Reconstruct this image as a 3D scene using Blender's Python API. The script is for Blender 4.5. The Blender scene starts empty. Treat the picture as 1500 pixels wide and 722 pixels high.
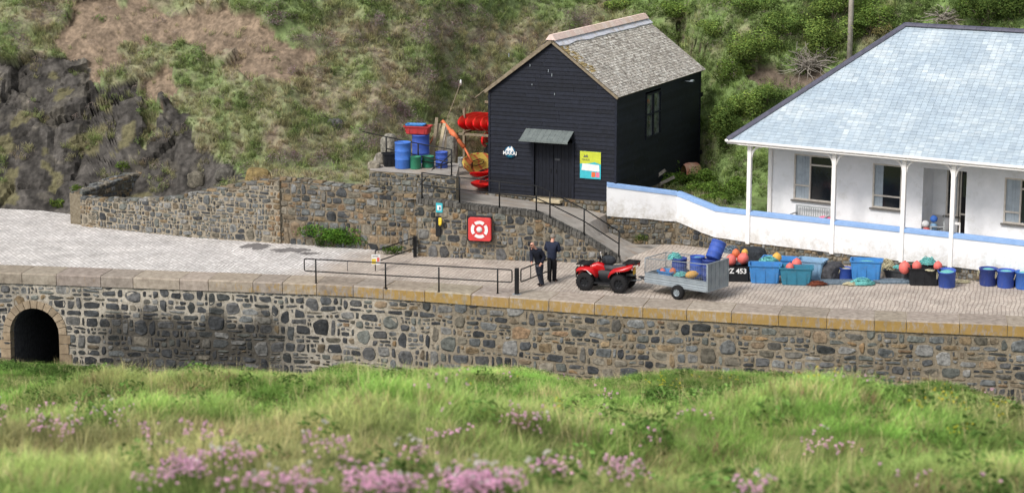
import bpy, bmesh, math, random
import numpy as np
from mathutils import Vector, Matrix, noise as mn
R_ = math.radians
random.seed(7); rng = np.random.default_rng(7)
scene = bpy.context.scene
COL = scene.collection

# ------------------------------------------------------------------ camera model (survey of the place)
F, PITCH, CH = 3120.0, R_(11.4), 17.3
def ray(px, py):
    x = (px-750)/F; y = -(py-361)/F
    return (x, math.cos(PITCH)+y*math.sin(PITCH), -math.sin(PITCH)+y*math.cos(PITCH))
def P(px, py, z=0.0):
    d = ray(px, py); t = (z-CH)/d[2]
    return Vector((d[0]*t, d[1]*t, z))
def PY(px, py, Y):
    d = ray(px, py); t = Y/d[1]
    return Vector((d[0]*t, Y, CH+d[2]*t))
def PL(px, py, o, u):
    """point seen on the vertical plane through o along u -> (distance along u, z)"""
    d = ray(px, py); n = (u[1], -u[0])
    k = (o[0]*n[0]+o[1]*n[1])/(d[0]*n[0]+d[1]*n[1])
    X, Y, Z = d[0]*k, d[1]*k, CH+d[2]*k
    return (X-o[0])*u[0]+(Y-o[1])*u[1], Z
def lerp_tab(x, tab):
    if x <= tab[0][0]: return tab[0][1]
    for a, b in zip(tab, tab[1:]):
        if x <= b[0]:
            return a[1]+(b[1]-a[1])*(x-a[0])/(b[0]-a[0])
    return tab[-1][1]
def npi(x, tab):
    return np.interp(x, [t[0] for t in tab], [t[1] for t in tab])

# ------------------------------------------------------------------ materials
def lin(c):
    return tuple(((v/12.92) if v <= .04045 else ((v+.055)/1.055)**2.4) for v in c)
def rgb(r, g, b, k=1.0):
    return tuple(v*k for v in lin((r/255, g/255, b/255)))+(1,)
MATS = {}
def mat(name, c1, c2=None, scale=6, rough=.8, bump=0., bscale=30, metal=0., attr=None, attr_mix=1., stain=None, spec=.3, detail=6, coord='Object', trans=0.):
    m = bpy.data.materials.new(name); m.use_nodes = True; MATS[name] = m
    nt = m.node_tree; N = nt.nodes; Lk = nt.links
    b = N['Principled BSDF']; b.inputs['Roughness'].default_value = rough; b.inputs['Metallic'].default_value = metal
    b.inputs['Specular IOR Level'].default_value = spec
    tc = N.new('ShaderNodeTexCoord')
    no = N.new('ShaderNodeTexNoise'); no.inputs['Scale'].default_value = scale; no.inputs['Detail'].default_value = detail; no.inputs['Roughness'].default_value = .65
    Lk.new(tc.outputs[coord], no.inputs['Vector'])
    rp = N.new('ShaderNodeMapRange'); rp.inputs[1].default_value = .32; rp.inputs[2].default_value = .68
    Lk.new(no.outputs[0], rp.inputs[0])
    mx = N.new('ShaderNodeMix'); mx.data_type = 'RGBA'
    mx.inputs[6].default_value = c1; mx.inputs[7].default_value = c2 or tuple(v*.8 for v in c1[:3])+(1,)
    Lk.new(rp.outputs[0], mx.inputs[0])
    out = mx.outputs[2]
    if attr:
        at = N.new('ShaderNodeAttribute'); at.attribute_name = attr
        mu = N.new('ShaderNodeMix'); mu.data_type = 'RGBA'; mu.blend_type = 'MULTIPLY'; mu.inputs[0].default_value = 1
        Lk.new(out, mu.inputs[6]); Lk.new(at.outputs['Color'], mu.inputs[7]); out = mu.outputs[2]
    if stain:   # (colour, scale, lo, hi) second, patchy layer
        n2 = N.new('ShaderNodeTexNoise'); n2.inputs['Scale'].default_value = stain[1]; n2.inputs['Detail'].default_value = 8; n2.inputs['Roughness'].default_value = .7
        Lk.new(tc.outputs[coord], n2.inputs['Vector'])
        r2 = N.new('ShaderNodeMapRange'); r2.inputs[1].default_value = stain[2]; r2.inputs[2].default_value = stain[3]
        Lk.new(n2.outputs[0], r2.inputs[0])
        m2 = N.new('ShaderNodeMix'); m2.data_type = 'RGBA'; m2.inputs[7].default_value = stain[0]
        Lk.new(r2.outputs[0], m2.inputs[0]); Lk.new(out, m2.inputs[6]); out = m2.outputs[2]
    Lk.new(out, b.inputs['Base Color'])
    if bump:
        n3 = N.new('ShaderNodeTexNoise'); n3.inputs['Scale'].default_value = bscale; n3.inputs['Detail'].default_value = 6
        Lk.new(tc.outputs[coord], n3.inputs['Vector'])
        bp = N.new('ShaderNodeBump'); bp.inputs['Strength'].default_value = 1; bp.inputs['Distance'].default_value = bump
        Lk.new(n3.outputs[0], bp.inputs['Height']); Lk.new(bp.outputs[0], b.inputs['Normal'])
    return m
def plastic(name, c, rough=.55):
    g_=sum(c[:3])/3; c=tuple(v*.86+g_*.14+.012 for v in c[:3])+(1,)
    return mat(name, c, tuple(v*.72 for v in c[:3])+(1,), scale=3.5, rough=rough, bump=.004, bscale=9, stain=(tuple(.55*v+.12 for v in c[:3])+(1,), 7, .56, .8))

# ------------------------------------------------------------------ mesh building
class MB:
    def __init__(s): s.v=[]; s.f=[]; s.m=[]; s.c=[]; s.sm=[]
    def add(s, vs, fs, mi=0, col=None, smooth=False):
        k=len(s.v); s.v += [tuple(v) for v in vs]
        for f in fs:
            s.f.append(tuple(i+k for i in f)); s.m.append(mi); s.sm.append(smooth)
            s.c.append(col if col is not None else (1,1,1,1))
        return s
    def box(s, c, d, M=None, mi=0, col=None, rz=0, ch=0.):
        """box centred at c with size d; ch = chamfer"""
        x,y,z = d[0]/2,d[1]/2,d[2]/2
        if ch<=0:
            vs=[Vector((a,b,e)) for a in(-x,x) for b in(-y,y) for e in(-z,z)]
            fs=[(0,1,3,2),(4,6,7,5),(0,4,5,1),(2,3,7,6),(0,2,6,4),(1,5,7,3)]
        else:
            h=min(ch,x*.9,y*.9,z*.9); vs=[]; ix={}
            for a in(-1,1):
                for b in(-1,1):
                    for e in(-1,1):
                        for k in range(3):
                            q=[a*(x-h),b*(y-h),e*(z-h)]; q[k]=(a*x,b*y,e*z)[k]
                            ix[(a,b,e,k)]=len(vs); vs.append(Vector(q))
            fs=[]
            for k in range(3):
                o=[i for i in range(3) if i!=k]
                for sg in(-1,1):
                    loop=[]
                    for p,q in((-1,-1),(1,-1),(1,1),(-1,1)):
                        t=[0,0,0]; t[k]=sg; t[o[0]]=p; t[o[1]]=q; loop.append(ix[(*t,k)])
                    fs.append(tuple(loop))
            for k in range(3):
                o=[i for i in range(3) if i!=k]
                for p in(-1,1):
                    for q in(-1,1):
                        t0=[0,0,0]; t0[o[0]]=p; t0[o[1]]=q; t1=list(t0); t0[k]=-1; t1[k]=1
                        fs.append((ix[(*t0,o[0])],ix[(*t1,o[0])],ix[(*t1,o[1])],ix[(*t0,o[1])]))
            for a in(-1,1):
                for b in(-1,1):
                    for e in(-1,1): fs.append((ix[(a,b,e,0)],ix[(a,b,e,1)],ix[(a,b,e,2)]))
        if rz: vs=[Matrix.Rotation(rz,3,'Z')@v for v in vs]
        vs=[v+Vector(c) for v in vs]
        if M is not None: vs=[M@v for v in vs]
        return s.add(vs,fs,mi,col)
    def tube(s, pts, r, n=8, mi=0, col=None, cap=True, M=None, closed=False):
        pts=[Vector(p) for p in pts]; rs=r if isinstance(r,(list,tuple)) else [r]*len(pts)
        vs=[]; L=len(pts); up=None
        for i,p in enumerate(pts):
            a=pts[(i-1)%L] if (closed or i>0) else p; b=pts[(i+1)%L] if (closed or i<L-1) else p
            t=(b-a).normalized() if (b-a).length>1e-9 else Vector((0,0,1))
            if up is None: up=Vector((0,0,1)) if abs(t.z)<.9 else Vector((1,0,0))
            x=up.cross(t)
            if x.length<1e-5: x=Vector((1,.1,0)).cross(t)
            x.normalize(); y=t.cross(x).normalized(); up=y.cross(t)*-1 if False else y
            up=t.cross(x).normalized()
            for k in range(n):
                q=2*math.pi*k/n; vs.append(p+x*math.cos(q)*rs[i]+y*math.sin(q)*rs[i])
        fs=[]
        for i in range(L if closed else L-1):
            j=(i+1)%L
            for k in range(n): fs.append((i*n+k,i*n+(k+1)%n,j*n+(k+1)%n,j*n+k))
        if cap and not closed: fs += [tuple(range(n))[::-1], tuple((L-1)*n+k for k in range(n))]
        if M is not None: vs=[M@v for v in vs]
        return s.add(vs,fs,mi,col,True)
    def lathe(s, prof, n=20, c=(0,0,0), axis='Z', mi=0, col=None, M=None, smooth=True):
        vs=[]
        for r,z in prof:
            for k in range(n):
                a=2*math.pi*k/n
                if axis=='Z': q=Vector((r*math.cos(a),r*math.sin(a),z))
                elif axis=='Y': q=Vector((r*math.cos(a),z,r*math.sin(a)))
                else: q=Vector((z,r*math.cos(a),r*math.sin(a)))
                vs.append(q+Vector(c))
        fs=[(i*n+k,i*n+(k+1)%n,(i+1)*n+(k+1)%n,(i+1)*n+k) for i in range(len(prof)-1) for k in range(n)]
        if M is not None: vs=[M@v for v in vs]
        return s.add(vs,fs,mi,col,smooth)
    def ball(s, c, r, n=14, mi=0, col=None, sc=(1,1,1), M=None):
        pr=[(math.sin(math.pi*i/(n//2))*r, -math.cos(math.pi*i/(n//2))*r) for i in range(n//2+1)]
        vs=[];
        for a,z in pr:
            for k in range(n):
                q=2*math.pi*k/n; vs.append(Vector((a*math.cos(q)*sc[0],a*math.sin(q)*sc[1],z*sc[2]))+Vector(c))
        fs=[(i*n+k,i*n+(k+1)%n,(i+1)*n+(k+1)%n,(i+1)*n+k) for i in range(n//2) for k in range(n)]
        if M is not None: vs=[M@v for v in vs]
        return s.add(vs,fs,mi,col,True)
    def prism(s, poly, off, mi=0, col=None):
        """poly: 3D loop, extruded by vector off"""
        n=len(poly); off=Vector(off); vs=[Vector(p) for p in poly]+[Vector(p)+off for p in poly]
        fs=[tuple(range(n))[::-1], tuple(range(n,2*n))]+[(i,(i+1)%n,n+(i+1)%n,n+i) for i in range(n)]
        return s.add(vs,fs,mi,col)
    def build(s, name, mats, parent=None, merge=True):
        me=bpy.data.meshes.new(name); me.from_pydata(s.v,[],s.f)
        if not isinstance(mats,(list,tuple)): mats=[mats]
        for m in mats: me.materials.append(m)
        me.polygons.foreach_set('material_index',s.m); me.polygons.foreach_set('use_smooth',s.sm)
        if s.f:
            ca=me.color_attributes.new('Col','FLOAT_COLOR','CORNER')
            arr=np.repeat(np.array([tuple(c)+(1,) if len(c)==3 else tuple(c) for c in s.c],dtype=np.float32),[len(f) for f in s.f],axis=0)
            ca.data.foreach_set('color',arr.ravel())
        me.validate(); bm=bmesh.new(); bm.from_mesh(me)
        if len(s.f)<60000: bmesh.ops.recalc_face_normals(bm,faces=bm.faces)
        bm.to_mesh(me); bm.free()
        o=bpy.data.objects.new(name,me); COL.objects.link(o)
        if parent is not None: o.parent=parent
        return o
def tag(o, label=None, cat=None, group=None, kind=None):
    if label: o['label']=label
    if cat: o['category']=cat
    if group: o['group']=group
    if kind: o['kind']=kind
    return o
def thing(name, label, cat, loc=(0,0,0), rz=0, group=None):
    o=bpy.data.objects.new(name,None); COL.objects.link(o); o.location=loc; o.rotation_euler=(0,0,rz); o.empty_display_size=.2
    return tag(o,label,cat,group)
def smooth_mod(o, lv=1):
    m=o.modifiers.new('sub','SUBSURF'); m.levels=lv; m.render_levels=lv
def bevel_mod(o, w=.01, n=2):
    m=o.modifiers.new('bev','BEVEL'); m.width=w; m.segments=n; m.limit_method='ANGLE'
def recenter(o, loc, rz=0):
    """mesh given in world coords -> local to a base point"""
    M=Matrix.Translation(Vector(loc))@Matrix.Rotation(rz,4,'Z'); o.data.transform(M.inverted()); o.location=loc; o.rotation_euler=(0,0,rz); return o

# ------------------------------------------------------------------ palette
mat('mortar', rgb(205,198,185), rgb(150,142,128), scale=9, rough=.95, bump=.02, bscale=18, attr='Col')
mat('stone', rgb(255,255,255), rgb(150,150,150), scale=7, rough=.85, bump=.02, bscale=14, attr='Col', stain=(rgb(120,112,98),5,.6,.8))
mat('granite', rgb(178,165,148), rgb(138,126,112), scale=5, rough=.9, bump=.006, bscale=60, attr='Col', detail=9)
mat('white_render', rgb(243,243,246), rgb(226,227,230), scale=1.2, rough=.85, bump=.004, bscale=25, stain=(rgb(196,195,190),1.6,.54,.85))
mat('white_paint', rgb(244,242,240), rgb(232,229,226), scale=4, rough=.6)
mat('blue_paint', rgb(150,182,226), rgb(132,166,214), scale=4, rough=.7)
mat('black_wood', rgb(29,33,45), rgb(19,22,31), scale=5, rough=.7, bump=.003, bscale=20, stain=(rgb(40,44,56),9,.58,.95), attr='Col')
mat('black_metal', rgb(30,31,34), rgb(18,19,21), scale=8, rough=.5)
mat('galv', rgb(158,166,172), rgb(134,143,150), scale=3, rough=.5, metal=.2)
mat('dark_galv', rgb(124,132,130), rgb(100,108,108), scale=5, rough=.6, metal=.2)
mat('timber', rgb(150,138,118), rgb(112,100,84), scale=7, rough=.9, bump=.005)
mat('pale_timber', rgb(196,184,156), rgb(160,146,120), scale=7, rough=.9, bump=.005)
mat('rubber', rgb(34,34,36), rgb(24,24,26), scale=20, rough=.85, bump=.004, bscale=40)
mat('black_plastic', rgb(36,38,42), rgb(26,27,31), scale=6, rough=.55)
mat('grey_plastic', rgb(78,80,84), rgb(60,62,66), scale=6, rough=.7)
plastic('blue_plastic', rgb(32,112,214)); plastic('royal_blue_plastic', rgb(34,84,190)); plastic('navy_plastic', rgb(30,62,150))
plastic('teal_plastic', rgb(18,128,160)); plastic('pale_blue_plastic', rgb(130,176,214)); plastic('green_plastic', rgb(28,140,104))
plastic('sky_plastic', rgb(28,136,214))
plastic('red_plastic', rgb(206,32,36)); plastic('coral_plastic', rgb(244,104,92)); plastic('orange_plastic', rgb(232,112,44)); plastic('yellow_plastic', rgb(238,176,42)); plastic('kayak_yellow', rgb(240,205,70))
mat('red_body', rgb(205,16,24), rgb(170,12,20), scale=3, rough=.25, spec=.6)
mat('rope_teal', rgb(130,205,200), rgb(80,150,150), scale=30, rough=.9, bump=.01, bscale=60)
mat('rope_cream', rgb(205,200,170), rgb(160,150,120), scale=30, rough=.9)
mat('rope_rust', rgb(130,72,52), rgb(90,50,38), scale=20, rough=.95)
mat('net_dark', rgb(62,66,72), rgb(36,40,44), scale=14, rough=.95, bump=.02, bscale=30)
mat('net_blue', rgb(122,136,148), rgb(74,90,102), scale=14, rough=.95, bump=.02, bscale=30)
mat('slate', rgb(255,255,255), rgb(232,234,238), scale=3, rough=.55, bump=.003, bscale=18, attr='Col')
mat('lead', rgb(92,92,108), rgb(72,72,86), scale=4, rough=.6)
mat('glass', rgb(36,42,48), rgb(26,30,36), scale=1, rough=.08, spec=.7)
mat('curtain', rgb(176,186,194), rgb(150,160,170), scale=3, rough=.9)
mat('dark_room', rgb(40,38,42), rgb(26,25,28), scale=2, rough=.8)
mat('frame_beige', rgb(216,208,198), rgb(190,182,172), scale=4, rough=.6)
mat('sill_grey', rgb(120,116,112), rgb(95,92,88), scale=5, rough=.8)
mat('concrete', rgb(172,166,158), rgb(136,130,124), scale=1.5, rough=.9, bump=.01, bscale=20, stain=(rgb(152,128,102),.9,.5,.8), detail=9)
mat('sign_white', rgb(240,240,240), rough=.5); mat('sign_cyan', rgb(70,190,205), rough=.5); mat('sign_lime', rgb(205,214,70), rough=.5)
mat('sign_teal', rgb(36,104,140), rough=.5); mat('sign_orange', rgb(238,110,64), rough=.5); mat('sign_grey', rgb(110,112,90), rough=.5)
mat('lifebuoy_red', rgb(212,74,72), rgb(196,60,62), scale=4, rough=.5); mat('yellow_paint', rgb(236,206,66), rough=.5)
mat('plate_yellow', rgb(240,190,30), rough=.5); mat('pink', rgb(240,120,150), rough=.6)
mat('skin', rgb(216,164,142), rgb(200,144,124), scale=12, rough=.6); mat('navy_cloth', rgb(30,34,48), rgb(22,25,36), scale=9, rough=.95, bump=.012, bscale=9)
mat('navy_jacket', rgb(36,44,66), rgb(26,32,50), scale=9, rough=.8, bump=.014, bscale=8)
mat('dark_cloth', rgb(28,28,32), rgb(18,18,21), scale=9, rough=.95, bump=.01, bscale=9); mat('jeans', rgb(48,52,64), rgb(38,41,52), scale=9, rough=.95, bump=.01, bscale=9)
mat('grey_cloth', rgb(128,132,142), rgb(108,112,122), scale=9, rough=.95); mat('grey_hair', rgb(150,142,132), rgb(110,104,98), scale=30, rough=.9)
mat('deadwood', rgb(176,168,158), rgb(132,124,116), scale=8, rough=.9)
mat('pole_wood', rgb(186,178,166), rgb(150,142,130), scale=3, rough=.9, bump=.006)
mat('brown_cloth', rgb(120,84,64), rough=.9)
M = MATS

# leaves / grass --------------------------------------------------
def leaf_mat(name, tint_from='Col', inst=False, base=(1,1,1,1), tr=.35):
    m=bpy.data.materials.new(name); m.use_nodes=True; MATS[name]=m; nt=m.node_tree; N=nt.nodes; Lk=nt.links
    for n in list(N): N.remove(n)
    out=N.new('ShaderNodeOutputMaterial'); at=N.new('ShaderNodeAttribute'); at.attribute_name='Col'
    mul=N.new('ShaderNodeMix'); mul.data_type='RGBA'; mul.blend_type='MULTIPLY'; mul.inputs[0].default_value=1
    if inst:
        a2=N.new('ShaderNodeAttribute'); a2.attribute_type='INSTANCER'; a2.attribute_name='tint'
        Lk.new(a2.outputs['Color'],mul.inputs[6])
    else: mul.inputs[6].default_value=base
    Lk.new(at.outputs['Color'],mul.inputs[7])
    d=N.new('ShaderNodeBsdfDiffuse'); t=N.new('ShaderNodeBsdfTranslucent'); mx=N.new('ShaderNodeMixShader'); mx.inputs[0].default_value=tr
    Lk.new(mul.outputs[2],d.inputs[0]); Lk.new(mul.outputs[2],t.inputs[0]); Lk.new(d.outputs[0],mx.inputs[1]); Lk.new(t.outputs[0],mx.inputs[2]); Lk.new(mx.outputs[0],out.inputs[0])
    return m
leaf_mat('grass_inst',inst=True); leaf_mat('leaf'); leaf_mat('petal',inst=True,tr=.3)
# ------------------------------------------------------------------ rubble masonry
def clip_poly(poly, nx, ny, d):
    """keep nx*x+ny*y<=d"""
    out=[]; L=len(poly)
    for i in range(L):
        a=poly[i]; b=poly[(i+1)%L]; da=nx*a[0]+ny*a[1]-d; db=nx*b[0]+ny*b[1]-d
        if da<=0: out.append(a)
        if (da<0<db) or (db<0<da):
            t=da/(da-db); out.append((a[0]+(b[0]-a[0])*t,a[1]+(b[1]-a[1])*t))
    return out
def stones_2d(L, z0, z1, wmin, wmax, hmin, hmax, mort, big=0, bigr=.35, seed=1, skip=None):
    """roughly coursed rubble: wavy bands of uneven squared stones, some split, some spanning two bands"""
    r=random.Random(seed); zs=[z0-.05]
    while zs[-1]<z1+.05: zs.append(zs[-1]+r.uniform(hmin*1.15,hmax*1.15))
    def bz(j,s): return zs[j]+.075*mn.noise(Vector((s*.9,j*3.7,seed)))+.035*mn.noise(Vector((s*3.1,j*5.1,seed)))
    occ={}; res=[]
    pb=min(.30,big/max(1,L)*.05)
    def stone(x0,x1,lo,hi,rough=1.):
        """lo, hi: functions of s"""
        m=mort*r.uniform(.35,1.0)/2; w=x1-x0; j=.11*rough
        h=hi((x0+x1)/2)-lo((x0+x1)/2)
        if w<.07 or h<.05: return
        J=lambda k: r.uniform(0,k)
        xa,xb=x0+m,x1-m; cx=(x0+x1)/2
        pts=[(xa+J(j*w),lo(x0)+m+J(j*h)),(cx+r.uniform(-.15,.15)*w,lo(cx)+m-J(.02)+J(.05*h)),(xb-J(j*w),lo(x1)+m+J(j*h)),(xb-J(.03*w),(lo(x1)+hi(x1))/2+r.uniform(-.15,.15)*h),(xb-J(j*w*1.3),hi(x1)-m-J(j*h*1.3)),(cx+r.uniform(-.2,.2)*w,hi(cx)-m-J(.05*h)),(xa+J(j*w*1.3),hi(x0)-m-J(j*h*1.3)),(xa+J(.03*w),(lo(x0)+hi(x0))/2+r.uniform(-.15,.15)*h)]
        if r.random()<.28:      # knock a corner off
            k=r.choice((0,2,4,6)); q=(cx,(lo(cx)+hi(cx))/2); t=r.uniform(.15,.35); pts[k]=(pts[k][0]+(q[0]-pts[k][0])*t,pts[k][1]+(q[1]-pts[k][1])*t)
        res.append((cx,(lo(cx)+hi(cx))/2,pts))
    for j in range(len(zs)-1):
        x=-r.uniform(0,.3); nxt=[]
        blocked=sorted(occ.get(j,[]))
        while x<L:
            bl=[b_ for b_ in blocked if b_[0]<=x+.04<b_[1]]
            if bl: x=bl[0][1]; continue
            hh=zs[j+1]-zs[j]; w=r.uniform(wmin,wmax) if r.random()<.75 else r.uniform(wmin*.6,wmin*1.1)
            nb=[b_[0] for b_ in blocked if b_[0]>x]
            if nb and x+w>min(nb)-.10: w=min(nb)-x
            lo=lambda s,j=j:bz(j,s); hi=lambda s,j=j:bz(j+1,s)
            if w>.24 and hh<.4 and j<len(zs)-2 and r.random()<pb:
                hi2=lambda s,j=j:bz(j+2,s); stone(x,x+w,lo,hi2,1.5); occ.setdefault(j+1,[]).append((x,x+w))
            elif hh>hmin*1.5 and r.random()<.42:
                f=r.uniform(.35,.65); md=lambda s,j=j,f=f:bz(j,s)*(1-f)+bz(j+1,s)*f
                if r.random()<.5: stone(x,x+w,lo,md); c_=x+w*r.uniform(.35,.65); stone(x,c_,md,hi); stone(c_,x+w,md,hi)
                else: c_=x+w*r.uniform(.35,.65); stone(x,c_,lo,md); stone(c_,x+w,lo,md); stone(x,x+w,md,hi)
            else: stone(x,x+w,lo,hi)
            x+=w
    return res
def interp_path(path):
    cum=[0]
    for a,b in zip(path,path[1:]): cum.append(cum[-1]+math.hypot(b[0]-a[0],b[1]-a[1]))
    def at(s):
        for i in range(len(path)-1):
            if s<=cum[i+1] or i==len(path)-2:
                a,b=path[i],path[i+1]; l=cum[i+1]-cum[i]; t=(s-cum[i])/l; dx,dy=(b[0]-a[0])/l,(b[1]-a[1])/l
                return (a[0]+dx*l*t, a[1]+dy*l*t, dy, -dx)    # outward normal = right of travel (towards camera for +x travel)
    return cum[-1], at
def rubble(mb, path, ztop, zbot, colf, mortf, w=(.2,.5), h=(.13,.27), mort=.035, big=0, bigr=.35, seed=1, hole=None, prot=.045, grid=.35, thick=.5, back=True, batter=0.):
    """ztop, zbot: functions of distance s; colf(s,z,r)->rgb; mortar material index 0, stone index 1"""
    L,at=interp_path(path); r=random.Random(seed*7+1)
    ns=max(2,int(L/grid)); zs=[ztop(L*i/ns) for i in range(ns+1)]; zb=[zbot(L*i/ns) for i in range(ns+1)]
    nz=max(2,int((max(zs)-min(zb))/grid))
    def pos(s,z,o=0.):
        x,y,nx,ny=at(min(max(s,0),L)); o+=batter*(ztop(s)-z); return Vector((x+nx*o,y+ny*o,z))
    # mortar face
    for i in range(ns):
        for j in range(nz):
            s0,s1=L*i/ns,L*(i+1)/ns
            q=[(s0,zb[i]+(zs[i]-zb[i])*j/nz),(s1,zb[i+1]+(zs[i+1]-zb[i+1])*j/nz),(s1,zb[i+1]+(zs[i+1]-zb[i+1])*(j+1)/nz),(s0,zb[i]+(zs[i]-zb[i])*(j+1)/nz)]
            cs=sum(a[0] for a in q)/4; cz=sum(a[1] for a in q)/4
            if hole and hole(cs,cz): continue
            mb.add([pos(*a) for a in q],[(0,1,2,3)],0,mortf(cs,cz))
        # top and back
        if back:
            a,b=pos(s0,zs[i]),pos(s1,zs[i+1]); a2,b2=pos(s0,zs[i],-thick),pos(s1,zs[i+1],-thick)
            mb.add([a,b,b2,a2],[(0,1,2,3)],0,mortf(cs,zs[i]))
            a3,b3=pos(s0,zb[i],-thick),pos(s1,zb[i+1],-thick)
            mb.add([a2,b2,b3,a3],[(0,1,2,3)],0,mortf(cs,cz))
    if back:
        for s in(0,L):
            mb.add([pos(s,ztop(s)),pos(s,ztop(s),-thick),pos(s,zbot(s),-thick),pos(s,zbot(s))],[(0,1,2,3)],0,mortf(s,ztop(s)))
    for (x,z,poly) in stones_2d(L,min(zb),max(zs),w[0],w[1],h[0],h[1],mort,big,bigr,seed):
        if hole and hole(x,z): continue
        p2=[(min(max(a,0.),L),b) for a,b in poly]
        p2=[(a,min(max(b,zbot(a)),ztop(a)-.015)) for a,b in p2]
        q=[]   # corner cutting
        n=len(p2)
        for i in range(n):
            a,b=p2[i],p2[(i+1)%n]
            if math.hypot(a[0]-b[0],a[1]-b[1])<.02: q.append(((a[0]+b[0])/2,(a[1]+b[1])/2)); continue
            cc=r.uniform(.07,.2); q.append((a[0]*(1-cc)+b[0]*cc,a[1]*(1-cc)+b[1]*cc)); q.append((a[0]*cc+b[0]*(1-cc),a[1]*cc+b[1]*(1-cc)))
        ar=abs(sum(q[i][0]*q[(i+1)%len(q)][1]-q[(i+1)%len(q)][0]*q[i][1] for i in range(len(q))))/2
        if ar<.003: continue
        cx=sum(a[0] for a in q)/len(q); cz=sum(a[1] for a in q)/len(q); n=len(q); pr=prot*r.uniform(.4,1.2)
        tx,tz=r.uniform(-.12,.12),r.uniform(-.12,.12)
        ring0=[pos(a,b,-.01) for a,b in q]
        ring1=[pos(cx+(a-cx)*.93+r.uniform(-.008,.008),cz+(b-cz)*.92+r.uniform(-.008,.008),pr*.7+tx*(a-cx)*.3) for a,b in q]
        ring2=[pos(cx+(a-cx)*.68,cz+(b-cz)*.68,pr+tx*(a-cx)+tz*(b-cz)) for a,b in q]
        c=pos(cx,cz,pr*1.06)
        vs=ring0+ring1+ring2+[c]
        fs=[(i,(i+1)%n,n+(i+1)%n,n+i) for i in range(n)]+[(n+i,n+(i+1)%n,2*n+(i+1)%n,2*n+i) for i in range(n)]+[(2*n+i,2*n+(i+1)%n,3*n) for i in range(n)]
        mb.add(vs,fs,1,colf(cx,cz,r))
    return pos
DARK=[(.06,.064,.07),(.085,.09,.095),(.11,.115,.12),(.075,.08,.078),(.14,.14,.14)]
TAN=[(.24,.19,.13),(.30,.22,.13),(.20,.18,.14),(.17,.16,.14),(.27,.24,.19)]
ORG=[(.34,.225,.12),(.30,.20,.12),(.29,.215,.14)]
GRY=[(.17,.18,.18),(.23,.235,.23),(.19,.20,.18),(.29,.285,.27)]
def pick(r, *ws):
    """ws: (palette, weight)"""
    t=r.random()*sum(w for _,w in ws)
    for p,w in ws:
        t-=w
        if t<=0: break
    c=r.choice(p); k=r.uniform(.75,1.3); return (c[0]*k,c[1]*k,c[2]*k,1)

# ================================================================== QUAY
EDGE=[(-46,84.5),(-19.84,80.71),(-11.71,79.35),(-6.44,78.5),(-3.05,77.44),(3.71,75.17),(12.02,73.03),(17.79,72.0),(40,68.5)]
QL,qat=interp_path(EDGE)
def q_s(x):   # arc length for X
    lo,hi=0,QL
    for _ in range(40):
        m=(lo+hi)/2
        if qat(m)[0]<x: lo=m
        else: hi=m
    return lo
# arch
ax_,az_=P(48,401,0),-2.35; s_arch=q_s(ax_.x); 
AR=1.0
def in_arch(s,z,rad=AR): 
    ds=s-s_arch
    return (z<=az_ and abs(ds)<rad) or (z>az_ and math.hypot(ds,z-az_)<rad)
mb=MB()
CZ=-.41
sx=lambda px,py: q_s(P(px,py,0).x)
sA,sB,sC=sx(125,420),sx(480,430),sx(700,440)
def qcol(s,z,r):
    k=min(max((s-sB)/(sx(900,450)-sB),0),1)          # 0 left: dark stones; 1 right: warm
    c=list(pick(r,(DARK,3.6-2.3*k),(GRY,1.5+.5*k),(TAN,.4+1.7*k),(ORG,.02+.42*k)))
    if sA-1<s<sB and z<-1.5: c=[v*.62 for v in c[:3]]+[1]
    if s<sA and z>-1.0: c=[v*1.25 for v in c[:3]]+[1]
    return tuple(c)
def qmort(s,z):
    k=min(max((s-sB)/(sC-sB),0),1); n=mn.noise(Vector((s*.5,z*.9,3)))
    a=np.array([.80,.79,.78])*(1-k)+np.array([.50,.46,.40])*k
    wet=max(0,min(1,(-1.1-z+.9*mn.noise(Vector((s*1.3,z*.5,8))))/.6))*max(0,min(1,(s-sA+.5)/1.2))*max(0,min(1,(sB-.5-s)/2))
    a=a*(1-.80*wet)*(1+.35*n)
    return (a[0],a[1],a[2],1)
s_cut=q_s(-30); 
pos=rubble(mb,EDGE,lambda s:CZ,lambda s:-5.2,qcol,qmort,w=(.22,.8),h=(.14,.36),mort=.09,big=230,bigr=.46,seed=3,hole=lambda s,z:in_arch(s,z,1.24) or s<q_s(-27) or s>q_s(27),back=False,grid=.12,batter=.04)
qw=thing('harbour_wall','long dark rubble stone harbour wall with white mortar and lichened coping, arched opening at its left end','harbour wall',(0,76,0))
o=mb.build('wall',[M['mortar'],M['stone']],qw); o.matrix_parent_inverse=Matrix.Translation((0,-76,0))
# arch ring + tunnel
mb=MB(); r=random.Random(5); nv=13
def qpos(s,z,o=0.):
    x,y,nx,ny=qat(s); o+=.04*(CZ-z); return Vector((x+nx*o,y+ny*o,z))
def vous(a0,a1,r0,r1,col):
    q=[(s_arch+r0*math.cos(a0),az_+r0*math.sin(a0)),(s_arch+r0*math.cos(a1),az_+r0*math.sin(a1)),(s_arch+r1*math.cos(a1),az_+r1*math.sin(a1)),(s_arch+r1*math.cos(a0),az_+r1*math.sin(a0))]
    f=[qpos(a,b,.05) for a,b in q]; bk=[qpos(a,b,-.35) for a,b in q]
    mb.add(f+bk,[(0,1,2,3),(4,7,6,5),(0,4,5,1),(1,5,6,2),(2,6,7,3),(3,7,4,0)],0,col)
for i in range(nv):
    a0=math.pi*i/nv; a1=math.pi*(i+1)/nv; k=r.uniform(.8,1.1)
    vous(a0+.012,a1-.012,AR,AR+.3*r.uniform(.93,1.08),(k*.9,k*.84,k*.74,1))
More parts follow.
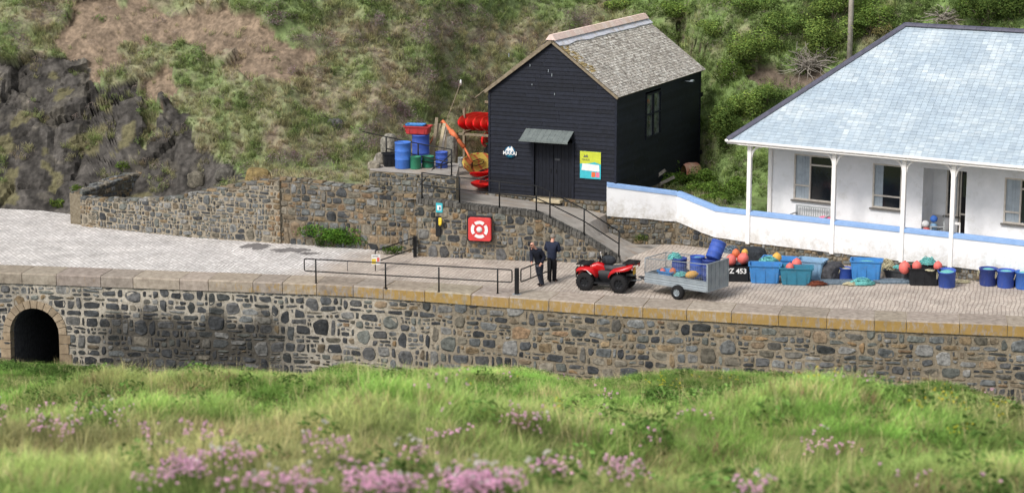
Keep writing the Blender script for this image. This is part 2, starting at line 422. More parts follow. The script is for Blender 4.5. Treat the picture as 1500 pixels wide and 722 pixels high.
for sd in(-1,1):
    z=az_; 
    while z>-5:
        h=r.uniform(.3,.5); k=r.uniform(.6,1); w=r.uniform(.26,.5)
        s0,s1=(s_arch+sd*AR,s_arch+sd*(AR+w)); q=[(s0,z-.01),(s1,z-.01),(s1,z-h+.01),(s0,z-h+.01)]
        f=[qpos(a,b,.045) for a,b in q]; bk=[qpos(a,b,-.35) for a,b in q]
        mb.add(f+bk,[(0,1,2,3),(4,7,6,5),(0,4,5,1),(1,5,6,2),(2,6,7,3),(3,7,4,0)],0,(k*.95,k*.86,k*.72,1)); z-=h
o=mb.build('arch_ring',[M['granite']],qw); o.matrix_parent_inverse=Matrix.Translation((0,-76,0))
mb=MB(); n=14; prof=[(-AR,-5)]+[(AR*math.cos(math.pi-math.pi*i/n),az_+AR*math.sin(math.pi*i/n)) for i in range(n+1)]+[(AR,-5)]
a=[qpos(s_arch+x,z,-.34) for x,z in prof]; b=[qpos(s_arch+x,z,-6) for x,z in prof]; k=len(prof)
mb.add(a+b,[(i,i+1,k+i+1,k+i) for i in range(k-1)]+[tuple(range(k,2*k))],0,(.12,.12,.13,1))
# mortar plate closing the gap round the ring
for i in range(n+2):
    (x0,z0),(x1,z1)=prof[i],prof[i+1]; g=lambda x,z:(x*1.36, az_+(z-az_)*1.36 if z>az_-1e-6 else z)
    mb.add([qpos(s_arch+x0,z0,-.01),qpos(s_arch+x1,z1,-.01),qpos(s_arch+g(x1,z1)[0],g(x1,z1)[1],-.01),qpos(s_arch+g(x0,z0)[0],g(x0,z0)[1],-.01)],[(0,1,2,3)],1,(.6,.58,.54,1))
o=mb.build('tunnel',[M['stone'],M['mortar']],qw); o.matrix_parent_inverse=Matrix.Translation((0,-76,0))
# coping blocks
m=mat('coping', rgb(176,166,154), rgb(132,122,112), scale=4.5, rough=.9, bump=.008, bscale=40, attr='Col', detail=10)
nt=m.node_tree; N=nt.nodes; Lk=nt.links   # orange lichen on the vertical face only (by surface direction)
b=N['Principled BSDF']; src=b.inputs['Base Color'].links[0].from_socket
geo=N.new('ShaderNodeNewGeometry'); sep=N.new('ShaderNodeSeparateXYZ'); Lk.new(geo.outputs['Normal'],sep.inputs[0])
fz=N.new('ShaderNodeMapRange'); fz.inputs[1].default_value=.5; fz.inputs[2].default_value=.2; Lk.new(sep.outputs[2],fz.inputs[0])
tc=N.new('ShaderNodeTexCoord'); mp=N.new('ShaderNodeMapping'); mp.inputs['Scale'].default_value=(1,1,.35); Lk.new(tc.outputs['Object'],mp.inputs[0])
n1=N.new('ShaderNodeTexNoise'); n1.inputs['Scale'].default_value=6.5; n1.inputs['Detail'].default_value=9; n1.inputs['Roughness'].default_value=.75; Lk.new(mp.outputs[0],n1.inputs[0])
sp=N.new('ShaderNodeSeparateXYZ'); Lk.new(tc.outputs['Object'],sp.inputs[0])
xr=N.new('ShaderNodeMapRange'); xr.inputs[1].default_value=-14; xr.inputs[2].default_value=-3; xr.inputs[3].default_value=-.16; xr.inputs[4].default_value=.07; Lk.new(sp.outputs[0],xr.inputs[0])
ad=N.new('ShaderNodeMath'); ad.operation='ADD'; Lk.new(n1.outputs[0],ad.inputs[0]); Lk.new(xr.outputs[0],ad.inputs[1])
lr=N.new('ShaderNodeMapRange'); lr.inputs[1].default_value=.46; lr.inputs[2].default_value=.58; lr.inputs[4].default_value=.72; Lk.new(ad.outputs[0],lr.inputs[0])
mu=N.new('ShaderNodeMath'); mu.operation='MULTIPLY'; Lk.new(lr.outputs[0],mu.inputs[0]); Lk.new(fz.outputs[0],mu.inputs[1])
mx=N.new('ShaderNodeMix'); mx.data_type='RGBA'; mx.inputs[7].default_value=rgb(166,130,44); Lk.new(mu.outputs[0],mx.inputs[0]); Lk.new(src,mx.inputs[6]); Lk.new(mx.outputs[2],b.inputs['Base Color'])
mb=MB(); s=0; r=random.Random(11); CD=1.35
while s<QL-.1:
    w=r.uniform(1.1,1.9); s1=min(s+w,QL); g=.012; k=r.uniform(.84,1.1); c=(k,k*r.uniform(.96,1),k*r.uniform(.9,1),1); dz=r.uniform(-.012,.006)
    q=[]
    for ss in(s+g,s1-g):
        x,y,nx,ny=qat(ss); q.append([(x+nx*o_,y+ny*o_) for o_ in(.06,.02,-CD)])
    (a0,a1,a2),(b0,b1,b2)=q; zt=.018+dz
    pts=[(*a0,zt-.05),(*a1,zt),(*a2,zt),(*a2,CZ+.1),(*a0,CZ)]; pt2=[(*b0,zt-.05),(*b1,zt),(*b2,zt),(*b2,CZ+.1),(*b0,CZ)]
    mb.add(pts+pt2,[(0,1,2,3,4),(9,8,7,6,5)]+[(i,(i+1)%5,5+(i+1)%5,5+i) for i in range(5)],0,c)
    s=s1
o=mb.build('coping',[m],qw); o.matrix_parent_inverse=Matrix.Translation((0,-76,0))
# pale joint bed under the coping
mb=MB(); s=0
while s<QL-.4:
    a=qat(s); b=qat(s+.5)
    mb.add([(a[0]-a[2]*.0,a[1]-a[3]*.0,-.02),(b[0]-b[2]*.0,b[1]-b[3]*.0,-.02),(b[0]-b[2]*1.42,b[1]-b[3]*1.42,-.004),(a[0]-a[2]*1.42,a[1]-a[3]*1.42,-.004),(a[0]-a[2]*.0,a[1]-a[3]*.0,CZ+.02),(b[0]-b[2]*.0,b[1]-b[3]*.0,CZ+.02)],[(0,1,2,3),(4,5,1,0)],0,(1.1,1.1,1.1,1)); s+=.5
o=mb.build('joint_bed',[M['mortar']],qw); o.matrix_parent_inverse=Matrix.Translation((0,-76,0))

# quay paving ------------------------------------------------------
m=bpy.data.materials.new('setts'); m.use_nodes=True; MATS['setts']=m; nt=m.node_tree; N=nt.nodes; Lk=nt.links; b=N['Principled BSDF']; b.inputs['Roughness'].default_value=.85
tc=N.new('ShaderNodeTexCoord'); mp=N.new('ShaderNodeMapping'); mp.inputs['Rotation'].default_value=(0,0,R_(-75)); Lk.new(tc.outputs['Object'],mp.inputs[0])
wn=N.new('ShaderNodeTexNoise'); wn.inputs['Scale'].default_value=1.1; Lk.new(mp.outputs[0],wn.inputs[0])
wa=N.new('ShaderNodeMix'); wa.data_type='VECTOR'; wa.inputs[0].default_value=.05
wm=N.new('ShaderNodeVectorMath'); wm.operation='MULTIPLY_ADD'; wm.inputs[1].default_value=(.22,.22,0); Lk.new(wn.outputs['Color'],wm.inputs[0]); Lk.new(mp.outputs[0],wm.inputs[2])
def brick(w,h,c1,c2,cm,ms):
    t=N.new('ShaderNodeTexBrick'); t.inputs['Scale'].default_value=1; t.inputs['Brick Width'].default_value=w; t.inputs['Row Height'].default_value=h; t.inputs['Mortar Size'].default_value=ms; t.inputs['Mortar Smooth'].default_value=.4
    t.inputs['Color1'].default_value=c1; t.inputs['Color2'].default_value=c2; t.inputs['Mortar'].default_value=cm; Lk.new(wm.outputs[0],t.inputs[0]); return t
br=brick(.30,.15,rgb(200,189,177),rgb(184,171,159),rgb(162,149,138),.02); bl=brick(.30,.15,rgb(240,236,233),rgb(208,203,199),rgb(168,162,158),.03)
sp=N.new('ShaderNodeSeparateXYZ'); Lk.new(tc.outputs['Object'],sp.inputs[0])
# boundary line between pale slip and browner quay, slanting
ml=N.new('ShaderNodeMath'); ml.operation='MULTIPLY_ADD'; ml.inputs[1].default_value=-.55; Lk.new(sp.outputs[1],ml.inputs[0]); Lk.new(sp.outputs[0],ml.inputs[2])
nb=N.new('ShaderNodeTexNoise'); nb.inputs['Scale'].default_value=1.3; nb.inputs['Detail'].default_value=7; Lk.new(tc.outputs['Object'],nb.inputs[0])
ad=N.new('ShaderNodeMath'); ad.operation='MULTIPLY_ADD'; ad.inputs[1].default_value=2.2; Lk.new(nb.outputs[0],ad.inputs[0]); Lk.new(ml.outputs[0],ad.inputs[2])
mr=N.new('ShaderNodeMapRange'); mr.inputs[1].default_value=-52.2; mr.inputs[2].default_value=-50.6; Lk.new(ad.outputs[0],mr.inputs[0])
mx=N.new('ShaderNodeMix'); mx.data_type='RGBA'; Lk.new(mr.outputs[0],mx.inputs[0]); Lk.new(bl.outputs[0],mx.inputs[6]); Lk.new(br.outputs[0],mx.inputs[7])
n2=N.new('ShaderNodeTexNoise'); n2.inputs['Scale'].default_value=.85; n2.inputs['Detail'].default_value=10; n2.inputs['Roughness'].default_value=.7; Lk.new(tc.outputs['Object'],n2.inputs[0])
r2=N.new('ShaderNodeMapRange'); r2.inputs[1].default_value=.3; r2.inputs[2].default_value=.75; r2.inputs[3].default_value=1.15; r2.inputs[4].default_value=.58; Lk.new(n2.outputs[0],r2.inputs[0])
mv=N.new('ShaderNodeMix'); mv.data_type='RGBA'; mv.blend_type='MULTIPLY'; mv.inputs[0].default_value=1; Lk.new(mx.outputs[2],mv.inputs[6]); Lk.new(r2.outputs[0],mv.inputs[7]); Lk.new(mv.outputs[2],b.inputs['Base Color'])
bp=N.new('ShaderNodeBump'); bp.inputs['Distance'].default_value=.012; Lk.new(br.outputs['Fac'],bp.inputs['Height']); bp.invert=True; Lk.new(bp.outputs[0],b.inputs['Normal'])
front=[(qat(QL*i/60)[0]-qat(QL*i/60)[2]*1.25,qat(QL*i/60)[1]-qat(QL*i/60)[3]*1.25) for i in range(61)]
backl=[(40,86),(20,86),(0,86.5),(-8,88),(-14,90.5),(-19.1,92.7),(-21.1,93.9),(-23.1,94.4),(-30,95.6),(-46,97)]
mb=MB(); mb.add([(x,y,.004) for x,y in front]+[(x,y,.004) for x,y in backl],[tuple(range(61+len(backl)))],0)
o=mb.build('quay_paving',[m]); tag(o,kind='structure')
# quay body side under the far left edge
mb=MB(); bl2=backl[4:]
for a,b_ in zip(bl2,bl2[1:]): mb.add([(*a,0),(*b_,0),(b_[0],b_[1],-3),(a[0],a[1],-3)],[(0,1,2,3)],0)
o=mb.build('quay_edge',[M['concrete']]); tag(o,kind='structure')
def ground_patch(name,px,py,rx,ry,seed,mt):
    c=P(px,py,.010); mb=MB(); n=22; mb.add([(c.x,c.y,.0095)]+[(c.x+rx*math.cos(6.283*k/n)*(.8+1.0*mn.noise(Vector((k*1.7,seed*3,0)))),c.y+ry*math.sin(6.283*k/n)*(.8+1.0*mn.noise(Vector((k*1.7,seed*3,4)))),.0095) for k in range(n)],[(0,1+k,1+(k+1)%n) for k in range(n)]); return tag(mb.build(name,[mt]),kind='structure')
mt_=mat('tar_patch',rgb(132,128,126),rgb(100,97,97),scale=4,rough=.9,bump=.01)
ground_patch('tar_patch',375,361,.75,.75,1,mt_); ground_patch('tar_patch',428,366,.95,.5,2,mt_); ground_patch('tar_patch',452,371,.5,.35,3,mt_)
def cap_stones(mb,path,zt,seed,dep=.5,smin=0):
    L,at=interp_path(path); r=random.Random(seed); s=smin
    while s<L-.12:
        w=min(r.uniform(.16,.5),L-s); d0=0
        while d0<dep-.05:
            d=min(r.uniform(.18,.4),dep-d0); x,y,nx,ny=at(s+w/2); o_=.04-d0-d/2; h=r.uniform(.09,.17); k=r.uniform(.7,1.25); c=r.choice(TAN+GRY)
            mb.box((x+nx*o_,y+ny*o_,zt(s+w/2)-.03+h*.3),(w-.025,d-.02,h),mi=1,rz=math.atan2(nx,-ny)+r.uniform(-.08,.08),ch=.03,col=(c[0]*k,c[1]*k,c[2]*k,1)); d0+=d
        s+=w
# ================================================================== slip walls, terrace, ramp
def path_hit(path, px, py):
    best=None
    for i,(a,b) in enumerate(zip(path,path[1:])):
        l=math.hypot(b[0]-a[0],b[1]-a[1]); u=((b[0]-a[0])/l,(b[1]-a[1])/l); s,z=PL(px,py,a,u)
        e=0 if 0<=s<=l else min(abs(s),abs(s-l)); base=sum(math.hypot(q[0]-p[0],q[1]-p[1]) for p,q in zip(path[:i],path[1:i+1]))
        if best is None or e<best[0]-1e-6: best=(e,base+s,z)
    return best[1],best[2]
def prof(path, pts): return sorted(path_hit(path,*q) for q in pts)
def place_wall(name,label,mbs,loc,group=None):
    t=thing(name,label,'stone wall',loc,0,group)
    return t
def child(mb,name,mats,t):
    o=mb.build(name,mats,t); o.matrix_parent_inverse=Matrix.Translation(-t.location); return o
def upright_caps(mb,path,tab,h=.2,seed=1,smin=0,smax=None,dep=.5,dark=.6):
    L,at=interp_path(path); r=random.Random(seed); s=smin
    while s<(smax or L):
        w=r.uniform(.1,.19); s1=min(s+w,L); 
        if s1-s<.05: break
        hh=h*r.uniform(.85,1.1)
        q=[]
        for ss in(s+.008,s1-.012):
            x,y,nx,ny=at(ss); z=lerp_tab(ss,tab); q+= [Vector((x+nx*.05,y+ny*.05,z-hh)),Vector((x-nx*dep,y-ny*dep,z-hh)),Vector((x-nx*dep,y-ny*dep,z+.01)),Vector((x+nx*.05,y+ny*.05,z+.01))]
        k=r.uniform(.6,1.2)*dark
        mb.add(q,[(0,1,2,3),(7,6,5,4),(0,4,5,1),(1,5,6,2),(2,6,7,3),(3,7,4,0)],1,(.22*k,.21*k,.19*k,1)); s=s1
xy=lambda v:(v.x,v.y)
# --- wall A (low slip wall)
pA=[xy(P(119,331)),xy(P(270,347)),xy(P(411,357))]; tA=prof(pA,[(119,291),(150,294),(215,294),(260,290),(300,281),(350,272),(410,264)])
LA=interp_path(pA)[0]
def colA(s,z,r):
    if s<.7 : return pick(r,(TAN,3),(ORG,.6))
    if s>LA-.5: return pick(r,(TAN,2),(ORG,2))
    return pick(r,(GRY,4),(DARK,1),(TAN,1.0))
mb=MB(); rubble(mb,pA,lambda s:lerp_tab(s,tA),lambda s:-.05,colA,lambda s,z:(.64,.61,.56,1),w=(.16,.5),h=(.12,.25),mort=.06,seed=21,thick=.55,big=12,bigr=.3)
cap_stones(mb,pA,lambda s:lerp_tab(s,tA),61,dep=.55); t=thing('slipway_wall','low stone wall rising along the back of the pale slipway, squared pier at its left end','stone wall',P(270,347)); child(mb,'wall',[M['mortar'],M['stone']],t)
# back arm of the pit: from left pier going away
pV=[xy(P(122,330)),xy(Vector((-17.0,93.2,0))),xy(Vector((-15.2,95.2,0)))]
mb=MB(); LV=interp_path(pV)[0]
rubble(mb,pV,lambda s:1.35+.55*s/LV,lambda s:-.3,lambda s,z,r:pick(r,(TAN,2),(GRY,2),(DARK,1)),lambda s,z:(.42,.39,.33,1),w=(.15,.4),h=(.12,.22),mort=.03,seed=22,thick=.7)
cap_stones(mb,pV,lambda s:1.35+.55*s/LV,62,dep=.7); t=thing('pit_wall','mossy low rubble arm running back from the slipway wall pier to the cliff','stone wall',(-17,93,0)); child(mb,'wall',[M['mortar'],M['stone']],t)
# --- wall B
pB=[xy(P(411,357)+Vector((0,.12,0))),xy(P(550,366)),xy(P(614,373)+Vector((0,.3,0)))]; tB=prof(pB,[(410,263),(470,268),(540,279),(607,290)]); LB=interp_path(pB)[0]
mb=MB(); rubble(mb,pB,lambda s:lerp_tab(s,tB),lambda s:-.05,lambda s,z,r:pick(r,(TAN,2),(ORG,2)) if s<.55 else pick(r,(GRY,3),(DARK,1.3),(ORG,.8),(TAN,1.3)),lambda s,z:(.42,.38,.33,1),w=(.22,.62),h=(.16,.34),mort=.05,seed=23,thick=.5,big=14,bigr=.35)
cap_stones(mb,pB,lambda s:lerp_tab(s,tB),63,dep=.5); t=thing('retaining_wall','tall rust stained retaining wall with a green bush growing at its foot','stone wall',P(500,362)); child(mb,'wall',[M['mortar'],M['stone']],t)
# --- wall C (terrace front, falls with the ramp)
c0=P(612,375); pC=[(c0.x,c0.y+.35),xy(c0),xy(P(730,381)),xy(P(850,384.5)),xy(P(908,386.5))]
CT=[(612,291),(650,295),(700,302),(740,306),(785,311),(805,320),(830,333),(855,345),(880,361),(906,378)]
tC=[(0,2.45)]+prof(pC[1:],CT); tC=[tC[0]]+[(s+.35,z) for s,z in tC[1:]]
LC=interp_path(pC)[0]
mb=MB(); rubble(mb,pC,lambda s:max(.02,lerp_tab(s,tC)-.19),lambda s:-.06,lambda s,z,r:pick(r,(DARK,2.2),(GRY,2),(TAN,1.1),(ORG,.35)),lambda s,z:(.50,.47,.42,1),w=(.16,.52),h=(.12,.29),mort=.055,seed=24,thick=.45,big=36,bigr=.33)
upright_caps(mb,pC,tC,h=.2,seed=4,dep=.46,dark=.75)
t=thing('terrace_wall','dark rubble wall with the red lifebuoy housing, its upright-stone top falling beside the ramp','stone wall',P(730,381)); child(mb,'wall',[M['mortar'],M['stone']],t)
# ------------------------------------------------------------------ frames of the two buildings
HU=Vector((math.cos(R_(-24.3)),math.sin(R_(-24.3)),0)); HV=Vector((-HU.y,HU.x,0)); HA=Vector((-.94,88.52,0)); HW,HL=5.69,10.25; HZ0,HZE=1.78,6.2
TH=R_(33); BU=Vector((math.cos(TH),-math.sin(TH),0)); BN=Vector((math.sin(TH),math.cos(TH),0)); BO=Vector((17.54,79.22,0))   # BN points away from the camera
def hp(s,d=0,z=0): return HA+HU*s+HV*d+Vector((0,0,z))
def bp_(s,d=0,z=0): return BO+BU*s+BN*d+Vector((0,0,z))
C1=bp_(-12.81)
# ramp back wall + base under the white wall
q0=hp(HW-.28,-.22); pR=[xy(q0),xy(C1),xy(bp_(18))]
tR=prof([pR[0],pR[1]],[(890,311),(940,316),(990,320)]); LR0=math.hypot(C1.x-q0.x,C1.y-q0.y)
tR=[(0,tR[0][1])]+tR[1:]+[(LR0+1.9,.62),(LR0+2.3,.57),(LR0+40,.57)]
mb=MB(); rubble(mb,pR,lambda s:lerp_tab(s,tR),lambda s:-.08,lambda s,z,r:pick(r,(TAN,2.4),(GRY,2),(DARK,.8)),lambda s,z:(.36,.33,.28,1),w=(.15,.42),h=(.1,.22),mort=.028,seed=25,thick=.5)
t=thing('rubble_base_wall','rough brown rubble base under the white boundary wall, turning a corner by the trailer','stone wall',C1); child(mb,'wall',[M['mortar'],M['stone']],t)
# white boundary wall: solid of thickness .3 with blue coping
wt=[(0,2.35),(LR0,2.1)]
w_a=PL(892,268,q0,(C1-q0).normalized())[1]; w_b=PL(989,281,q0,(C1-q0).normalized())[1]
wp=[(q0,tR[0][1],w_a),(C1,tR[-4][1] if False else lerp_tab(LR0,tR),w_b),(bp_(-11.0),.62,1.74),(bp_(-9),.57,1.73),(bp_(18),.57,1.73)]
mb=MB(); mc=MB()
for (a,za,ta),(b_,zb_,tb) in zip(wp,wp[1:]):
    u=(b_-a).normalized(); n=Vector((-u.y,u.x,0)); seg=max(1,int((b_-a).length/.5))
    for i in range(seg):
        p0=a.lerp(b_,i/seg); p1=a.lerp(b_,(i+1)/seg); z0a=za+(zb_-za)*i/seg; z0b=za+(zb_-za)*(i+1)/seg; z1a=ta+(tb-ta)*i/seg; z1b=ta+(tb-ta)*(i+1)/seg
        f=-n*.075; g=n*.27
        vs=[]
        for p,zz0,zz1 in((p0,z0a,z1a),(p1,z0b,z1b)):
            for o_,z in((f,zz0-.12+.05*mn.noise(p*1.7)),(g,zz0-.12),(g,zz1-.15),(f,zz1-.15)): vs.append(Vector((p.x+o_.x,p.y+o_.y,z)))
        mb.add(vs,[(0,1,2,3),(7,6,5,4),(0,4,5,1),(1,5,6,2),(2,6,7,3),(3,7,4,0)])
        f=-n*.11; g=n*.31; vs=[]
        for p,zz1 in((p0,z1a),(p1,z1b)):
            for o_,z in((f,zz1-.15),(g,zz1-.15),(g,zz1-.01),(f*.5+g*.5,zz1+.02),(f,zz1-.02)): vs.append(Vector((p.x+o_.x,p.y+o_.y,z)))
        mc.add(vs,[(0,1,2,3,4),(9,8,7,6,5)]+[(k,(k+1)%5,5+(k+1)%5,5+k) for k in range(5)])
mm=mat('white_wall_dirty', rgb(238,239,241), rgb(224,225,228), scale=1.2, rough=.85, bump=.006, bscale=22)
nt=mm.node_tree; N=nt.nodes; Lk=nt.links; b=N['Principled BSDF']; src=b.inputs['Base Color'].links[0].from_socket
tc=N.new('ShaderNodeTexCoord'); n1=N.new('ShaderNodeTexNoise'); n1.inputs['Scale'].default_value=3.2; n1.inputs['Detail'].default_value=9; n1.inputs['Roughness'].default_value=.75; Lk.new(tc.outputs['Object'],n1.inputs[0])
at=N.new('ShaderNodeAttribute'); at.attribute_name='low'
ad=N.new('ShaderNodeMath'); ad.operation='MULTIPLY'; Lk.new(n1.outputs[0],ad.inputs[0]); Lk.new(at.outputs['Fac'],ad.inputs[1])
mr=N.new('ShaderNodeMapRange'); mr.inputs[1].default_value=.35; mr.inputs[2].default_value=.66; mr.inputs[4].default_value=.75; Lk.new(ad.outputs[0],mr.inputs[0])
mx=N.new('ShaderNodeMix'); mx.data_type='RGBA'; mx.inputs[7].default_value=rgb(160,152,136); Lk.new(mr.outputs[0],mx.inputs[0]); Lk.new(src,mx.inputs[6]); Lk.new(mx.outputs[2],b.inputs['Base Color'])
t=thing('boundary_wall','white rendered boundary wall with sky blue coping, stepping down in front of the bungalow','wall',C1)
o=child(mb,'wall',[mm],t); child(mc,'coping',[M['blue_paint']],t)
la=o.data.attributes.new('low','FLOAT','POINT')
for v in o.data.vertices:
    la.data[v.index].value = .98 if (v.index%8 in(0,1,4,5)) else .5
# terrace + ramp surface
LCp,atC=interp_path(pC)
def frontpt(px):
    s,z=path_hit(pC[1:],px,lerp_tab(px,CT)); x,y,nx,ny=atC(s+.35); return Vector((x-nx*.4,y-ny*.4,max(z-.10,.02)))
rw=(C1-q0).normalized()
def rampback(px,py): s,z=PL(px,py,q0,rw); v=q0+rw*s; return Vector((v.x,v.y+.05,max(z,.015)))
rows=[(frontpt(612),Vector((-3.9,88.0,2.15))),(frontpt(660),Vector((-2.6,88.4,1.95))),(frontpt(717),hp(0,.1,1.66)),(frontpt(745),hp(1.4,.1,1.58)),(frontpt(785),hp(3.4,.1,1.45)),(frontpt(815),hp(4.6,.1,1.36)),(frontpt(838),hp(5.35,.05,1.28)),
 (frontpt(862),rampback(893,340)),(frontpt(885),rampback(930,358)),(Vector((frontpt(905).x,frontpt(905).y,.0)),Vector((rampback(972,371).x,rampback(972,371).y,.0)))]
mb=MB()
for (a,b_),(c,d) in zip(rows,rows[1:]):
    n=4
    for k in range(n): mb.add([a.lerp(b_,k/n),c.lerp(d,k/n),c.lerp(d,(k+1)/n),a.lerp(b_,(k+1)/n)],[(0,1,2,3)])
a=rows[0][1]; b1=rows[1][1]; b2=rows[2][1]
g0=[a,b1,b2+Vector((-.1,0,0))]; g1=[Vector((-3.9,91.5,2.2)),Vector((-1.6,91.8,2.1)),hp(-.0,3.5,1.9)]; g2=[Vector((-3.9,96,2.3)),Vector((0,97,2.2)),hp(0,9,2.0)]
for r0,r1 in((g0,g1),(g1,g2)):
    for k in range(2): mb.add([r0[k],r0[k+1],r1[k+1],r1[k]],[(0,1,2,3)])
mb.add([a,Vector((-3.9,88,2.15)),Vector((-4.6,88.6,2.2)),Vector((-4.6,96,2.3)),Vector((-3.9,96,2.3))],[(0,2,3,4)])
mb.add([frontpt(612)+Vector((-.5,.1,0)),frontpt(612),a,Vector((-4.6,88.6,2.2))],[(0,1,2,3)])
o=mb.build('terrace_path',[M['concrete']]); tag(o,kind='structure')
# barrel platform
PZ=3.15
pP=[xy(P(541,250,PZ)),xy(P(575,252,PZ)),xy(P(668,259,PZ-.0))]
pP=[(pP[0][0],pP[0][1]),(pP[1][0],pP[1][1]-.1),(pP[2][0],pP[2][1])]
mb=MB(); rubble(mb,pP,lambda s:PZ-.02,lambda s:2.0,lambda s,z,r:pick(r,(GRY,2),(DARK,1.5),(TAN,1)),lambda s,z:(.45,.42,.36,1),w=(.2,.5),h=(.14,.28),mort=.035,seed=26,thick=.3)
x1,y1=pP[2]; x0,y0=pP[0]
mb.add([(x0,y0+.02,PZ),(pP[1][0],pP[1][1]+.02,PZ),(x1,y1+.02,PZ),(x1+.05,y1+3.2,PZ+.02),(x0,y0+4,PZ+.02)],[(0,1,2,3,4)],2)
mb.add([(x1,y1,PZ),(x1+.05,y1+3.2,PZ),(x1+.05,y1+3.2,2),(x1,y1,2)],[(0,1,2,3)],2)
t=thing('platform_wall','short rubble wall holding up the concrete standing with the blue drums','stone wall',(x0,y0,2)); child(mb,'wall',[M['mortar'],M['stone'],M['concrete']],t)
# rubble end posts (rough pale stone blocks) at the left end and middle of the platform
def boulder(c,d,seed,mi=M['stone'],col=(.3,.28,.24,1),rz=0):
    bm=bmesh.new(); bmesh.ops.create_icosphere(bm,subdivisions=3,radius=1)
    for v in bm.verts:
        p=v.co.copy(); q=Vector([math.copysign(abs(k)**.62,k) for k in p]); q*=1+.16*mn.noise(p*1.3+Vector((seed,0,0)))+.06*mn.noise(p*4+Vector((seed,3,0)))
        v.co=Vector((q.x*d[0]/2,q.y*d[1]/2,q.z*d[2]/2))
    me=bpy.data.meshes.new('boulder'); bm.to_mesh(me); bm.free(); me.materials.append(mi)
    ca=me.color_attributes.new('Col','FLOAT_COLOR','POINT'); ca.data.foreach_set('color',list(col)*len(me.vertices))
    o=bpy.data.objects.new('boulder',me); COL.objects.link(o); o.location=c; o.rotation_euler=(0,0,rz); return o
def stone_at(px,py,z,d,seed,col,label,name='boulder',group=None):
    p=P(px,py,z); o=boulder((p.x,p.y,z+d[2]*.42),d,seed,col=col,rz=seed); o.name=name; return tag(o,label,'rock',group)
stone_at(571,226,PZ,(.75,.6,.95),1,(.36,.34,.29,1),'pale weathered block standing behind the black tub on the drum platform')
stone_at(560,240,PZ,(.5,.5,.55),2,(.34,.31,.26,1),'pale block left of the black tub on the drum platform')
stone_at(548,249,PZ-.1,(.55,.5,.4),3,(.36,.32,.25,1),'lowest pale block, at the far left end of the drum platform')
stone_at(661,246,PZ-.7,(.42,.6,1.5),4,(.24,.23,.2,1),'tall dark upright rock between the small blue drum and the kayak rack')
stone_at(653,205,PZ,(.55,.4,.7),5,(.32,.28,.22,1),'brown block behind the orange boom and the planks')

# ================================================================== BLACK HUT
hut=thing('boathouse','black weatherboarded boathouse with lichened slate roof and small metal door canopy','hut',hp(0,0,HZ0),R_(-24.3))
def hchild(mb,name,mats,par=None):      # mesh given in hut-local coords: x along the front, y back, z up from the base
    return mb.build(name,mats,par or hut)
Hh=HZE-HZ0; pk=PL(805,66,HA,HU); RZ=PY(805,65,hp(HW/2).y).z-HZ0+.16; XM=HW/2
rise=(RZ-Hh)/XM
def hs(px,py): s,z=PL(px,py,HA,HU); return s,z-HZ0
def hside(px,py):
    o_=hp(HW); s,z=PL(px,py,o_,HV); return s,z-HZ0
dx0,dz1=hs(783,205); dx1,_=hs(838.5,205)
dzb=-.02; dtop=dz1
mb=MB(); z=0; bh=.165; r=random.Random(3)
while z<RZ:
    z1=z+bh
    xl,xr=0.,HW
    if z1>Hh: 
        k0=max(0,(z-Hh)/rise); k1=(z1-Hh)/rise
    else: k0=k1=0
    segs=[(0,HW)]
    if z<dtop: segs=[(0,dx0),(dx1,HW)]
    for a,b in segs:
        # break boards at random butt joints
        xs=[a]; 
        while xs[-1]<b-2.2: xs.append(xs[-1]+r.uniform(1.6,3.2))
        if xs[-1]<b: xs.append(b)
        xs[-1]=b
        for u0,u1 in zip(xs,xs[1:]):
            L0=u0+(k0 if u0==0 else 0); L1=u0+(k1 if u0==0 else 0); R0=u1-(k0 if u1==HW else 0); R1=u1-(k1 if u1==HW else 0)
            if u0==0 and k0>XM-.02: continue
            L1=min(L1,XM) if u0==0 else max(L1,k1); R1=max(R1,XM) if u1==HW else min(R1,HW-k1)
            L0=max(L0,k0); R0=min(R0,HW-k0)
            if R0-L0<.02: continue
            if R1<L1: R1=L1=(R1+L1)/2
            k=r.uniform(.75,1.25); g=.004
            mb.add([(L0+g,-.032,z),(R0-g,-.032,z),(R1-g,-.006,z1+.012),(L1+g,-.006,z1+.012),(L0+g,.02,z),(R0-g,.02,z)],[(0,1,2,3),(0,4,5,1)],0,(k,k,k*1.02,1))
    z=z1
# side boards right
wy0,wz0=hside(945,203); wy1,_=hside(966,198); _,wz1=hside(945,140)
wy0,wy1=min(wy0,wy1),max(wy0,wy1)
z=0
while z<Hh-.15:
    segs=[(0,HL)]
    if wz0-.08<z+bh/2<wz1+.08: segs=[(0,wy0-.05),(wy1+.05,HL)]
    for a,b in segs:
        xs=[a]
        while xs[-1]<b-2.6: xs.append(xs[-1]+r.uniform(1.6,3.4))
        xs.append(b)
        for u0,u1 in zip(xs,xs[1:]):
            k=r.uniform(.75,1.25)
            for X,sg in((HW,1),(0,-1)):
                if X==0 and segs!=[(0,HL)]: continue
                mb.add([(X+sg*.032,u0+.004,z),(X+sg*.032,u1-.004,z),(X+sg*.006,u1-.004,z+bh+.012),(X+sg*.006,u0+.004,z+bh+.012),(X-sg*.02,u0,z),(X-sg*.02,u1,z)],[(0,1,2,3),(0,4,5,1)],0,(k,k,k,1))
    z+=bh
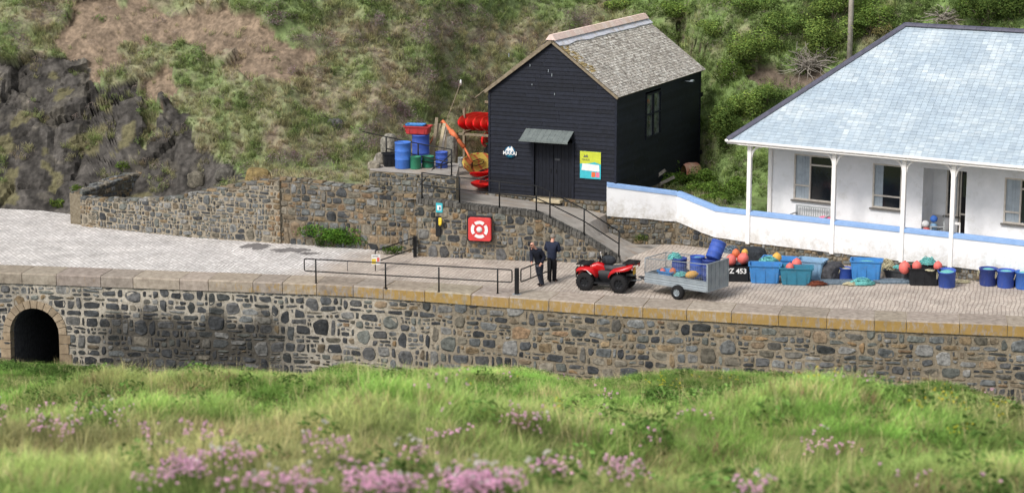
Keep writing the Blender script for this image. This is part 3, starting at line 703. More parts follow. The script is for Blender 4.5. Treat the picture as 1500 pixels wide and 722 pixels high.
# backing, back wall, corner boards
mb.prism([(0,.03,0),(HW,.03,0),(HW,.03,Hh),(XM,.03,RZ),(0,.03,Hh)],(0,.02,0),0,(.5,.5,.5,1)) if False else None
for y_ in(HL-.02,):
    mb.add([(0,y_,0),(HW,y_,0),(HW,y_,Hh),(XM,y_,RZ),(0,y_,Hh)],[(0,1,2,3,4)],0,(.8,.8,.8,1))
for X in(.0,HW): mb.box((X,0,Hh/2),(.09,.09,Hh-.02),col=(1.2,1.2,1.25,1))
mb.box((HW,HL,Hh/2),(.09,.09,Hh-.02)); mb.box((0,HL,Hh/2),(.09,.09,Hh-.02))
mb.box((0.012,HL/2,Hh/2),(.008,HL-.1,Hh-.02),col=(.4,.4,.4,1))
mb.box((dx0-.05,-.03,dtop/2),(.1,.08,dtop)); mb.box((dx1+.05,-.03,dtop/2),(.1,.08,dtop)); 
hchild(mb,'wall',[M['black_wood']])
# pale streaks and nail marks
mb=MB(); r=random.Random(9)
for px,py,h_ in((746,81,.16),(777,96,.1),(804,104,.12),(809,110,.13),(780,124,.06),(813,138,.08)):
    s,z_=hs(px,py); mb=MB(); mb.box((s,-.045,z_),(.03,.008,h_)); hchild(mb,'repair_patch',[M['galv']])
# plinth
mb=MB(); pth=[xy(hp(-.12,-.1)),xy(hp(HW+.1,-.1))]
rubble(mb,[(-.12,-.12),(HW-.2,-.12)],lambda s:.0,lambda s:-.7,lambda s,z,r:pick(r,(TAN,3),(ORG,.8),(GRY,1)),lambda s,z:(.22,.20,.16,1),w=(.18,.4),h=(.16,.24),mort=.03,seed=31,thick=.3)
rubble(mb,[(HW+.08,.7),(HW+.08,HL)],lambda s:.0,lambda s:-.7,lambda s,z,r:pick(r,(TAN,3),(GRY,1)),lambda s,z:(.22,.20,.16,1),w=(.18,.4),h=(.16,.24),mort=.03,seed=32,thick=.3)
hchild(mb,'plinth',[M['mortar'],M['stone']])
# roof
def roof_slope(side):
    mb=MB(); r=random.Random(5+side); n=Vector((side*(RZ-Hh),0,XM)).normalized(); dn=Vector((side*XM,0,-(RZ-Hh))).normalized(); Ls=math.hypot(XM,RZ-Hh)+.18; w=.19; rh=.135; nr=int(Ls/rh)+1
    top=Vector((XM,0,RZ+.05)); L0,L1=-.14,HL+.30
    for i in range(nr):
        d0,d1=i*rh,min((i+1)*rh,Ls); y=L0-(w/2 if i%2 else 0)
        while y<L1:
            a,b=max(y,L0),min(y+w,L1); y+=w
            if b-a<.03: continue
            t=r.random(); k=r.uniform(.75,1.15)
            base=(.74,.69,.63) if t<.55 else ((.96,.93,.87) if t<.86 else (.50,.46,.42))
            if side==1 and a<.55 and d0<2.1 and d0>.35 and r.random()<.75: base=(.56,.42,.18)
            lf=.009+r.uniform(0,.010); g=.002
            q=[top+dn*d0+n*0,top+dn*(d1+.02)+n*lf]
            mb.add([q[0]+Vector((0,a+g,0)),q[0]+Vector((0,b-g,0)),q[1]+Vector((0,b-g,0))+dn*r.uniform(-.01,.015),q[1]+Vector((0,a+g,0)),top+dn*(d1+.02)+Vector((0,b-g,0))-n*.01,top+dn*(d1+.02)+Vector((0,a+g,0))-n*.01],[(0,1,2,3),(3,2,4,5)],0,tuple(v*k for v in base)+(1,))
    # underlay board
    a=top+dn*0-n*.02; b=top+dn*Ls-n*.02
    vs=[]
    for p in(a,b):
        for yy in(L0+.02,L1-.02):
            for o_ in(0,-.05): vs.append(p+Vector((0,yy,0))+n*o_)
    mb.add(vs,[(0,2,6,4),(1,5,7,3),(0,1,3,2),(4,6,7,5),(0,4,5,1),(2,3,7,6)],1)
    return mb
ms=mat('lichen_slate', rgb(255,255,255), rgb(130,120,112), scale=10, rough=.95, bump=.03, bscale=24, attr='Col', detail=10, stain=(rgb(214,209,200),8,.53,.62))
o=hchild(roof_slope(1),'roof',[ms,M['timber']]); hchild(roof_slope(-1),'roof',[ms,M['pale_timber']])
mb=MB(); y=-.2; r=random.Random(2)   # ridge: mortar flashing + tiles
for sd,wd in((1,.46),(-1,.4)):
    dn=Vector((sd*XM,0,-(RZ-Hh))).normalized(); n=Vector((sd*(RZ-Hh),0,XM)).normalized(); q=[]; K=24
    for k in range(K+1):
        y=-.18+(HL+.62)*k/K; wv=wd*(1+.22*mn.noise(Vector((y*.8,sd,0)))); q.append((Vector((XM,y,RZ+.13)),Vector((XM,y,RZ+.05))+dn*wv+n*.05,Vector((XM,y,RZ+.05))+dn*wv))
    for k in range(K):
        mb.add([*q[k],*q[k+1]],[(0,1,4,3),(1,2,5,4)],0)
hchild(mb,'ridge_flashing',[mat('flashing',rgb(222,222,232),rgb(200,202,216),scale=4,rough=.8,bump=.01,stain=(rgb(176,160,140),3,.5,.75))])
mb=MB()
for k in range(24):
    y0=-.2+k*(HL+.55)/24; c=r.choice([(1.1,1.02,1.04,1),(1.08,.98,.98,1),(1.12,1.1,1.12,1),(1.05,.98,.93,1)])
    mb.add([(XM-.22,y0+.01,RZ+.02),(XM-.06,y0+.01,RZ+.24),(XM+.06,y0+.01,RZ+.24),(XM+.24,y0+.01,RZ+.02),(XM-.22,y0+.445,RZ+.02),(XM-.06,y0+.445,RZ+.24),(XM+.06,y0+.445,RZ+.24),(XM+.24,y0+.445,RZ+.02)],[(0,1,5,4),(1,2,6,5),(2,3,7,6),(0,3,2,1),(4,5,6,7)],0,c)
hchild(mb,'ridge_tiles',[mat('ridge_pink',rgb(232,214,204),rgb(208,190,180),scale=5,rough=.85,attr='Col',bump=.006)])
# verge boards
mb=MB(); dn=Vector((-XM,0,-(RZ-Hh))).normalized(); 
def bar(mb,a,b,w,h,mi=0,up=Vector((0,0,1)),col=None):
    a=Vector(a); b=Vector(b); t=(b-a).normalized(); x=t.cross(up).normalized()*w/2; y=x.cross(t).normalized()*h/2
    vs=[p+sx_*x+sy_*y for p in(a,b) for sx_,sy_ in((-1,-1),(1,-1),(1,1),(-1,1))]
    mb.add(vs,[(0,1,2,3)[::-1],(4,5,6,7),(0,1,5,4),(1,2,6,5),(2,3,7,6),(3,0,4,7)],mi,col)
pkp=Vector((XM,-.15,RZ-.03)); bar(mb,pkp,pkp+dn*3.75,.03,.13); 
bar(mb,pkp+Vector((0,.05,.10)),pkp+dn*4.3+Vector((0,.05,.06)),.1,.035)
hchild(mb,'verge_board',[M['timber']])
mb=MB(); dn=Vector((XM,0,-(RZ-Hh))).normalized(); bar(mb,pkp+dn*.1,pkp+dn*3.7,.025,.1); hchild(mb,'verge_board',[M['timber']])
# doors
dw=(dx1-dx0)/2
for k in range(2):
    mb=MB(); 
    for i in range(5):
        w=(dw-.02)/5; mb.box((dx0+k*dw+.01+w*(i+.5),.05,dtop/2-.02),(w-.008,.03,dtop-.04),col=(.8,.8,.8,1))
    d=hchild(mb,'door',[M['black_wood']])
    mb=MB(); mb.box((dx0+dw+(.12 if k else -.12),.02,dtop*.47),(.03,.03,.16)); h_=mb.build('handle',[M['black_metal']],d)
    if k:
        mb=MB(); s_,z_=hs(816,234); mb.box((s_,.028,z_),(.22,.006,.08)); mb.build('nameplate',[M['grey_plastic']],d)
        bpy_t=None
mb=MB(); mb.box((dx0+dw*.9,-.3,-.1),(1.2,.4,.14),ch=.02); hchild(mb,'door_step',[M['pale_timber']])
mb=MB(); ax0,az0=hs(771,188); ax1,_=hs(841,193); out=.72; azb=az0-.38
n=9
for i in range(n):
    w=(ax1-ax0)/n; x=ax0+i*w
    mb.add([(x+.004,-.03,az0),(x+w-.004,-.03,az0),(x+w-.004,-out,azb),(x+.004,-out,azb),(x+.004,-.03,az0-.03),(x+w-.004,-.03,az0-.03),(x+w-.004,-out,azb-.03),(x+.004,-out,azb-.03)],[(0,1,2,3),(7,6,5,4),(3,2,6,7),(0,3,7,4),(1,5,6,2)])
    mb.box((x+.004,-.37,(az0+azb)/2+.012),(.014,.01,.02))
mb.box(((ax0+ax1)/2,-out-.01,azb-.03),(ax1-ax0+.03,.02,.07))
hchild(mb,'canopy',[M['dark_galv']])
# side window
mb=MB(); X=HW
mb.box((X-.03,(wy0+wy1)/2,(wz0+wz1)/2),(.02,wy1-wy0,wz1-wz0),mi=1)
wf=MB(); cy=(wy0+wy1)/2; cz=(wz0+wz1)/2
for y_ in(wy0,wy1,cy): wf.box((X+.02,y_,cz),(.09,.09,wz1-wz0+.1))
for z_ in(wz0,wz1,cz+.05): wf.box((X+.021,cy,z_),(.09,wy1-wy0+.1,.07 if z_!=cz+.05 else .05))
o=hchild(wf,'window',[M['black_wood']])
pm=mat('dusty_pane',rgb(112,118,116),rgb(50,52,54),scale=2.2,rough=.25,spec=.6,stain=(rgb(150,60,52),3.1,.62,.7))
mb=MB(); mb.box((X-.015,cy,cz),(.015,wy1-wy0,wz1-wz0)); mb.build('pane',[pm],o)
# arm lamp on the side wall
ly,lz=hside(982,125); mb=MB(); mb.tube([(X+.03,ly+1.5,lz-.0),(X+.5,ly+1.2,lz+.05),(X+.62,ly+1.0,lz+.1)],.025,6); mb.box((X+.66,ly+.95,lz+.12),(.12,.2,.06)); hchild(mb,'bracket_lamp',[M['galv']])
# ------------------------------------------------------------------ signs (own things)
def text_mesh(name,txt,size,mt,parent,loc,rot=(math.pi/2,0,0),ext=.002,align='CENTER',sx_=1.,bold=False):
    cu=bpy.data.curves.new(name,'FONT'); cu.body=txt; cu.size=size; cu.align_x=align; cu.align_y='CENTER'; cu.extrude=ext; cu.resolution_u=2
    if bold: cu.offset=size*.028
    o=bpy.data.objects.new(name,cu); me=bpy.data.meshes.new_from_object(o); bpy.data.objects.remove(o); bpy.data.curves.remove(cu)
    me.materials.clear(); me.materials.append(mt)
    q=bpy.data.objects.new(name,me); COL.objects.link(q); q.parent=parent; q.location=loc; q.rotation_euler=rot; q.scale=(sx_,1,1); return q
cx_,cz_=hs(748,223); rr=8.7/34.6
t=thing('round_sign','round teal sign with white mountain peaks and lettering on the black boathouse front','sign',hp(cx_,-.05,HZ0+cz_),R_(-24.3))
mb=MB(); mb.lathe([(0,-.0),(rr,-.0),(rr,-.02),(0,-.02)],n=36,axis='Y'); mb.build('disc',[M['sign_teal']],t)
mb=MB(); k=rr
mb.prism([(-.85*k,-.026,.12*k),(-.62*k,-.026,.55*k),(-.42*k,-.026,.78*k),(-.2*k,-.026,.95*k),(-.05*k,-.026,.62*k),(.12*k,-.026,.78*k),(.3*k,-.026,1.08*k),(.52*k,-.026,.72*k),(.78*k,-.026,.12*k),(.5*k,-.026,.3*k),(.25*k,-.026,.12*k),(0,-.026,.34*k),(-.3*k,-.026,.12*k),(-.55*k,-.026,.3*k)],(0,.004,0)); mb.build('emblem',[M['sign_white']],t)
text_mesh('lettering','MAKAI',.21,M['sign_white'],t,(0,-.028,-.16*k),bold=True)
mb=MB(); mb.box((0,-.026,-.62*k),(.75*k,.004,.05*k)); mb.build('underline',[M['sign_cyan']],t)
a0,b0=hs(850.5,221); a1,b1=hs(881,224); _,b2=hs(851,260.5); bw=a1-a0; bh_=b0-b2
t=thing('info_board','lime and turquoise information board right of the boathouse door','sign',hp((a0+a1)/2,-.06,HZ0+(b0+b2)/2),R_(-24.3))
def board(name,pts,m_,y=-.0,th=.006,par=None):
    mb=MB(); mb.prism([(x*bw,y,z*bh_) for x,z in pts],(0,th,0)); return mb.build(name,[m_],par or t)
board('panel',[(-.5,-.5),(.5,-.5),(.5,.5),(-.5,.5)],M['sign_cyan'],0,.02)
board('upper_panel',[(-.5,.04),(-.1,.06),(.2,.12),(.5,.05),(.5,.5),(-.5,.5)],M['sign_lime'],-.004)
board('white_panel',[(-.42,-.2),(.44,-.22),(.42,.02),(-.38,.05)],M['sign_white'],-.008)
board('orange_square',[(.06,-.43),(.24,-.43),(.24,-.25),(.06,-.25)],M['sign_orange'],-.008); board('pale_square',[(.27,-.43),(.44,-.43),(.44,-.25),(.27,-.25)],M['pink'],-.008)
board('emblem',[(-.34,.28),(-.27,.38),(-.22,.33),(-.16,.4),(-.1,.28)],M['sign_grey'],-.008)
text_mesh('lettering','MAKAI',.12,M['sign_grey'],t,(-.22*bw,-.01,.19*bh_))
# ================================================================== BUNGALOW
bung=thing('bungalow','white bungalow with pale blue slate hipped roof and open veranda on white posts','house',bp_(-9.5,0,.9),-TH)
BZ=.9
def bl(px,py,d=0.):   # local s (from the origin of the empty), z for pixels on the facade plane at depth d
    o_=bp_(-9.5,d); s,z=PL(px,py,o_,BU); return s,z-BZ
SET=1.8; E0,E1=-.9,26.0; ZE=4.62-BZ; bb=5.25; RI=4.44; ZT=4.5-BZ
def bm_(mb,name,mats,par=None): return mb.build(name,mats,par or bung)
# facade with openings
w1a,w1b=bl(1163.6,225,SET),bl(1163.6,292,SET); w1c=bl(1220,230,SET); W1=(w1a[0],w1c[0]+.1,w1b[1],w1a[1])
w2a,w2b=bl(1279,239,SET),bl(1279,304,SET); w2c=bl(1322,240,SET); W2=(w2a[0],w2c[0],w2b[1],w2a[1])
w3a,w3b=bl(1472,260,SET),bl(1472,327,SET); W3=(w3a[0],w3a[0]+1.5,w3b[1],w3a[1])
ra,rb=bl(1353,246,SET),bl(1416.5,253,SET); RC=(ra[0],rb[0],-.0,ra[1])
W4=(W3[1]+2.2,W3[1]+3.9,W3[2],W3[3]); W5=(W4[1]+2.2,W4[1]+3.9,W3[2],W3[3])
mb=MB()
def wallstrip(s0,s1,z0,z1,d=SET):
    if s1-s0<.01 or z1-z0<.01: return
    mb.box(((s0+s1)/2,d+.12,(z0+z1)/2),(s1-s0,.24,z1-z0))
x=0.
for (a,b,z0,z1) in (W1,W2,RC,W3,W4,W5):
    wallstrip(x,a,-.2,ZT); wallstrip(a,b,-.2,z0); wallstrip(a,b,z1,ZT); x=b
wallstrip(x,E1-.5,-.2,ZT)
mb.box((.12,SET+.24+4.1,ZT/2-.1),(.24,8.2,ZT+.2)); mb.box(((E1-.5)/2,SET+8.55,ZT/2-.1),(E1-.5,.24,ZT+.2)); mb.box((E1-.62,SET+.24+4.1,ZT/2-.1),(.24,8.2,ZT+.2))
# recess walls
RD=.95
mb.box((RC[0]-.06,SET+.24+RD/2,ZT/2),(.12,RD,ZT)); mb.box((RC[1]+.06,SET+.24+RD/2,ZT/2),(.12,RD,ZT)); mb.box(((RC[0]+RC[1])/2,SET+.24+RD/2,RC[3]+.05),(RC[1]-RC[0]+.2,RD,.1))
bm_(mb,'wall',[M['white_render']])
mb=MB(); mb.box((E1/2-.2,.9,-.02),(E1,1.78,.12)); mb.box(((RC[0]+RC[1])/2,SET+.5,-.03),(RC[1]-RC[0],1.6,.12)); bm_(mb,'veranda_floor',[M['concrete']])
mb=MB(); mb.box((E1/2-.2,.96,ZE-.10),(E1-.1,1.62,.04)); bm_(mb,'veranda_ceiling',[M['white_paint']])
mb=MB(); mb.box((E1/2-.45,-.02,ZE-.16),(E1+.3,.14,.14)); mb.box((.0,SET/2,ZE-.16),(.14,SET,.14)); bm_(mb,'beam',[M['white_paint']])
def window(W,casem,splits,d=SET,curtain=None,name='window'):
    s0,s1,z0,z1=W; mbf=MB(); f=.065
    for s in(s0+f/2,s1-f/2): mbf.box((s,d+.06,(z0+z1)/2),(f,.1,z1-z0))
    for z in(z0+f/2,z1-f/2): mbf.box(((s0+s1)/2,d+.062,z),(s1-s0-.01,.1,f))
    for (a,b,c,e) in splits: mbf.box(((a+b)/2,d+.066,(c+e)/2),(max(b-a,.055),.1,max(e-c,.055)))
    o=bm_(mbf,name,[M['frame_beige']])
    m_=MB(); m_.box(((s0+s1)/2,d-.03,z0-.03),(s1-s0+.14,.14,.06)); m_.build('sill',[M['sill_grey']],o)
    m_=MB(); m_.box(((s0+s1)/2,d+.09,(z0+z1)/2),(s1-s0-.04,.01,z1-z0-.04)); m_.build('pane',[M['glass']],o)
    for c in(curtain or []):
        m_=MB(); a,b=c; n=14; vs=[]
        for i in range(n+1):
            for z in(z0+.06,z1-.06): vs.append((a+(b-a)*i/n,d+.078+.008*math.sin(i*2.3),z))
        m_.add(vs,[(2*i,2*i+2,2*i+3,2*i+1) for i in range(n)],0,(1,1,1,1),True); m_.build('curtain',[M['curtain']],o)
    return o
m1=bl(1187,226,SET)[0]; zsp=bl(1175,272,SET)[1]; ztr=bl(1200,243,SET)[1]
window(W1,None,[(m1-.03,m1+.03,W1[2],W1[3]),(W1[0],m1,zsp-.03,zsp+.03),(m1,W1[1],ztr-.03,ztr+.03)],curtain=[(W1[0]+.06,m1-.03)])
z2=bl(1290,287,SET)[1]
window(W2,None,[(W2[0],W2[1],z2-.03,z2+.03)],curtain=[(W2[0]+.06,W2[0]+.42)])
m3=bl(1496,262,SET)[0]; z3=bl(1480,311,SET)[1]
window(W3,None,[(m3-.03,m3+.03,W3[2],W3[3]),(W3[0],m3,z3-.03,z3+.03),(m3,W3[1],W3[3]-.42,W3[3]-.36)],curtain=[(W3[0]+.06,m3-.03)])
for W in(W4,W5): window(W,None,[((W[0]+W[1])/2-.03,(W[0]+W[1])/2+.03,W[2],W[3])],curtain=[(W[0]+.06,W[0]+.7)])
# recess back: window, door
rw_=RC[1]-RC[0]; dq=SET+.24+RD-.1
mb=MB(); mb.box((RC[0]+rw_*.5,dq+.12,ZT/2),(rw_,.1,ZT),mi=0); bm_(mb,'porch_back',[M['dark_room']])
window((RC[0]+.55,RC[0]+rw_*.60,.95,RC[3]-.1),None,[],d=dq-.02,curtain=[(RC[0]+.78,RC[0]+rw_*.56)],name='porch_window')
mb=MB(); a_=RC[0]+.0; mb.box((a_+.27,dq+.03,ZT/2),(.55,.08,ZT)); mb.box((a_+rw_*.3,dq+.03,.45),(rw_*.6,.08,.95)); bm_(mb,'porch_wall',[M['white_render']])
mb=MB(); ds0=RC[0]+rw_*.62; ds1=RC[1]-.04
mb.box(((ds0+ds1)/2,dq+.04,RC[3]/2),(ds1-ds0,.05,RC[3]-.06)); d=bm_(mb,'door',[M['dark_room']])
mb=MB(); mb.box(((ds0+ds1)/2,dq+.01,1.05),(ds1-ds0-.1,.03,.07)); mb.box((ds0+.04,dq+.01,RC[3]/2),(.06,.03,RC[3]-.1)); mb.build('rail',[M['frame_beige']],d)
mb=MB(); mb.box(((ds0+ds1)/2,dq+.005,RC[3]*.75),(ds1-ds0-.25,.02,.9)); mb.build('pane',[M['glass']],d)
# posts with curved braces
def vpost(s,d=0.,front=True,z0=-.5):
    mb=MB(); mb.box((s,d-.06 if front else d,(z0+ZE-.1)/2),(.17,.15,ZE-.1-z0),ch=.012)
    p=bm_(mb,'post',[M['white_paint']])
    if front:
        for sg in(-1,1):
            if s<1 and sg<0: continue
            mb=MB(); pts=[]
            for k in range(9):
                a=math.pi/2*k/8; r_=.46; pts.append((s+sg*(.07+r_*(1-math.cos(a))),d-.05,ZE-.22-r_+r_*math.sin(a)))
            for p0,p1 in zip(pts,pts[1:]): bar(mb,p0,p1,.07,.05,up=Vector((0,1,0)))
            mb.build('brace',[M['white_paint']],p)
posts=[bl(1097,340,-.0)[0],bl(1220,357)[0],bl(1321.5,373)[0],bl(1393,385)[0],bl(1393,385)[0]+4.2,bl(1393,385)[0]+8,bl(1393,385)[0]+12]
for s in posts: vpost(s)
vpost(.02,SET-.02,False,-.1)
# roof: slates laid one by one on the front slope and the hip end
ROOFC=[(.50,.575,.645),(.53,.605,.67),(.52,.59,.655),(.56,.63,.69),(.60,.665,.715),(.66,.715,.755),(.70,.745,.775)]
EOUT=-.35
def slates(mb,o,u,up,ls_top,seed,n,rows_L,width):
    """o: eave start; u along eave; up: unit vector up the slope; region trimmed by f(row distance)->(s0,s1)"""
    r=random.Random(seed); rh=.155; nr=int(rows_L/rh)
    for i in range(nr):
        d0,d1=i*rh,(i+1)*rh; s0,s1=ls_top(d0); t0,t1=ls_top(min(d1,rows_L)); s=s0-(.13 if i%2 else 0)*1.
        while s<s1:
            w=.25; a,b=max(s,s0),min(s+w,s1); s+=w
            if b-a<.02: continue
            a2,b2=max(a,t0),min(b,t1)
            if b2-a2<-.0: a2=b2=(a2+b2)/2
            tt=mn.noise(Vector((a*.7,i*.13,seed)))+r.uniform(-.34,.34)
            c=ROOFC[min(6,max(0,int((tt+.8)*4.2)))]; k=r.uniform(.93,1.07)
            lf=.013+r.uniform(0,.006)
            A=o+u*(a+.004)+up*(d0-.012)+n*lf; B=o+u*(b-.004)+up*(d0-.012)+n*lf
            mb.add([A,B,o+u*(b2-.004)+up*(d1+.02)+n*.002,o+u*(a2+.004)+up*(d1+.02)+n*.002,A-n*.012,B-n*.012],[(0,1,2,3),(0,4,5,1)],0,(c[0]*k*.76,c[1]*k*.80,c[2]*k*.82,1))
LS=math.hypot(bb,RI); X=Vector((1,0,0)); Y=Vector((0,1,0)); Z=Vector((0,0,1))
up=(Y*bb+Z*RI).normalized(); n=(-Y*RI+Z*bb).normalized()
mb=MB(); slates(mb,Vector((E0,EOUT,ZE)),X,up,lambda d:(bb*d/LS,E1-E0-bb*d/LS),1,n,LS,E1-E0); 
up2=(X*bb+Z*RI).normalized(); n2=(-X*RI+Z*bb).normalized()
slates(mb,Vector((E0,EOUT+2*bb,ZE)),-Y,up2,lambda d:(bb*d/LS,2*bb-bb*d/LS),2,n2,LS,2*bb)
up3=(-Y*bb+Z*RI).normalized(); n3=(Y*RI+Z*bb).normalized()
o_=[Vector((E0,EOUT,ZE)),Vector((E1,EOUT,ZE)),Vector((E1,EOUT+2*bb,ZE)),Vector((E0,EOUT+2*bb,ZE)),Vector((E0+bb,EOUT+bb,ZE+RI)),Vector((E1-bb,EOUT+bb,ZE+RI))]
o_=[v-Z*.012 for v in o_]
mb.add(o_,[(0,1,5,4),(2,3,4,5),(3,0,4),(1,2,5)],0,(.36,.43,.5,1))
bm_(mb,'roof',[M['slate']])
mb=MB(); rg=Vector((E0+bb,EOUT+bb,ZE+RI)); rg2=Vector((E1-bb,EOUT+bb,ZE+RI))
for a,b in((Vector((E0,EOUT,ZE)),rg),(Vector((E0,EOUT+2*bb,ZE)),rg),(rg,rg2),(Vector((E1,EOUT,ZE)),rg2),(Vector((E1,EOUT+2*bb,ZE)),rg2)):
    t_=(b-a); L_=t_.length; t_.normalize(); sd=t_.cross(Z).normalized()
    k=int(L_/.5)
    for i in range(k):
        p0=a+t_*(L_*i/k+.004); p1=a+t_*(L_*(i+1)/k-.004); vs=[]
        for p in(p0,p1):
            for o2,h in((-.17,-.03),(-.13,.05),(-.04,.10),(.04,.10),(.13,.05),(.17,-.03)): vs.append(p+sd*o2+Z*h)
        mb.add(vs,[(j,j+1,7+j,6+j) for j in range(5)]+[(0,1,2,3,4,5)[::-1],(6,7,8,9,10,11)])
bm_(mb,'ridge_capping',[M['lead']])
mb=MB(); mb.box((E1/2+E0/2,EOUT+.04,ZE-.10),(E1-E0,.05,.14)); mb.box((E0+.04,EOUT+bb,ZE-.10),(.05,2*bb,.14)); mb.box((E0/2+.0,EOUT+bb,ZE-.15),(-E0,2*bb-.1,.03)); mb.box((E1/2,EOUT/2+.0,ZE-.155),(E1-E0-.1,-EOUT+.1,.03)); bm_(mb,'fascia',[M['white_paint']])
mb=MB(); mb.tube([(E0-.02,EOUT-.04,ZE-.05),(E1,EOUT-.04,ZE-.05)],.06,8); mb.tube([(E0-.05,EOUT,ZE-.05),(E0-.05,EOUT+2*bb,ZE-.05)],.06,8); bm_(mb,'gutter',[M['white_paint']])
# veranda furniture ------------------------------------------------
def vp(px,py,d,z):  # world position on veranda: local depth d, height z above floor
    s,_=bl(px,py,d); return bp_(-9.5+s,d,BZ+z+.04)
sB,_=bl(1187,300,1.3)
def local_bench(name,label,s,d,L_,mt,rz=0.):
    t=thing(name,label,'bench',bp_(-9.5+s,d,BZ+.04),-TH+rz)
    mb=MB(); 
    for k in range(5): mb.box((0,-.20+k*.1,.43),(L_,.08,.025))
    mb.build('seat',[mt],t)
    mb=MB(); mb.box((0,.26,.92),(L_,.04,.07)); mb.box((0,.26,.52),(L_,.04,.05))
    for k in range(15): mb.box((-L_/2+.08+k*(L_-.16)/14,.26,.72),(.035,.02,.36))
    mb.build('backrest',[mt],t)
    for sx_ in(-1,1):
        for y_,h in((-.24,.62),(.26,.95)):
            mb=MB(); mb.box((sx_*(L_/2-.03),y_,h/2),(.06,.06,h)); mb.build('leg',[mt],t)
        mb=MB(); mb.box((sx_*(L_/2-.03),.0,.64),(.07,.56,.035)); mb.build('armrest',[mt],t)
    return t
mat('bench_grey',rgb(176,180,182),rgb(150,154,156),scale=6,rough=.8)
local_bench('garden_bench','pale grey slatted bench under the left bungalow window',sB,1.35,1.55,M['bench_grey'])
local_bench('porch_bench','small pale cane seat inside the bungalow porch recess',bl(1374,320,SET+.3)[0],SET+.25,.8,M['bench_grey'],rz=-1.2)
t=tag(MB().ball((0,0,.16),.17,sc=(1.3,1,.8)).ball((.2,.02,.13),.12).build('cushion',[M['pink']]),'crumpled pink cushion on the right end of the garden bench','cushion'); t.location=bp_(-9.5+sB+.62,1.25,BZ+.42)
# hanging fenders / string of painted floats by the porch
t=thing('float_bundle','bundle of pale and blue floats standing by the porch opening','floats',bp_(-9.5+RC[0]+.25,SET-.15,BZ+.04),0)
for k,(x,z,c) in enumerate(((0,.18,'sign_white'),(.02,.46,'coral_plastic'),(-.02,.72,'sign_white'),(.28,.3,'blue_plastic'),(.30,.62,'pale_blue_plastic'),(.3,.92,'blue_plastic'))):
    MB().ball((x,0,z),.15,sc=(1,1,.95)).build('float',[M[c]],t)
t=thing('white_chair','white wooden chair at the right edge of the porch','chair',bp_(-9.5+RC[1]-.35,SET-.25,BZ+.04),-TH)
MB().box((0,0,.45),(.4,.4,.04)).build('seat',[M['white_paint']],t); MB().box((0,.19,.85),(.4,.03,.1)).box((-.18,.19,.68),(.035,.03,.45)).box((.18,.19,.68),(.035,.03,.45)).build('backrest',[M['white_paint']],t)
for a in(-.18,.18):
    for b_ in(-.18,.18): MB().box((a,b_,.22),(.035,.035,.44)).build('leg',[M['white_paint']],t)

# ================================================================== RAILINGS
def ground_c(px,py): return frontpt(px)
def railing(name,label,posts,tops,rails,r=.024,pr=.03,mt='black_metal',extra=None,cat='railing'):
    """posts: list (base point, height); rails: list of polylines"""
    t=thing(name,label,cat,posts[0][0])
    M0=Matrix.Translation(-Vector(posts[0][0]))
    for b,h in posts: MB().tube([b,b+Vector((0,0,h))],pr,8,M=M0).tube([b+Vector((0,0,.0)),b+Vector((0,0,.015))],pr*2.2,10,M=M0).build('post',[M[mt]],t)
    for pl in rails: MB().tube(pl,r,8,M=M0).build('rail',[M[mt]],t)
    return t
# quay rail
bs=[P(463,415),P(565,422),P(643,427),P(729,430)]
def qz(px,z): # point above the railing base line
    s=(px-463)/(729-463); a=bs[0]+(bs[-1]-bs[0])*s; 
    # refine so it projects at px
    u=(bs[-1]-bs[0]).normalized(); ss,_=PL(px,400,bs[0],u); q=bs[0]+u*ss; q.z=z; return q
zt_,zl_=.93,.46
loop=[]
a,b=qz(446,0),qz(750,0); u=(b-a).normalized()
def rr_loop(a,b,z0,z1,c=.07):
    pts=[]; u=(b-a).normalized()
    for cx,cz,a0 in((a+u*c,z1-c,90),(a+u*c,z0+c,180),(b-u*c,z0+c,270),(b-u*c,z1-c,0)):
        for k in range(4):
            an=R_(a0+30*k); q=cx+u*(c*math.cos(an)); pts.append(Vector((q.x,q.y,cz+c*math.sin(an))))
    return pts
t=railing('quay_railing','long low black railing with rounded ends on the quay coping',[(p,zt_) for p in bs],None,[])
MB().tube(rr_loop(a,b,zl_,zt_),.024,8,closed=True,M=Matrix.Translation(-bs[0])).build('rail',[M['black_metal']],t)
bo=P(757,431.5)
t=thing('bollard_post','thick black square gate post standing beside the end of the quay railing','post',bo)
MB().box((0,0,.5),(.14,.14,1.0),ch=.01,rz=R_(-18)).build('post',[M['black_metal']],t); MB().box((0,0,.012),(.3,.3,.024),rz=R_(-18)).build('base_plate',[M['galv']],t)
g0,g1=P(763,413,.46),P(806,396,.46); g0.z=g1.z=0
t=thing('quay_gate','open black tubular gate the man in front leans on','gate',g0)
MB().tube(rr_loop(g0,g1,.46,.93),.026,8,closed=True,M=Matrix.Translation(-g0)).build('frame',[M['black_metal']],t)
gm=g0.lerp(g1,.33); MB().tube([gm+Vector((0,0,.46)),gm+Vector((0,0,.93))],.02,6,M=Matrix.Translation(-g0)).build('bar',[M['black_metal']],t)
MB().tube([g1+Vector((0,0,0)),g1+Vector((0,0,.93))],.03,8,M=Matrix.Translation(-g0)).build('post',[M['black_metal']],t)
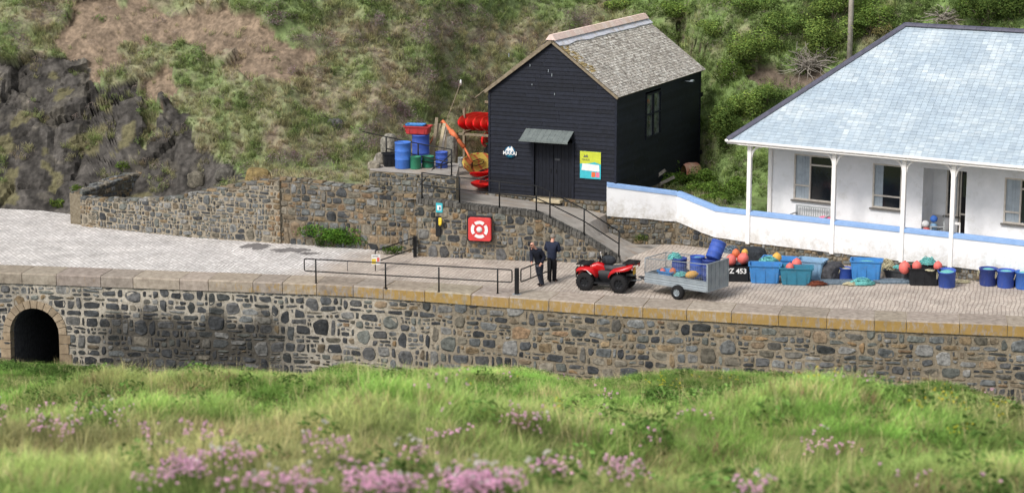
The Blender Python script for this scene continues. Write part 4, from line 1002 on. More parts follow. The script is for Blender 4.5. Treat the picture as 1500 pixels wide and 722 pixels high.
# short rail at the wall corner
pk0=P(608,376.5); pk1=P(550,397)
t=thing('corner_railing','black railing running down from the thick post at the terrace wall corner','railing',pk0)
M0=Matrix.Translation(-pk0)
MB().box((0,0,.42),(.14,.14,.86),ch=.01).build('post',[M['black_metal']],t)
MB().tube(rr_loop(pk0+Vector((0,0,0)),pk1,.36,.80),.024,8,closed=True,M=M0).build('rail',[M['black_metal']],t)
MB().tube([pk1,pk1+Vector((0,0,.8))],.02,6,M=M0).build('post',[M['black_metal']],t)
q=P(509,397); t=thing('marker_stake','thin dark stake standing behind the left part of the quay railing','stake',q); MB().tube([(0,0,0),(0,0,.38)],.014,6).build('rod',[M['grey_plastic']],t)
# warning sign
t=thing('warning_notice','small white notice with red and yellow blocks tied to the corner railing','sign',P(551,397)+Vector((0,-.06,.2)),R_(5))
MB().box((0,0,.27),(.34,.012,.4)).build('panel',[M['sign_white']],t); MB().box((-.08,-.009,.2),(.16,.004,.2)).build('yellow_block',[M['yellow_paint']],t); MB().box((.09,-.009,.27),(.1,.004,.16)).build('red_block',[M['coral_plastic']],t); MB().box((-.02,-.009,.40),(.22,.004,.03)).build('text_line',[M['sign_grey']],t)
# terrace rail along wall C
def topC(px): s,z=path_hit(pC[1:],px,lerp_tab(px,CT)); x,y,nx,ny=atC(s+.35); return Vector((x-nx*.12,y-ny*.12,max(z,0)))
tp=[617,672,731,785,805,855,906]; ps=[(topC(x),1.06) for x in tp]
railing('terrace_railing','black two-bar handrail along the terrace wall top and down beside the ramp',ps,None,[[p+Vector((0,0,1.04)) for p,_ in ps],[p+Vector((0,0,.55)) for p,_ in ps]])
# platform railings
pa,pb,pc_=P(566,235,PZ),P(613,250,PZ-.2),P(661.5,257,PZ); pb=pa.lerp(pc_,.5); pl_=pa-(pc_-pa)*.38
railing('platform_railing','black rail along the front edge of the blue drum platform',[(pa,1.0),(pb,1.0),(pc_,1.05)],None,[[pl_+Vector((0,0,1)),pa+Vector((0,0,1)),pb+Vector((0,0,1)),pc_+Vector((0,0,1.05))],[pa+Vector((0,0,.5)),pb+Vector((0,0,.5)),pc_+Vector((0,0,.5))]])
sa,sb_,sc_,sd_=P(607,275,2.35),P(636,281,2.2),P(646,281,2.2),P(616,290,2.35)
railing('step_railing','short black rail with closely set posts left of the terrace, between drums and terrace wall',[(sa,1.15),(sb_,1.05),(sc_,1.15)],None,[[sa+Vector((0,0,1.15)),sc_+Vector((0,0,1.15)),pc_+Vector((0,0,.9))],[sa+Vector((0,0,.6)),sb_+Vector((0,0,.6)),sc_+Vector((0,0,.62))],[sd_+Vector((0,0,.55)),sb_+Vector((0,0,1.0)),pc_+Vector((0,0,.55))]])
# wall fittings
def onC(px,py,out=.06): s,z=path_hit(pC[1:],px,py); x,y,nx,ny=atC(s+.35); return Vector((x+nx*out,y+ny*out,z)), math.atan2(nx,-ny)*1.
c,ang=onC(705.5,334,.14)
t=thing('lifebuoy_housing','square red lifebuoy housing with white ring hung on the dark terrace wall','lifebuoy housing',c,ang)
MB().box((-.06,.03,.0),(1.02,.12,1.04),ch=.03).build('shadow_board',[M['black_plastic']],t)  # black board added to stand for the shadow round the housing
mb=MB(); S_=.47; rc=.1; pts=[]
for cx_2,cz_2,a0 in((S_-rc,S_-rc,0),(-S_+rc,S_-rc,90),(-S_+rc,-S_+rc,180),(S_-rc,-S_+rc,270)):
    for k in range(5): an=R_(a0+22.5*k); pts.append((cx_2+rc*math.cos(an),-.2,cz_2+rc*math.sin(an)))
mb.prism(pts,(0,.16,0)); o=mb.build('housing',[M['lifebuoy_red']],t); bevel_mod(o,.03,3)
mb=MB(); 
for k in range(4):
    a0=R_(12+90*k-45+0); pts=[]
    seg=[a0+R_(74)*i/8-R_(4) for i in range(9)]
    for a in seg: pts.append((.35*math.cos(a),-.215,.35*math.sin(a)))
    for a in seg[::-1]: pts.append((.225*math.cos(a),-.215,.225*math.sin(a)))
    mb.prism(pts,(0,.02,0))
mb.build('white_ring',[M['sign_white']],t)
mb=MB(); mb.lathe([(0,-.222),(.115,-.222),(.115,-.2)],n=24,axis='Y'); mb.build('centre_disc',[M['sign_white']],t)
c,ang=onC(644,304,.06); t=thing('blue_notice','small pale turquoise notice at the top of the terrace wall corner','sign',c,ang)
MB().box((0,0,0),(.27,.02,.38)).build('panel',[M['sign_cyan']],t); MB().box((.0,-.012,.0),(.17,.004,.2)).build('white_mark',[M['sign_white']],t); MB().box((.03,-.015,-.02),(.06,.004,.12)).build('symbol',[M['sign_teal']],t)
c,ang=onC(646,324,.09); t=thing('wall_phone','yellow emergency handset with a dark board for its shadow on the terrace wall','telephone',c,ang)
MB().box((-.1,.03,-.2),(.2,.04,.8)).build('shadow_board',[M['black_plastic']],t); MB().tube([(.02,-.09,.16),(.06,-.11,.1),(.05,-.11,-.08),(0,-.09,-.13)],.045,8).box((-.01,-.08,.02),(.08,.06,.3),ch=.01).build('handset',[M['yellow_paint']],t)  # black panel stands in for the dark shadow beside the handset

# ================================================================== PEOPLE
def skin_mesh(name,nodes,edges,mt,parent=None,sub=2,root=0,mats=None,matfn=None):
    me=bpy.data.meshes.new(name); me.from_pydata([n[0] for n in nodes],edges,[]); o=bpy.data.objects.new(name,me); COL.objects.link(o)
    sk=o.modifiers.new('skin','SKIN'); sk.use_smooth_shade=True
    for i,n in enumerate(nodes):
        r=n[1]; me.skin_vertices[0].data[i].radius=(r if isinstance(r,tuple) else (r,r)); me.skin_vertices[0].data[i].use_root=(i==root)
    sb=o.modifiers.new('sub','SUBSURF'); sb.levels=sb.render_levels=sub
    dg=bpy.context.evaluated_depsgraph_get(); m2=bpy.data.meshes.new_from_object(o.evaluated_get(dg)); bpy.data.objects.remove(o); bpy.data.meshes.remove(me)
    m2.name=name; m2.materials.clear()
    for m_ in(mats or [mt]): m2.materials.append(m_)
    if matfn:
        for p in m2.polygons: p.material_index=matfn(p.center)
    q=bpy.data.objects.new(name,m2); COL.objects.link(q)
    if parent: q.parent=parent
    return q
def person(label,loc,rz,J,jacket,trousers,hair,group=None,glasses=False,hemc=None,bald=True):
    """J: joint dict in local coords, person faces -y"""
    t=thing('person',label,'person',loc,rz,group); V=lambda k:Vector(J[k])
    hd=V('head'); fw=Vector(J.get('face',(0,-1,0))).normalized(); sd=fw.cross(Vector((0,0,1))).normalized()
    # body: one continuous skinned surface
    nodes=[(V('pelvis'),(.14,.11)),(V('waist'),(.13,.10)),(V('chest'),(.165,.12)),(V('neck')-Vector((0,0,.03)),(.075,.075)),(V('neck')+Vector((0,0,.05)),(.058,.06)),(hd+Vector((0,0,-.07)),(.07,.075)),(hd+Vector((0,0,.03)),(.085,.095)),(hd+Vector((0,0,.10)),(.05,.06))]
    edges=[(0,1),(1,2),(2,3),(3,4),(4,5),(5,6),(6,7)]
    def chain(start,pts):
        p=start
        for v,r in pts: nodes.append((Vector(v),r)); edges.append((p,len(nodes)-1)); p=len(nodes)-1
        return p
    for s in('L','R'):
        sg=1 if s=='L' else -1
        h=chain(3 if False else 2,[(V('sh'+s),.062),(V('el'+s),.045),(V('wr'+s),.030)])
        d=(V('wr'+s)-V('el'+s)).normalized(); side=d.cross(Vector((0,1,.2))).normalized()
        palm=V('wr'+s)+d*.06; pi=chain(h,[(palm,(.036,.02))])
        for k,(o_,ln) in enumerate(((-.03,.062),(-.01,.075),(.01,.07),(.028,.052))):
            k1=palm+d*.035+side*o_; cv=Vector(J.get('curl',(0,0,-.02)))
            chain(pi,[(k1,.0105),(k1+d*ln*.5+cv*.4,.0095),(k1+d*ln*.85+cv,.008)])
        chain(h,[(V('wr'+s)+d*.03+side*.035,.012),(V('wr'+s)+d*.065+side*.06,.010)])
        k=chain(0,[(V('hip'+s),.10),(V('kn'+s),.062),(V('an'+s),.042)])
        toe=V('toe'+s); an=V('an'+s); chain(k,[(Vector((an.x,an.y,.045)),.045),(an.lerp(toe,.6)*Vector((1,1,0)) if False else Vector((an.x+(toe.x-an.x)*.6,an.y+(toe.y-an.y)*.6,.04)),.042),(Vector((toe.x,toe.y,.035)),.032)])
    body=skin_mesh('body',nodes,edges,M['skin'],t)
    # face
    c=hd+Vector((0,0,.01)); MB().ball(c+fw*.098+Vector((0,0,-.005)),.016,8,sc=(1,1,1.6)).build('nose',[M['skin']],t)
    for s in(-1,1): MB().ball(c+sd*s*.088,.026,8,sc=(.5,1,1.3)).build('ear',[M['skin']],t)
    mb=MB(); mb.tube([c+fw*.088+sd*x+Vector((0,0,-.055)) for x in(-.025,0,.025)],.006,6); mb.build('mouth',[M['brown_cloth']],t)
    mb=MB()
    for s in(-1,1): mb.ball(c+fw*.083+sd*s*.034+Vector((0,0,.022)),.013 if not glasses else .024,8,sc=(1,1,.8))
    if glasses: mb.tube([c+sd*-.085+fw*.0+Vector((0,0,.025)),c+fw*.09+sd*-.05+Vector((0,0,.025)),c+fw*.097+Vector((0,0,.028)),c+fw*.09+sd*.05+Vector((0,0,.025)),c+sd*.085+Vector((0,0,.025))],.006,6)
    mb.build('sunglasses' if glasses else 'eyes',[M['black_plastic']],t)
    # hair
    bm=bmesh.new(); bmesh.ops.create_icosphere(bm,subdivisions=3,radius=1)
    cut=[v for v in bm.verts if (Vector(v.co).dot(fw)>.15 and v.co.z<.62) or v.co.z<-.45 or (bald and v.co.z>.45)]
    bmesh.ops.delete(bm,geom=cut,context='VERTS')
    for v in bm.verts: v.co=Vector((v.co.x*.098,v.co.y*.104,v.co.z*.112))*(1+.05*mn.noise(v.co*5))
    me=bpy.data.meshes.new('hair'); bm.to_mesh(me); bm.free(); me.materials.append(hair); o=bpy.data.objects.new('hair',me); COL.objects.link(o); o.parent=t; o.location=hd+Vector((0,0,.035))-fw*.008
    # jacket
    k=1.22; P_=V('pelvis')
    nodes=[(P_+Vector((0,0,-.17)),(.20,.165)),(P_+Vector((0,0,.06)),(.20,.165)),(V('waist')+Vector((0,0,.05)),(.20,.165)),(V('chest'),(.215,.17)),(V('neck')-Vector((0,0,.06)),(.12,.10)),(V('neck')-Vector((0,0,.0)),(.078,.078))]
    edges=[(0,1),(1,2),(2,3),(3,4),(4,5)]
    for s in('L','R'):
        n0=len(nodes); wr=V('wr'+s); el=V('el'+s); nodes+=[(V('sh'+s),.10),(V('sh'+s).lerp(el,.5),.088),(el,.08),(el.lerp(wr,.5),.07),(wr.lerp(el,-.12),.058)]
        edges+=[(3,n0),(n0,n0+1),(n0+1,n0+2),(n0+2,n0+3),(n0+3,n0+4)]
    skin_mesh('jacket',nodes,edges,jacket,t,root=0)
    if hemc: skin_mesh('shirt_hem',[(P_+Vector((0,0,-.26)),(.185,.155)),(P_+Vector((0,0,-.06)),(.188,.155))],[(0,1)],hemc,t)
    nodes=[(P_+Vector((0,0,.05)),(.158,.125)),(P_+Vector((0,0,-.05)),(.155,.125))]; edges=[(0,1)]
    for s in('L','R'):
        n0=len(nodes); h,kn,an=V('hip'+s),V('kn'+s),V('an'+s); nodes+=[(h+Vector((0,0,-.06)),.128),(h.lerp(kn,.5),.115),(kn,.098),(kn.lerp(an,.5),.09),(an+Vector((0,0,-.02)),.088),(an+Vector((0,0,-.05)),.088)]
        edges+=[(1,n0),(n0,n0+1),(n0+1,n0+2),(n0+2,n0+3),(n0+3,n0+4),(n0+4,n0+5)]
    skin_mesh('trousers',nodes,edges,trousers,t,root=0)
    for s in('L','R'):
        an,toe=V('an'+s),V('toe'+s); d=(toe-an); d.z=0; d.normalize()
        skin_mesh('shoe',[(Vector((an.x,an.y,.05))-d*.05,(.046,.042)),(Vector((an.x,an.y,.055))+d*.04,(.05,.045)),(Vector((toe.x,toe.y,.04))-d*.03,(.052,.034)),(Vector((toe.x,toe.y,.035))+d*.02,(.038,.025))],[(0,1),(1,2),(2,3)],M['dark_cloth'],t,sub=1)
    return t
# man in front: faces left/toward the gate, right hand on the gate bar
l1=P(789,418.5); hand=P(777,386,.95)
rz1=R_(-38)
inv=(Matrix.Translation(l1)@Matrix.Rotation(rz1,4,'Z')).inverted(); hl=inv@hand
J1=dict(pelvis=(0.0,.05,.93),waist=(-.02,-.01,1.10),chest=(-.04,-.12,1.31),neck=(-.06,-.20,1.48),head=(-.08,-.29,1.60),face=(-.25,-1,-.25),
 shL=(.17,-.12,1.39),elL=(.27,.02,1.14),wrL=(.22,-.12,.94),shR=(-.22,-.17,1.38),elR=tuple(Vector((-.2,-.1,1.4)).lerp(Vector(hl),.52)+Vector((-.03,.04,-.05))),wrR=tuple(Vector(hl)+Vector((.03,.04,.06))),
 hipL=(.09,.03,.90),knL=(.10,-.02,.50),anL=(.11,.08,.09),toeL=(.13,-.12,.04),hipR=(-.09,.03,.90),knR=(-.06,.06,.50),anR=(-.03,.22,.09),toeR=(-.05,.02,.04))
person('bald man in sunglasses and navy fleece, leaning one hand on the gate',l1,rz1,J1,M['navy_cloth'],M['jeans'],M['grey_hair'],glasses=True,hemc=M['grey_cloth'])
l2=P(808.5,412)
J2=dict(pelvis=(0,.0,.95),waist=(0,.0,1.12),chest=(0,-.03,1.36),neck=(0,-.06,1.55),head=(0.0,-.10,1.685),face=(.1,-1,-.15),
 shL=(.215,-.03,1.45),elL=(.28,-.04,1.20),wrL=(.10,-.26,1.14),shR=(-.215,-.03,1.45),elR=(-.28,-.05,1.20),wrR=(-.10,-.26,1.16),
 hipL=(.09,0,.92),knL=(.10,-.02,.50),anL=(.10,.02,.09),toeL=(.13,-.18,.04),hipR=(-.09,0,.92),knR=(-.09,-.02,.50),anR=(-.10,.02,.09),toeR=(-.15,-.17,.04))
person('taller grey haired man in dark blue jacket and black trousers, seen from behind',l2,R_(160),J2,M['navy_jacket'],M['dark_cloth'],M['grey_hair'],bald=False)
# ================================================================== QUAD BIKE
fwv=Vector((-1.25,.46,0)).normalized(); rzq=math.atan2(fwv.y,fwv.x); qc=Vector((3.36,77.33,0))+Vector((.345,.94,0))*.46
quad=thing('quad_bike','red farm quad bike with black seat and yellow number plate, parked before the trailer','quad bike',qc,rzq)
def loft(mb,secs,mi=0,col=None,closed=False,smooth=True):
    n=len(secs[0]); vs=[v for s in secs for v in s]
    fs=[(i*n+k,i*n+k+1,(i+1)*n+k+1,(i+1)*n+k) for i in range(len(secs)-1) for k in range(n-1)]
    if closed: fs+=[(i*n+n-1,i*n,(i+1)*n,(i+1)*n+n-1) for i in range(len(secs)-1)]+[tuple(range(n))[::-1],tuple((len(secs)-1)*n+k for k in range(n))]
    mb.add(vs,fs,mi,col,smooth)
def wheel(parent,x,y,r,w,name='wheel',rimm='black_plastic',steer=0.,knob=True):
    z=r; t=MB(); R=[(r*.52,-w/2),(r*.80,-w/2*1.04),(r*.95,-w*.40),(r,-w*.25),(r,w*.25),(r*.95,w*.40),(r*.80,w/2*1.04),(r*.52,w/2)]
    t.lathe(R,n=28,axis='Y')
    if knob:
        for k in range(20):
            a=2*math.pi*k/20
            for j,yy in enumerate((-.33,-.1,.12,.34)):
                an=a+(j%2)*.157; Mx=Matrix.Rotation(an,4,'Y'); t.box((0,yy*w,r*.995),(.045,w*.17,.035),M=Mx)
    tyre=t.build('wheel',[M['rubber']],parent); tyre.name='wheel'; tyre.location=(x,y,z); tyre.rotation_euler=(0,0,steer)
    m_=MB(); m_.lathe([(r*.54,-w*.42),(r*.50,-w*.30),(r*.30,-w*.18),(.05,-w*.22),(0,-w*.22)],n=20,axis='Y').lathe([(r*.54,w*.42),(r*.50,w*.30),(r*.30,w*.18),(.05,w*.22),(0,w*.22)],n=20,axis='Y')
    for k in range(6):
        a=2*math.pi*k/6
        for s in(-1,1): m_.box((0,s*w*.30,r*.3),(.035,.02,r*.42),M=Matrix.Rotation(a,4,'Y'))
    m_.build('rim',[M[rimm]],tyre)
quad.scale=(1.04,1.04,1.10); WB=.64; TR=.47
for x in(-WB,WB):
    for y in(-TR,TR): wheel(quad,x,y,.315,.25 if x<0 else .21,steer=R_(0))
def arch_secs(cx,y0,y1,r0,r1,a0,a1,n=10,th=.0,zc=.315):
    """fender strip around wheel centre"""
    secs=[]
    for k in range(n+1):
        a=a0+(a1-a0)*k/n; c,s=math.cos(a),math.sin(a)
        secs.append([Vector((cx+r0*c,y0,zc+r0*s)),Vector((cx+r1*c,(y0+y1)/2,zc+r1*s)),Vector((cx+r1*c,y1-(.03 if y1>0 else -.03),zc+r1*s)),Vector((cx+(r1-.05)*c,y1,zc+(r1-.05)*s))])
    return secs
# main body shell (red): front cowl, tank, tail
mb=MB()
def sec(x,w,zb,zt,wt,n=9):
    pts=[Vector((x,-w,zb))]
    for k in range(n):
        a=math.pi*(1-k/(n-1)); pts.append(Vector((x,wt*math.cos(a),zt-.10+(.10)*math.sin(a)**.7)))
    pts.append(Vector((x,w,zb))); return pts
loft(mb,[sec(.98,.24,.52,.60,.18),sec(.93,.30,.50,.72,.24),sec(.75,.33,.55,.80,.27),sec(.5,.30,.58,.86,.22),sec(.30,.22,.55,.93,.15),sec(.12,.16,.52,.90,.12),sec(-.02,.14,.52,.78,.12)],closed=True)
b0=mb.build('body',[M['red_body']],quad)
for sg in(-1,1):
    mb=MB(); 
    secs=[]
    for x,z0,z1,yo in((1.0,.56,.70,.42),(.92,.66,.745,.56),(.72,.73,.775,.62),(.50,.72,.775,.62),(.36,.62,.74,.56),(.28,.50,.66,.46),(.22,.42,.56,.36)):
        secs.append([Vector((x,sg*.18,z1+.02)),Vector((x,sg*(yo-.10),z1+.01)),Vector((x,sg*yo,z1-.03)),Vector((x,sg*yo,z0)),Vector((x,sg*(yo-.02),z0-.01)),Vector((x,sg*(yo-.12),z1-.04))])
    loft(mb,secs); mb.build('front_fender',[M['red_body']],quad)
    mb=MB(); secs=[]
    for x,z0,z1,yo in((-.18,.42,.55,.36),(-.25,.52,.66,.47),(-.36,.64,.75,.57),(-.55,.74,.80,.62),(-.78,.76,.86,.62),(-.98,.80,.93,.56),(-1.12,.88,.98,.50)):
        secs.append([Vector((x,sg*.15,z1+.03)),Vector((x,sg*(yo-.10),z1+.02)),Vector((x,sg*yo,z1-.03)),Vector((x,sg*yo,z0)),Vector((x,sg*(yo-.02),z0-.01)),Vector((x,sg*(yo-.12),z1-.04))])
    loft(mb,secs); mb.build('rear_fender',[M['red_body']],quad)
    mb=MB(); mb.box((0.02,sg*.36,.27),(.62,.26,.03),ch=.01); mb.box((.02,sg*.49,.30),(.62,.03,.05)); 
    mb.prism([(.26,sg*.30,.28),(.34,sg*.42,.56),(.26,sg*.42,.60),(.16,sg*.30,.30)],(0,sg*.02,0)); mb.build('footrest',[M['black_plastic']],quad)
    mb=MB(); secs=[]
    for k in range(7):
        x=.26-.08*k; secs.append([Vector((x,sg*.20,.34)),Vector((x,sg*.24,.45)),Vector((x,sg*.21,.60)),Vector((x,sg*.14,.68))])
    loft(mb,secs); mb.build('side_panel',[M['black_plastic']],quad)
    mb=MB(); mb.ball((.985,sg*.17,.66),.065,12,sc=(.5,1.2,.8)); mb.build('headlight',[mat('lamp_glass'+('' if sg>0 else '_b'),rgb(225,228,230),rough=.15)],quad)
    mb=MB(); mb.prism([(.50,sg*.627,.715),(.56,sg*.627,.74),(.40,sg*.617,.60),(.35,sg*.607,.60)],(0,sg*.006,0)); mb.build('decal',[M['sign_white']],quad)
# seat
mb=MB()
def seatsec(x,w,z,h): return [Vector((x,-w,z-h)),Vector((x,-w,z-.03)),Vector((x,-w*.75,z)),Vector((x,0,z+.01)),Vector((x,w*.75,z)),Vector((x,w,z-.03)),Vector((x,w,z-h))]
loft(mb,[seatsec(.06,.10,.84,.16),seatsec(-.05,.15,.84,.16),seatsec(-.25,.18,.83,.14),seatsec(-.5,.20,.86,.12),seatsec(-.75,.20,.92,.12),seatsec(-.90,.17,.93,.10)],closed=True)
mb.build('seat',[M['grey_plastic']],quad)
# chassis, engine
mb=MB(); mb.box((0,0,.42),(.75,.34,.34),ch=.04).box((.62,0,.36),(.5,.24,.18),ch=.02).box((-.62,0,.36),(.5,.24,.18),ch=.02); mb.tube([(-.95,0,.42),(-.6,0,.42),(.95,0,.42)],.04,8)
for x in(-WB,WB):
    mb.tube([(x,-TR,.315),(x,TR,.315)],.035,8)
    for s in(-1,1): mb.tube([(x+(.12 if x<0 else -.12),s*.22,.66),(x,s*.36,.34)],.035,8).tube([(x+.15,s*.12,.30),(x,s*.38,.30),(x-.15,s*.12,.30)],.02,6)
mb.build('chassis',[M['black_plastic']],quad)
# bumper, racks
mb=MB(); mb.tube([(.85,-.2,.35),(1.06,-.22,.40),(1.08,-.22,.66),(1.0,-.22,.76)],.02,8).tube([(.85,.2,.35),(1.06,.22,.40),(1.08,.22,.66),(1.0,.22,.76)],.02,8).tube([(1.075,-.22,.5),(1.075,.22,.5)],.018,8).tube([(1.08,-.22,.66),(1.08,.22,.66)],.018,8).box((1.05,0,.55),(.03,.36,.2)); mb.build('bumper',[M['black_metal']],quad)
def rack(x0,x1,z,w,name):
    mb=MB(); mb.tube([(x0,-w,z),(x1,-w,z),(x1,w,z),(x0,w,z)],.016,6,closed=True)
    for k in range(1,6): yy=-w+2*w*k/6; mb.tube([(x0,yy,z),(x1,yy,z)],.011,6)
    mb.box(((x0+x1)/2,0,z-.015),(abs(x1-x0)*.85,w*1.5,.02)); 
    for a in(x0*.5+x1*.5-.12,x0*.5+x1*.5+.12):
        for s in(-1,1): mb.tube([(a,s*w*.6,z),(a,s*w*.6,z-.12)],.012,6)
    mb.build(name,[M['black_metal']],quad)
rack(1.02,.52,.86,.36,'front_rack'); rack(-.72,-1.18,1.0,.36,'rear_rack')
# handlebars
mb=MB(); mb.tube([(.28,0,.86),(.22,0,1.04)],.035,8).tube([(.02,-.38,1.10),(.12,-.28,1.12),(.24,-.08,1.06),(.24,.08,1.06),(.12,.28,1.12),(.02,.38,1.10)],.014,8).box((.25,0,1.08),(.14,.2,.1),ch=.02).tube([(.06,-.30,1.16),(.12,-.42,1.18)],.01,6)
for s in(-1,1): mb.tube([(.0,s*.40,1.095),(.07,s*.29,1.115)],.022,8).tube([(.16,s*.26,1.12),(.10,s*.34,1.12)],.01,6).prism([(.14,s*.2,1.06),(.12,s*.42,1.06),(.10,s*.42,1.2),(.13,s*.22,1.2)],(.01,0,0))
mb.build('handlebar',[M['black_plastic']],quad)
mb=MB(); mb.tube([(.06,.34,1.10),(.10,.36,1.3)],.008,6); mb.ball((.1,.36,1.32),.05,10,sc=(.4,1,.7)); mb.build('mirror',[M['sign_white']],quad)
mb=MB(); mb.ball((-.06,-.10,.98),.23,12,sc=(1.25,.85,.75)); o=mb.build('saddle_bag',[M['net_dark']],quad)
mb=MB(); mb.box((-1.14,.12,.66),(.012,.30,.24),M=Matrix.Rotation(R_(4),4,'Y')); mb.build('number_plate',[M['plate_yellow']],quad)
mb=MB()
for s in(-1,1): mb.box((-1.12,s*.36,.84),(.04,.12,.07),ch=.01)
mb.build('tail_light',[M['red_plastic']],quad)
mb=MB(); mb.tube([(-.7,-.16,.5),(-1.05,-.18,.55)],.05,10).tube([(-.9,0,.36),(-1.3,0,.40)],.022,6); mb.ball((-1.3,0,.43),.035,10); mb.build('tow_hitch',[M['galv']],quad)

# ================================================================== TRAILER
ta=P(954,411,.42); tb=P(1035,428,.42); tc_=P(1060,409.5,.42)
tu=Vector((ta.x-tb.x,ta.y-tb.y,0)); TL=tu.length; tu.normalize(); tu=Matrix.Rotation(R_(8),3,'Z')@tu; rzt=math.atan2(tu.y,tu.x); TWD=1.36
tn=Vector((-tu.y,tu.x,0))     # near side (towards the camera)
org=Vector((tb.x,tb.y,0))+tu*TL/2-tn*TWD/2
tr=thing('trailer','galvanised mesh sided farm trailer loaded with blue drums and floats, hitched behind the quad','trailer',org,rzt)
hx=TL/2; hy=TWD/2; z0=.44; z1=.78; z2=1.46
mb=MB(); mb.box((0,0,z0+.02),(TL-.02,TWD-.02,.04)); mb.build('floor',[M['timber']],tr)
def corr(mb,x0,x1,y,za,zb,nr=3,ax='x'):
    h=(zb-za)/nr
    for k in range(nr):
        prof_=[(0,0),(.02,.12),(.02,.4),(0,.5),(-.0,.62),(.02,.74),(.0,1)]
        for (o0,a0),(o1,a1) in zip(prof_,prof_[1:]):
            if ax=='x': mb.add([(x0,y+o0,za+(k+a0)*h),(x1,y+o0,za+(k+a0)*h),(x1,y+o1,za+(k+a1)*h),(x0,y+o1,za+(k+a1)*h)],[(0,1,2,3)])
            else: mb.add([(y+o0,x0,za+(k+a0)*h),(y+o0,x1,za+(k+a0)*h),(y+o1,x1,za+(k+a1)*h),(y+o1,x0,za+(k+a1)*h)],[(0,1,2,3)])
for s in(-1,1):
    mb=MB(); corr(mb,-hx,hx,s*hy,z0,z1,2); mb.box((0,s*hy,z1+.015),(TL,.05,.03)).box((0,s*hy,z0),(TL,.06,.05)); mb.build('side_panel',[M['galv']],tr)
    mb=MB()
    n=int(TL/.075)
    for k in range(n+1): mb.tube([(-hx+TL*k/n,s*hy,z1),(-hx+TL*k/n,s*hy,z2-.1)],.0035,4,cap=False)
    for k in range(1,8): mb.tube([(-hx,s*hy,z1+(z2-.1-z1)*k/8),(hx,s*hy,z1+(z2-.1-z1)*k/8)],.0035,4,cap=False)
    mb.tube([(-hx,s*hy,z2),(-hx+.05,s*hy,z2-.02),(hx,s*hy,z2-.13)],.018,6); mb.tube([(-hx,s*hy,z1),(-hx,s*hy,z2)],.02,6).tube([(hx,s*hy,z1),(hx,s*hy,z2-.12)],.018,6); mb.build('mesh_side',[M['galv']],tr)
mb=MB(); mb.box((hx,0,(z0+z1)/2),(.03,TWD,z1-z0)); 
for k in range(17): mb.tube([(hx,-hy+TWD*k/16,z1),(hx,-hy+TWD*k/16,z2-.13)],.0035,4,cap=False)
for k in range(1,8): zz=z1+(z2-.13-z1)*k/8; mb.tube([(hx,-hy,zz),(hx,hy,zz)],.0035,4,cap=False)
mb.tube([(hx,-hy,z2-.13),(hx,hy,z2-.13)],.018,6); mb.build('front_mesh',[M['galv']],tr)
mb=MB(); n=5
for k in range(n):
    w=TWD/n; y=-hy+k*w; mb.box((-hx-.02,y+w/2,(z0+z2)/2-.02),(.02,w-.02,z2-z0-.02)).box((-hx-.035,y+.01,(z0+z2)/2-.02),(.02,.025,z2-z0-.02))
mb.box((-hx-.03,0,z2-.01),(.05,TWD+.04,.04)).box((-hx-.03,0,z0),(.05,TWD+.04,.05)).box((-hx-.03,hy,(z0+z2)/2),(.05,.04,z2-z0)).box((-hx-.03,-hy,(z0+z2)/2),(.05,.04,z2-z0)); mb.build('tailboard',[M['galv']],tr)
wc=P(996,437.5); wl=Matrix.Rotation(-rzt,3,'Z')@(wc-org)
for s in(-1,1): wheel(tr,wl.x,s*(hy+.09),.27,.2,rimm='galv',knob=False)
mb=MB(); mb.tube([(wl.x,-hy-.05,.27),(wl.x,hy+.05,.27)],.035,8).box((wl.x,-.4,.35),(.1,.06,.14)).box((wl.x,.4,.35),(.1,.06,.14)).tube([(0,-.4,z0-.04),(hx,-.4,z0-.04),(hx+.75,0,.42)],.03,6).tube([(0,.4,z0-.04),(hx,.4,z0-.04),(hx+.75,0,.42)],.03,6); mb.build('drawbar',[M['galv']],tr)
def trw(x,y,z): return org+Matrix.Rotation(rzt,3,'Z')@Vector((x,y,z))
def on_tr(px,py,z):    # world point in the trailer at height z
    return P(px,py,z)
# ================================================================== CONTAINERS AND GEAR
def drum(name,label,loc,r,h,m_,rz=0,tilt=None,lid=True,group=None,cat='drum',fill=None,handles=False,taper=.0,ribs=True):
    t=thing(name,label,cat,loc,rz,group)
    if tilt: t.rotation_euler=(tilt[0],tilt[1],rz)
    rb=r*(1-taper)
    p=[(0,0),(rb*.94,0),(rb,.03)]
    if ribs: p+=[(rb+(r-rb)*.33,h*.33),(r*1.03,h*.345),(r*1.03,h*.37),(rb+(r-rb)*.39,h*.39),(rb+(r-rb)*.64,h*.64),(r*1.03,h*.66),(r*1.03,h*.69),(r,h*.71)]
    p+=[(r,h*.95),(r*1.04,h*.96),(r*1.04,h)]
    if lid: p+=[(r*.97,h+.015),(r*.9,h),(r*.9,h-.02),(0,h-.015)]
    else: p+=[(r*.95,h),(r*.93,h*.6),(rb*.9,.05),(0,.05)]
    MB().lathe(p,n=24).build('shell',[m_],t)
    if fill:
        MB().lathe([(0,h*.93),(r*.5,h*.95),(r*.92,h*.85)],n=16).build('contents',[fill],t)
    if handles:
        for s in(-1,1):
            pts=[(s*(r*1.03),-.1,h*.86),(s*(r*1.12),-.08,h*.6),(s*r*1.12,0,h*.5),(s*r*1.12,.08,h*.6),(s*r*1.03,.1,h*.86)]; MB().tube(pts,.012,6).build('rope_handle',[M['rope_cream']],t)
    return t
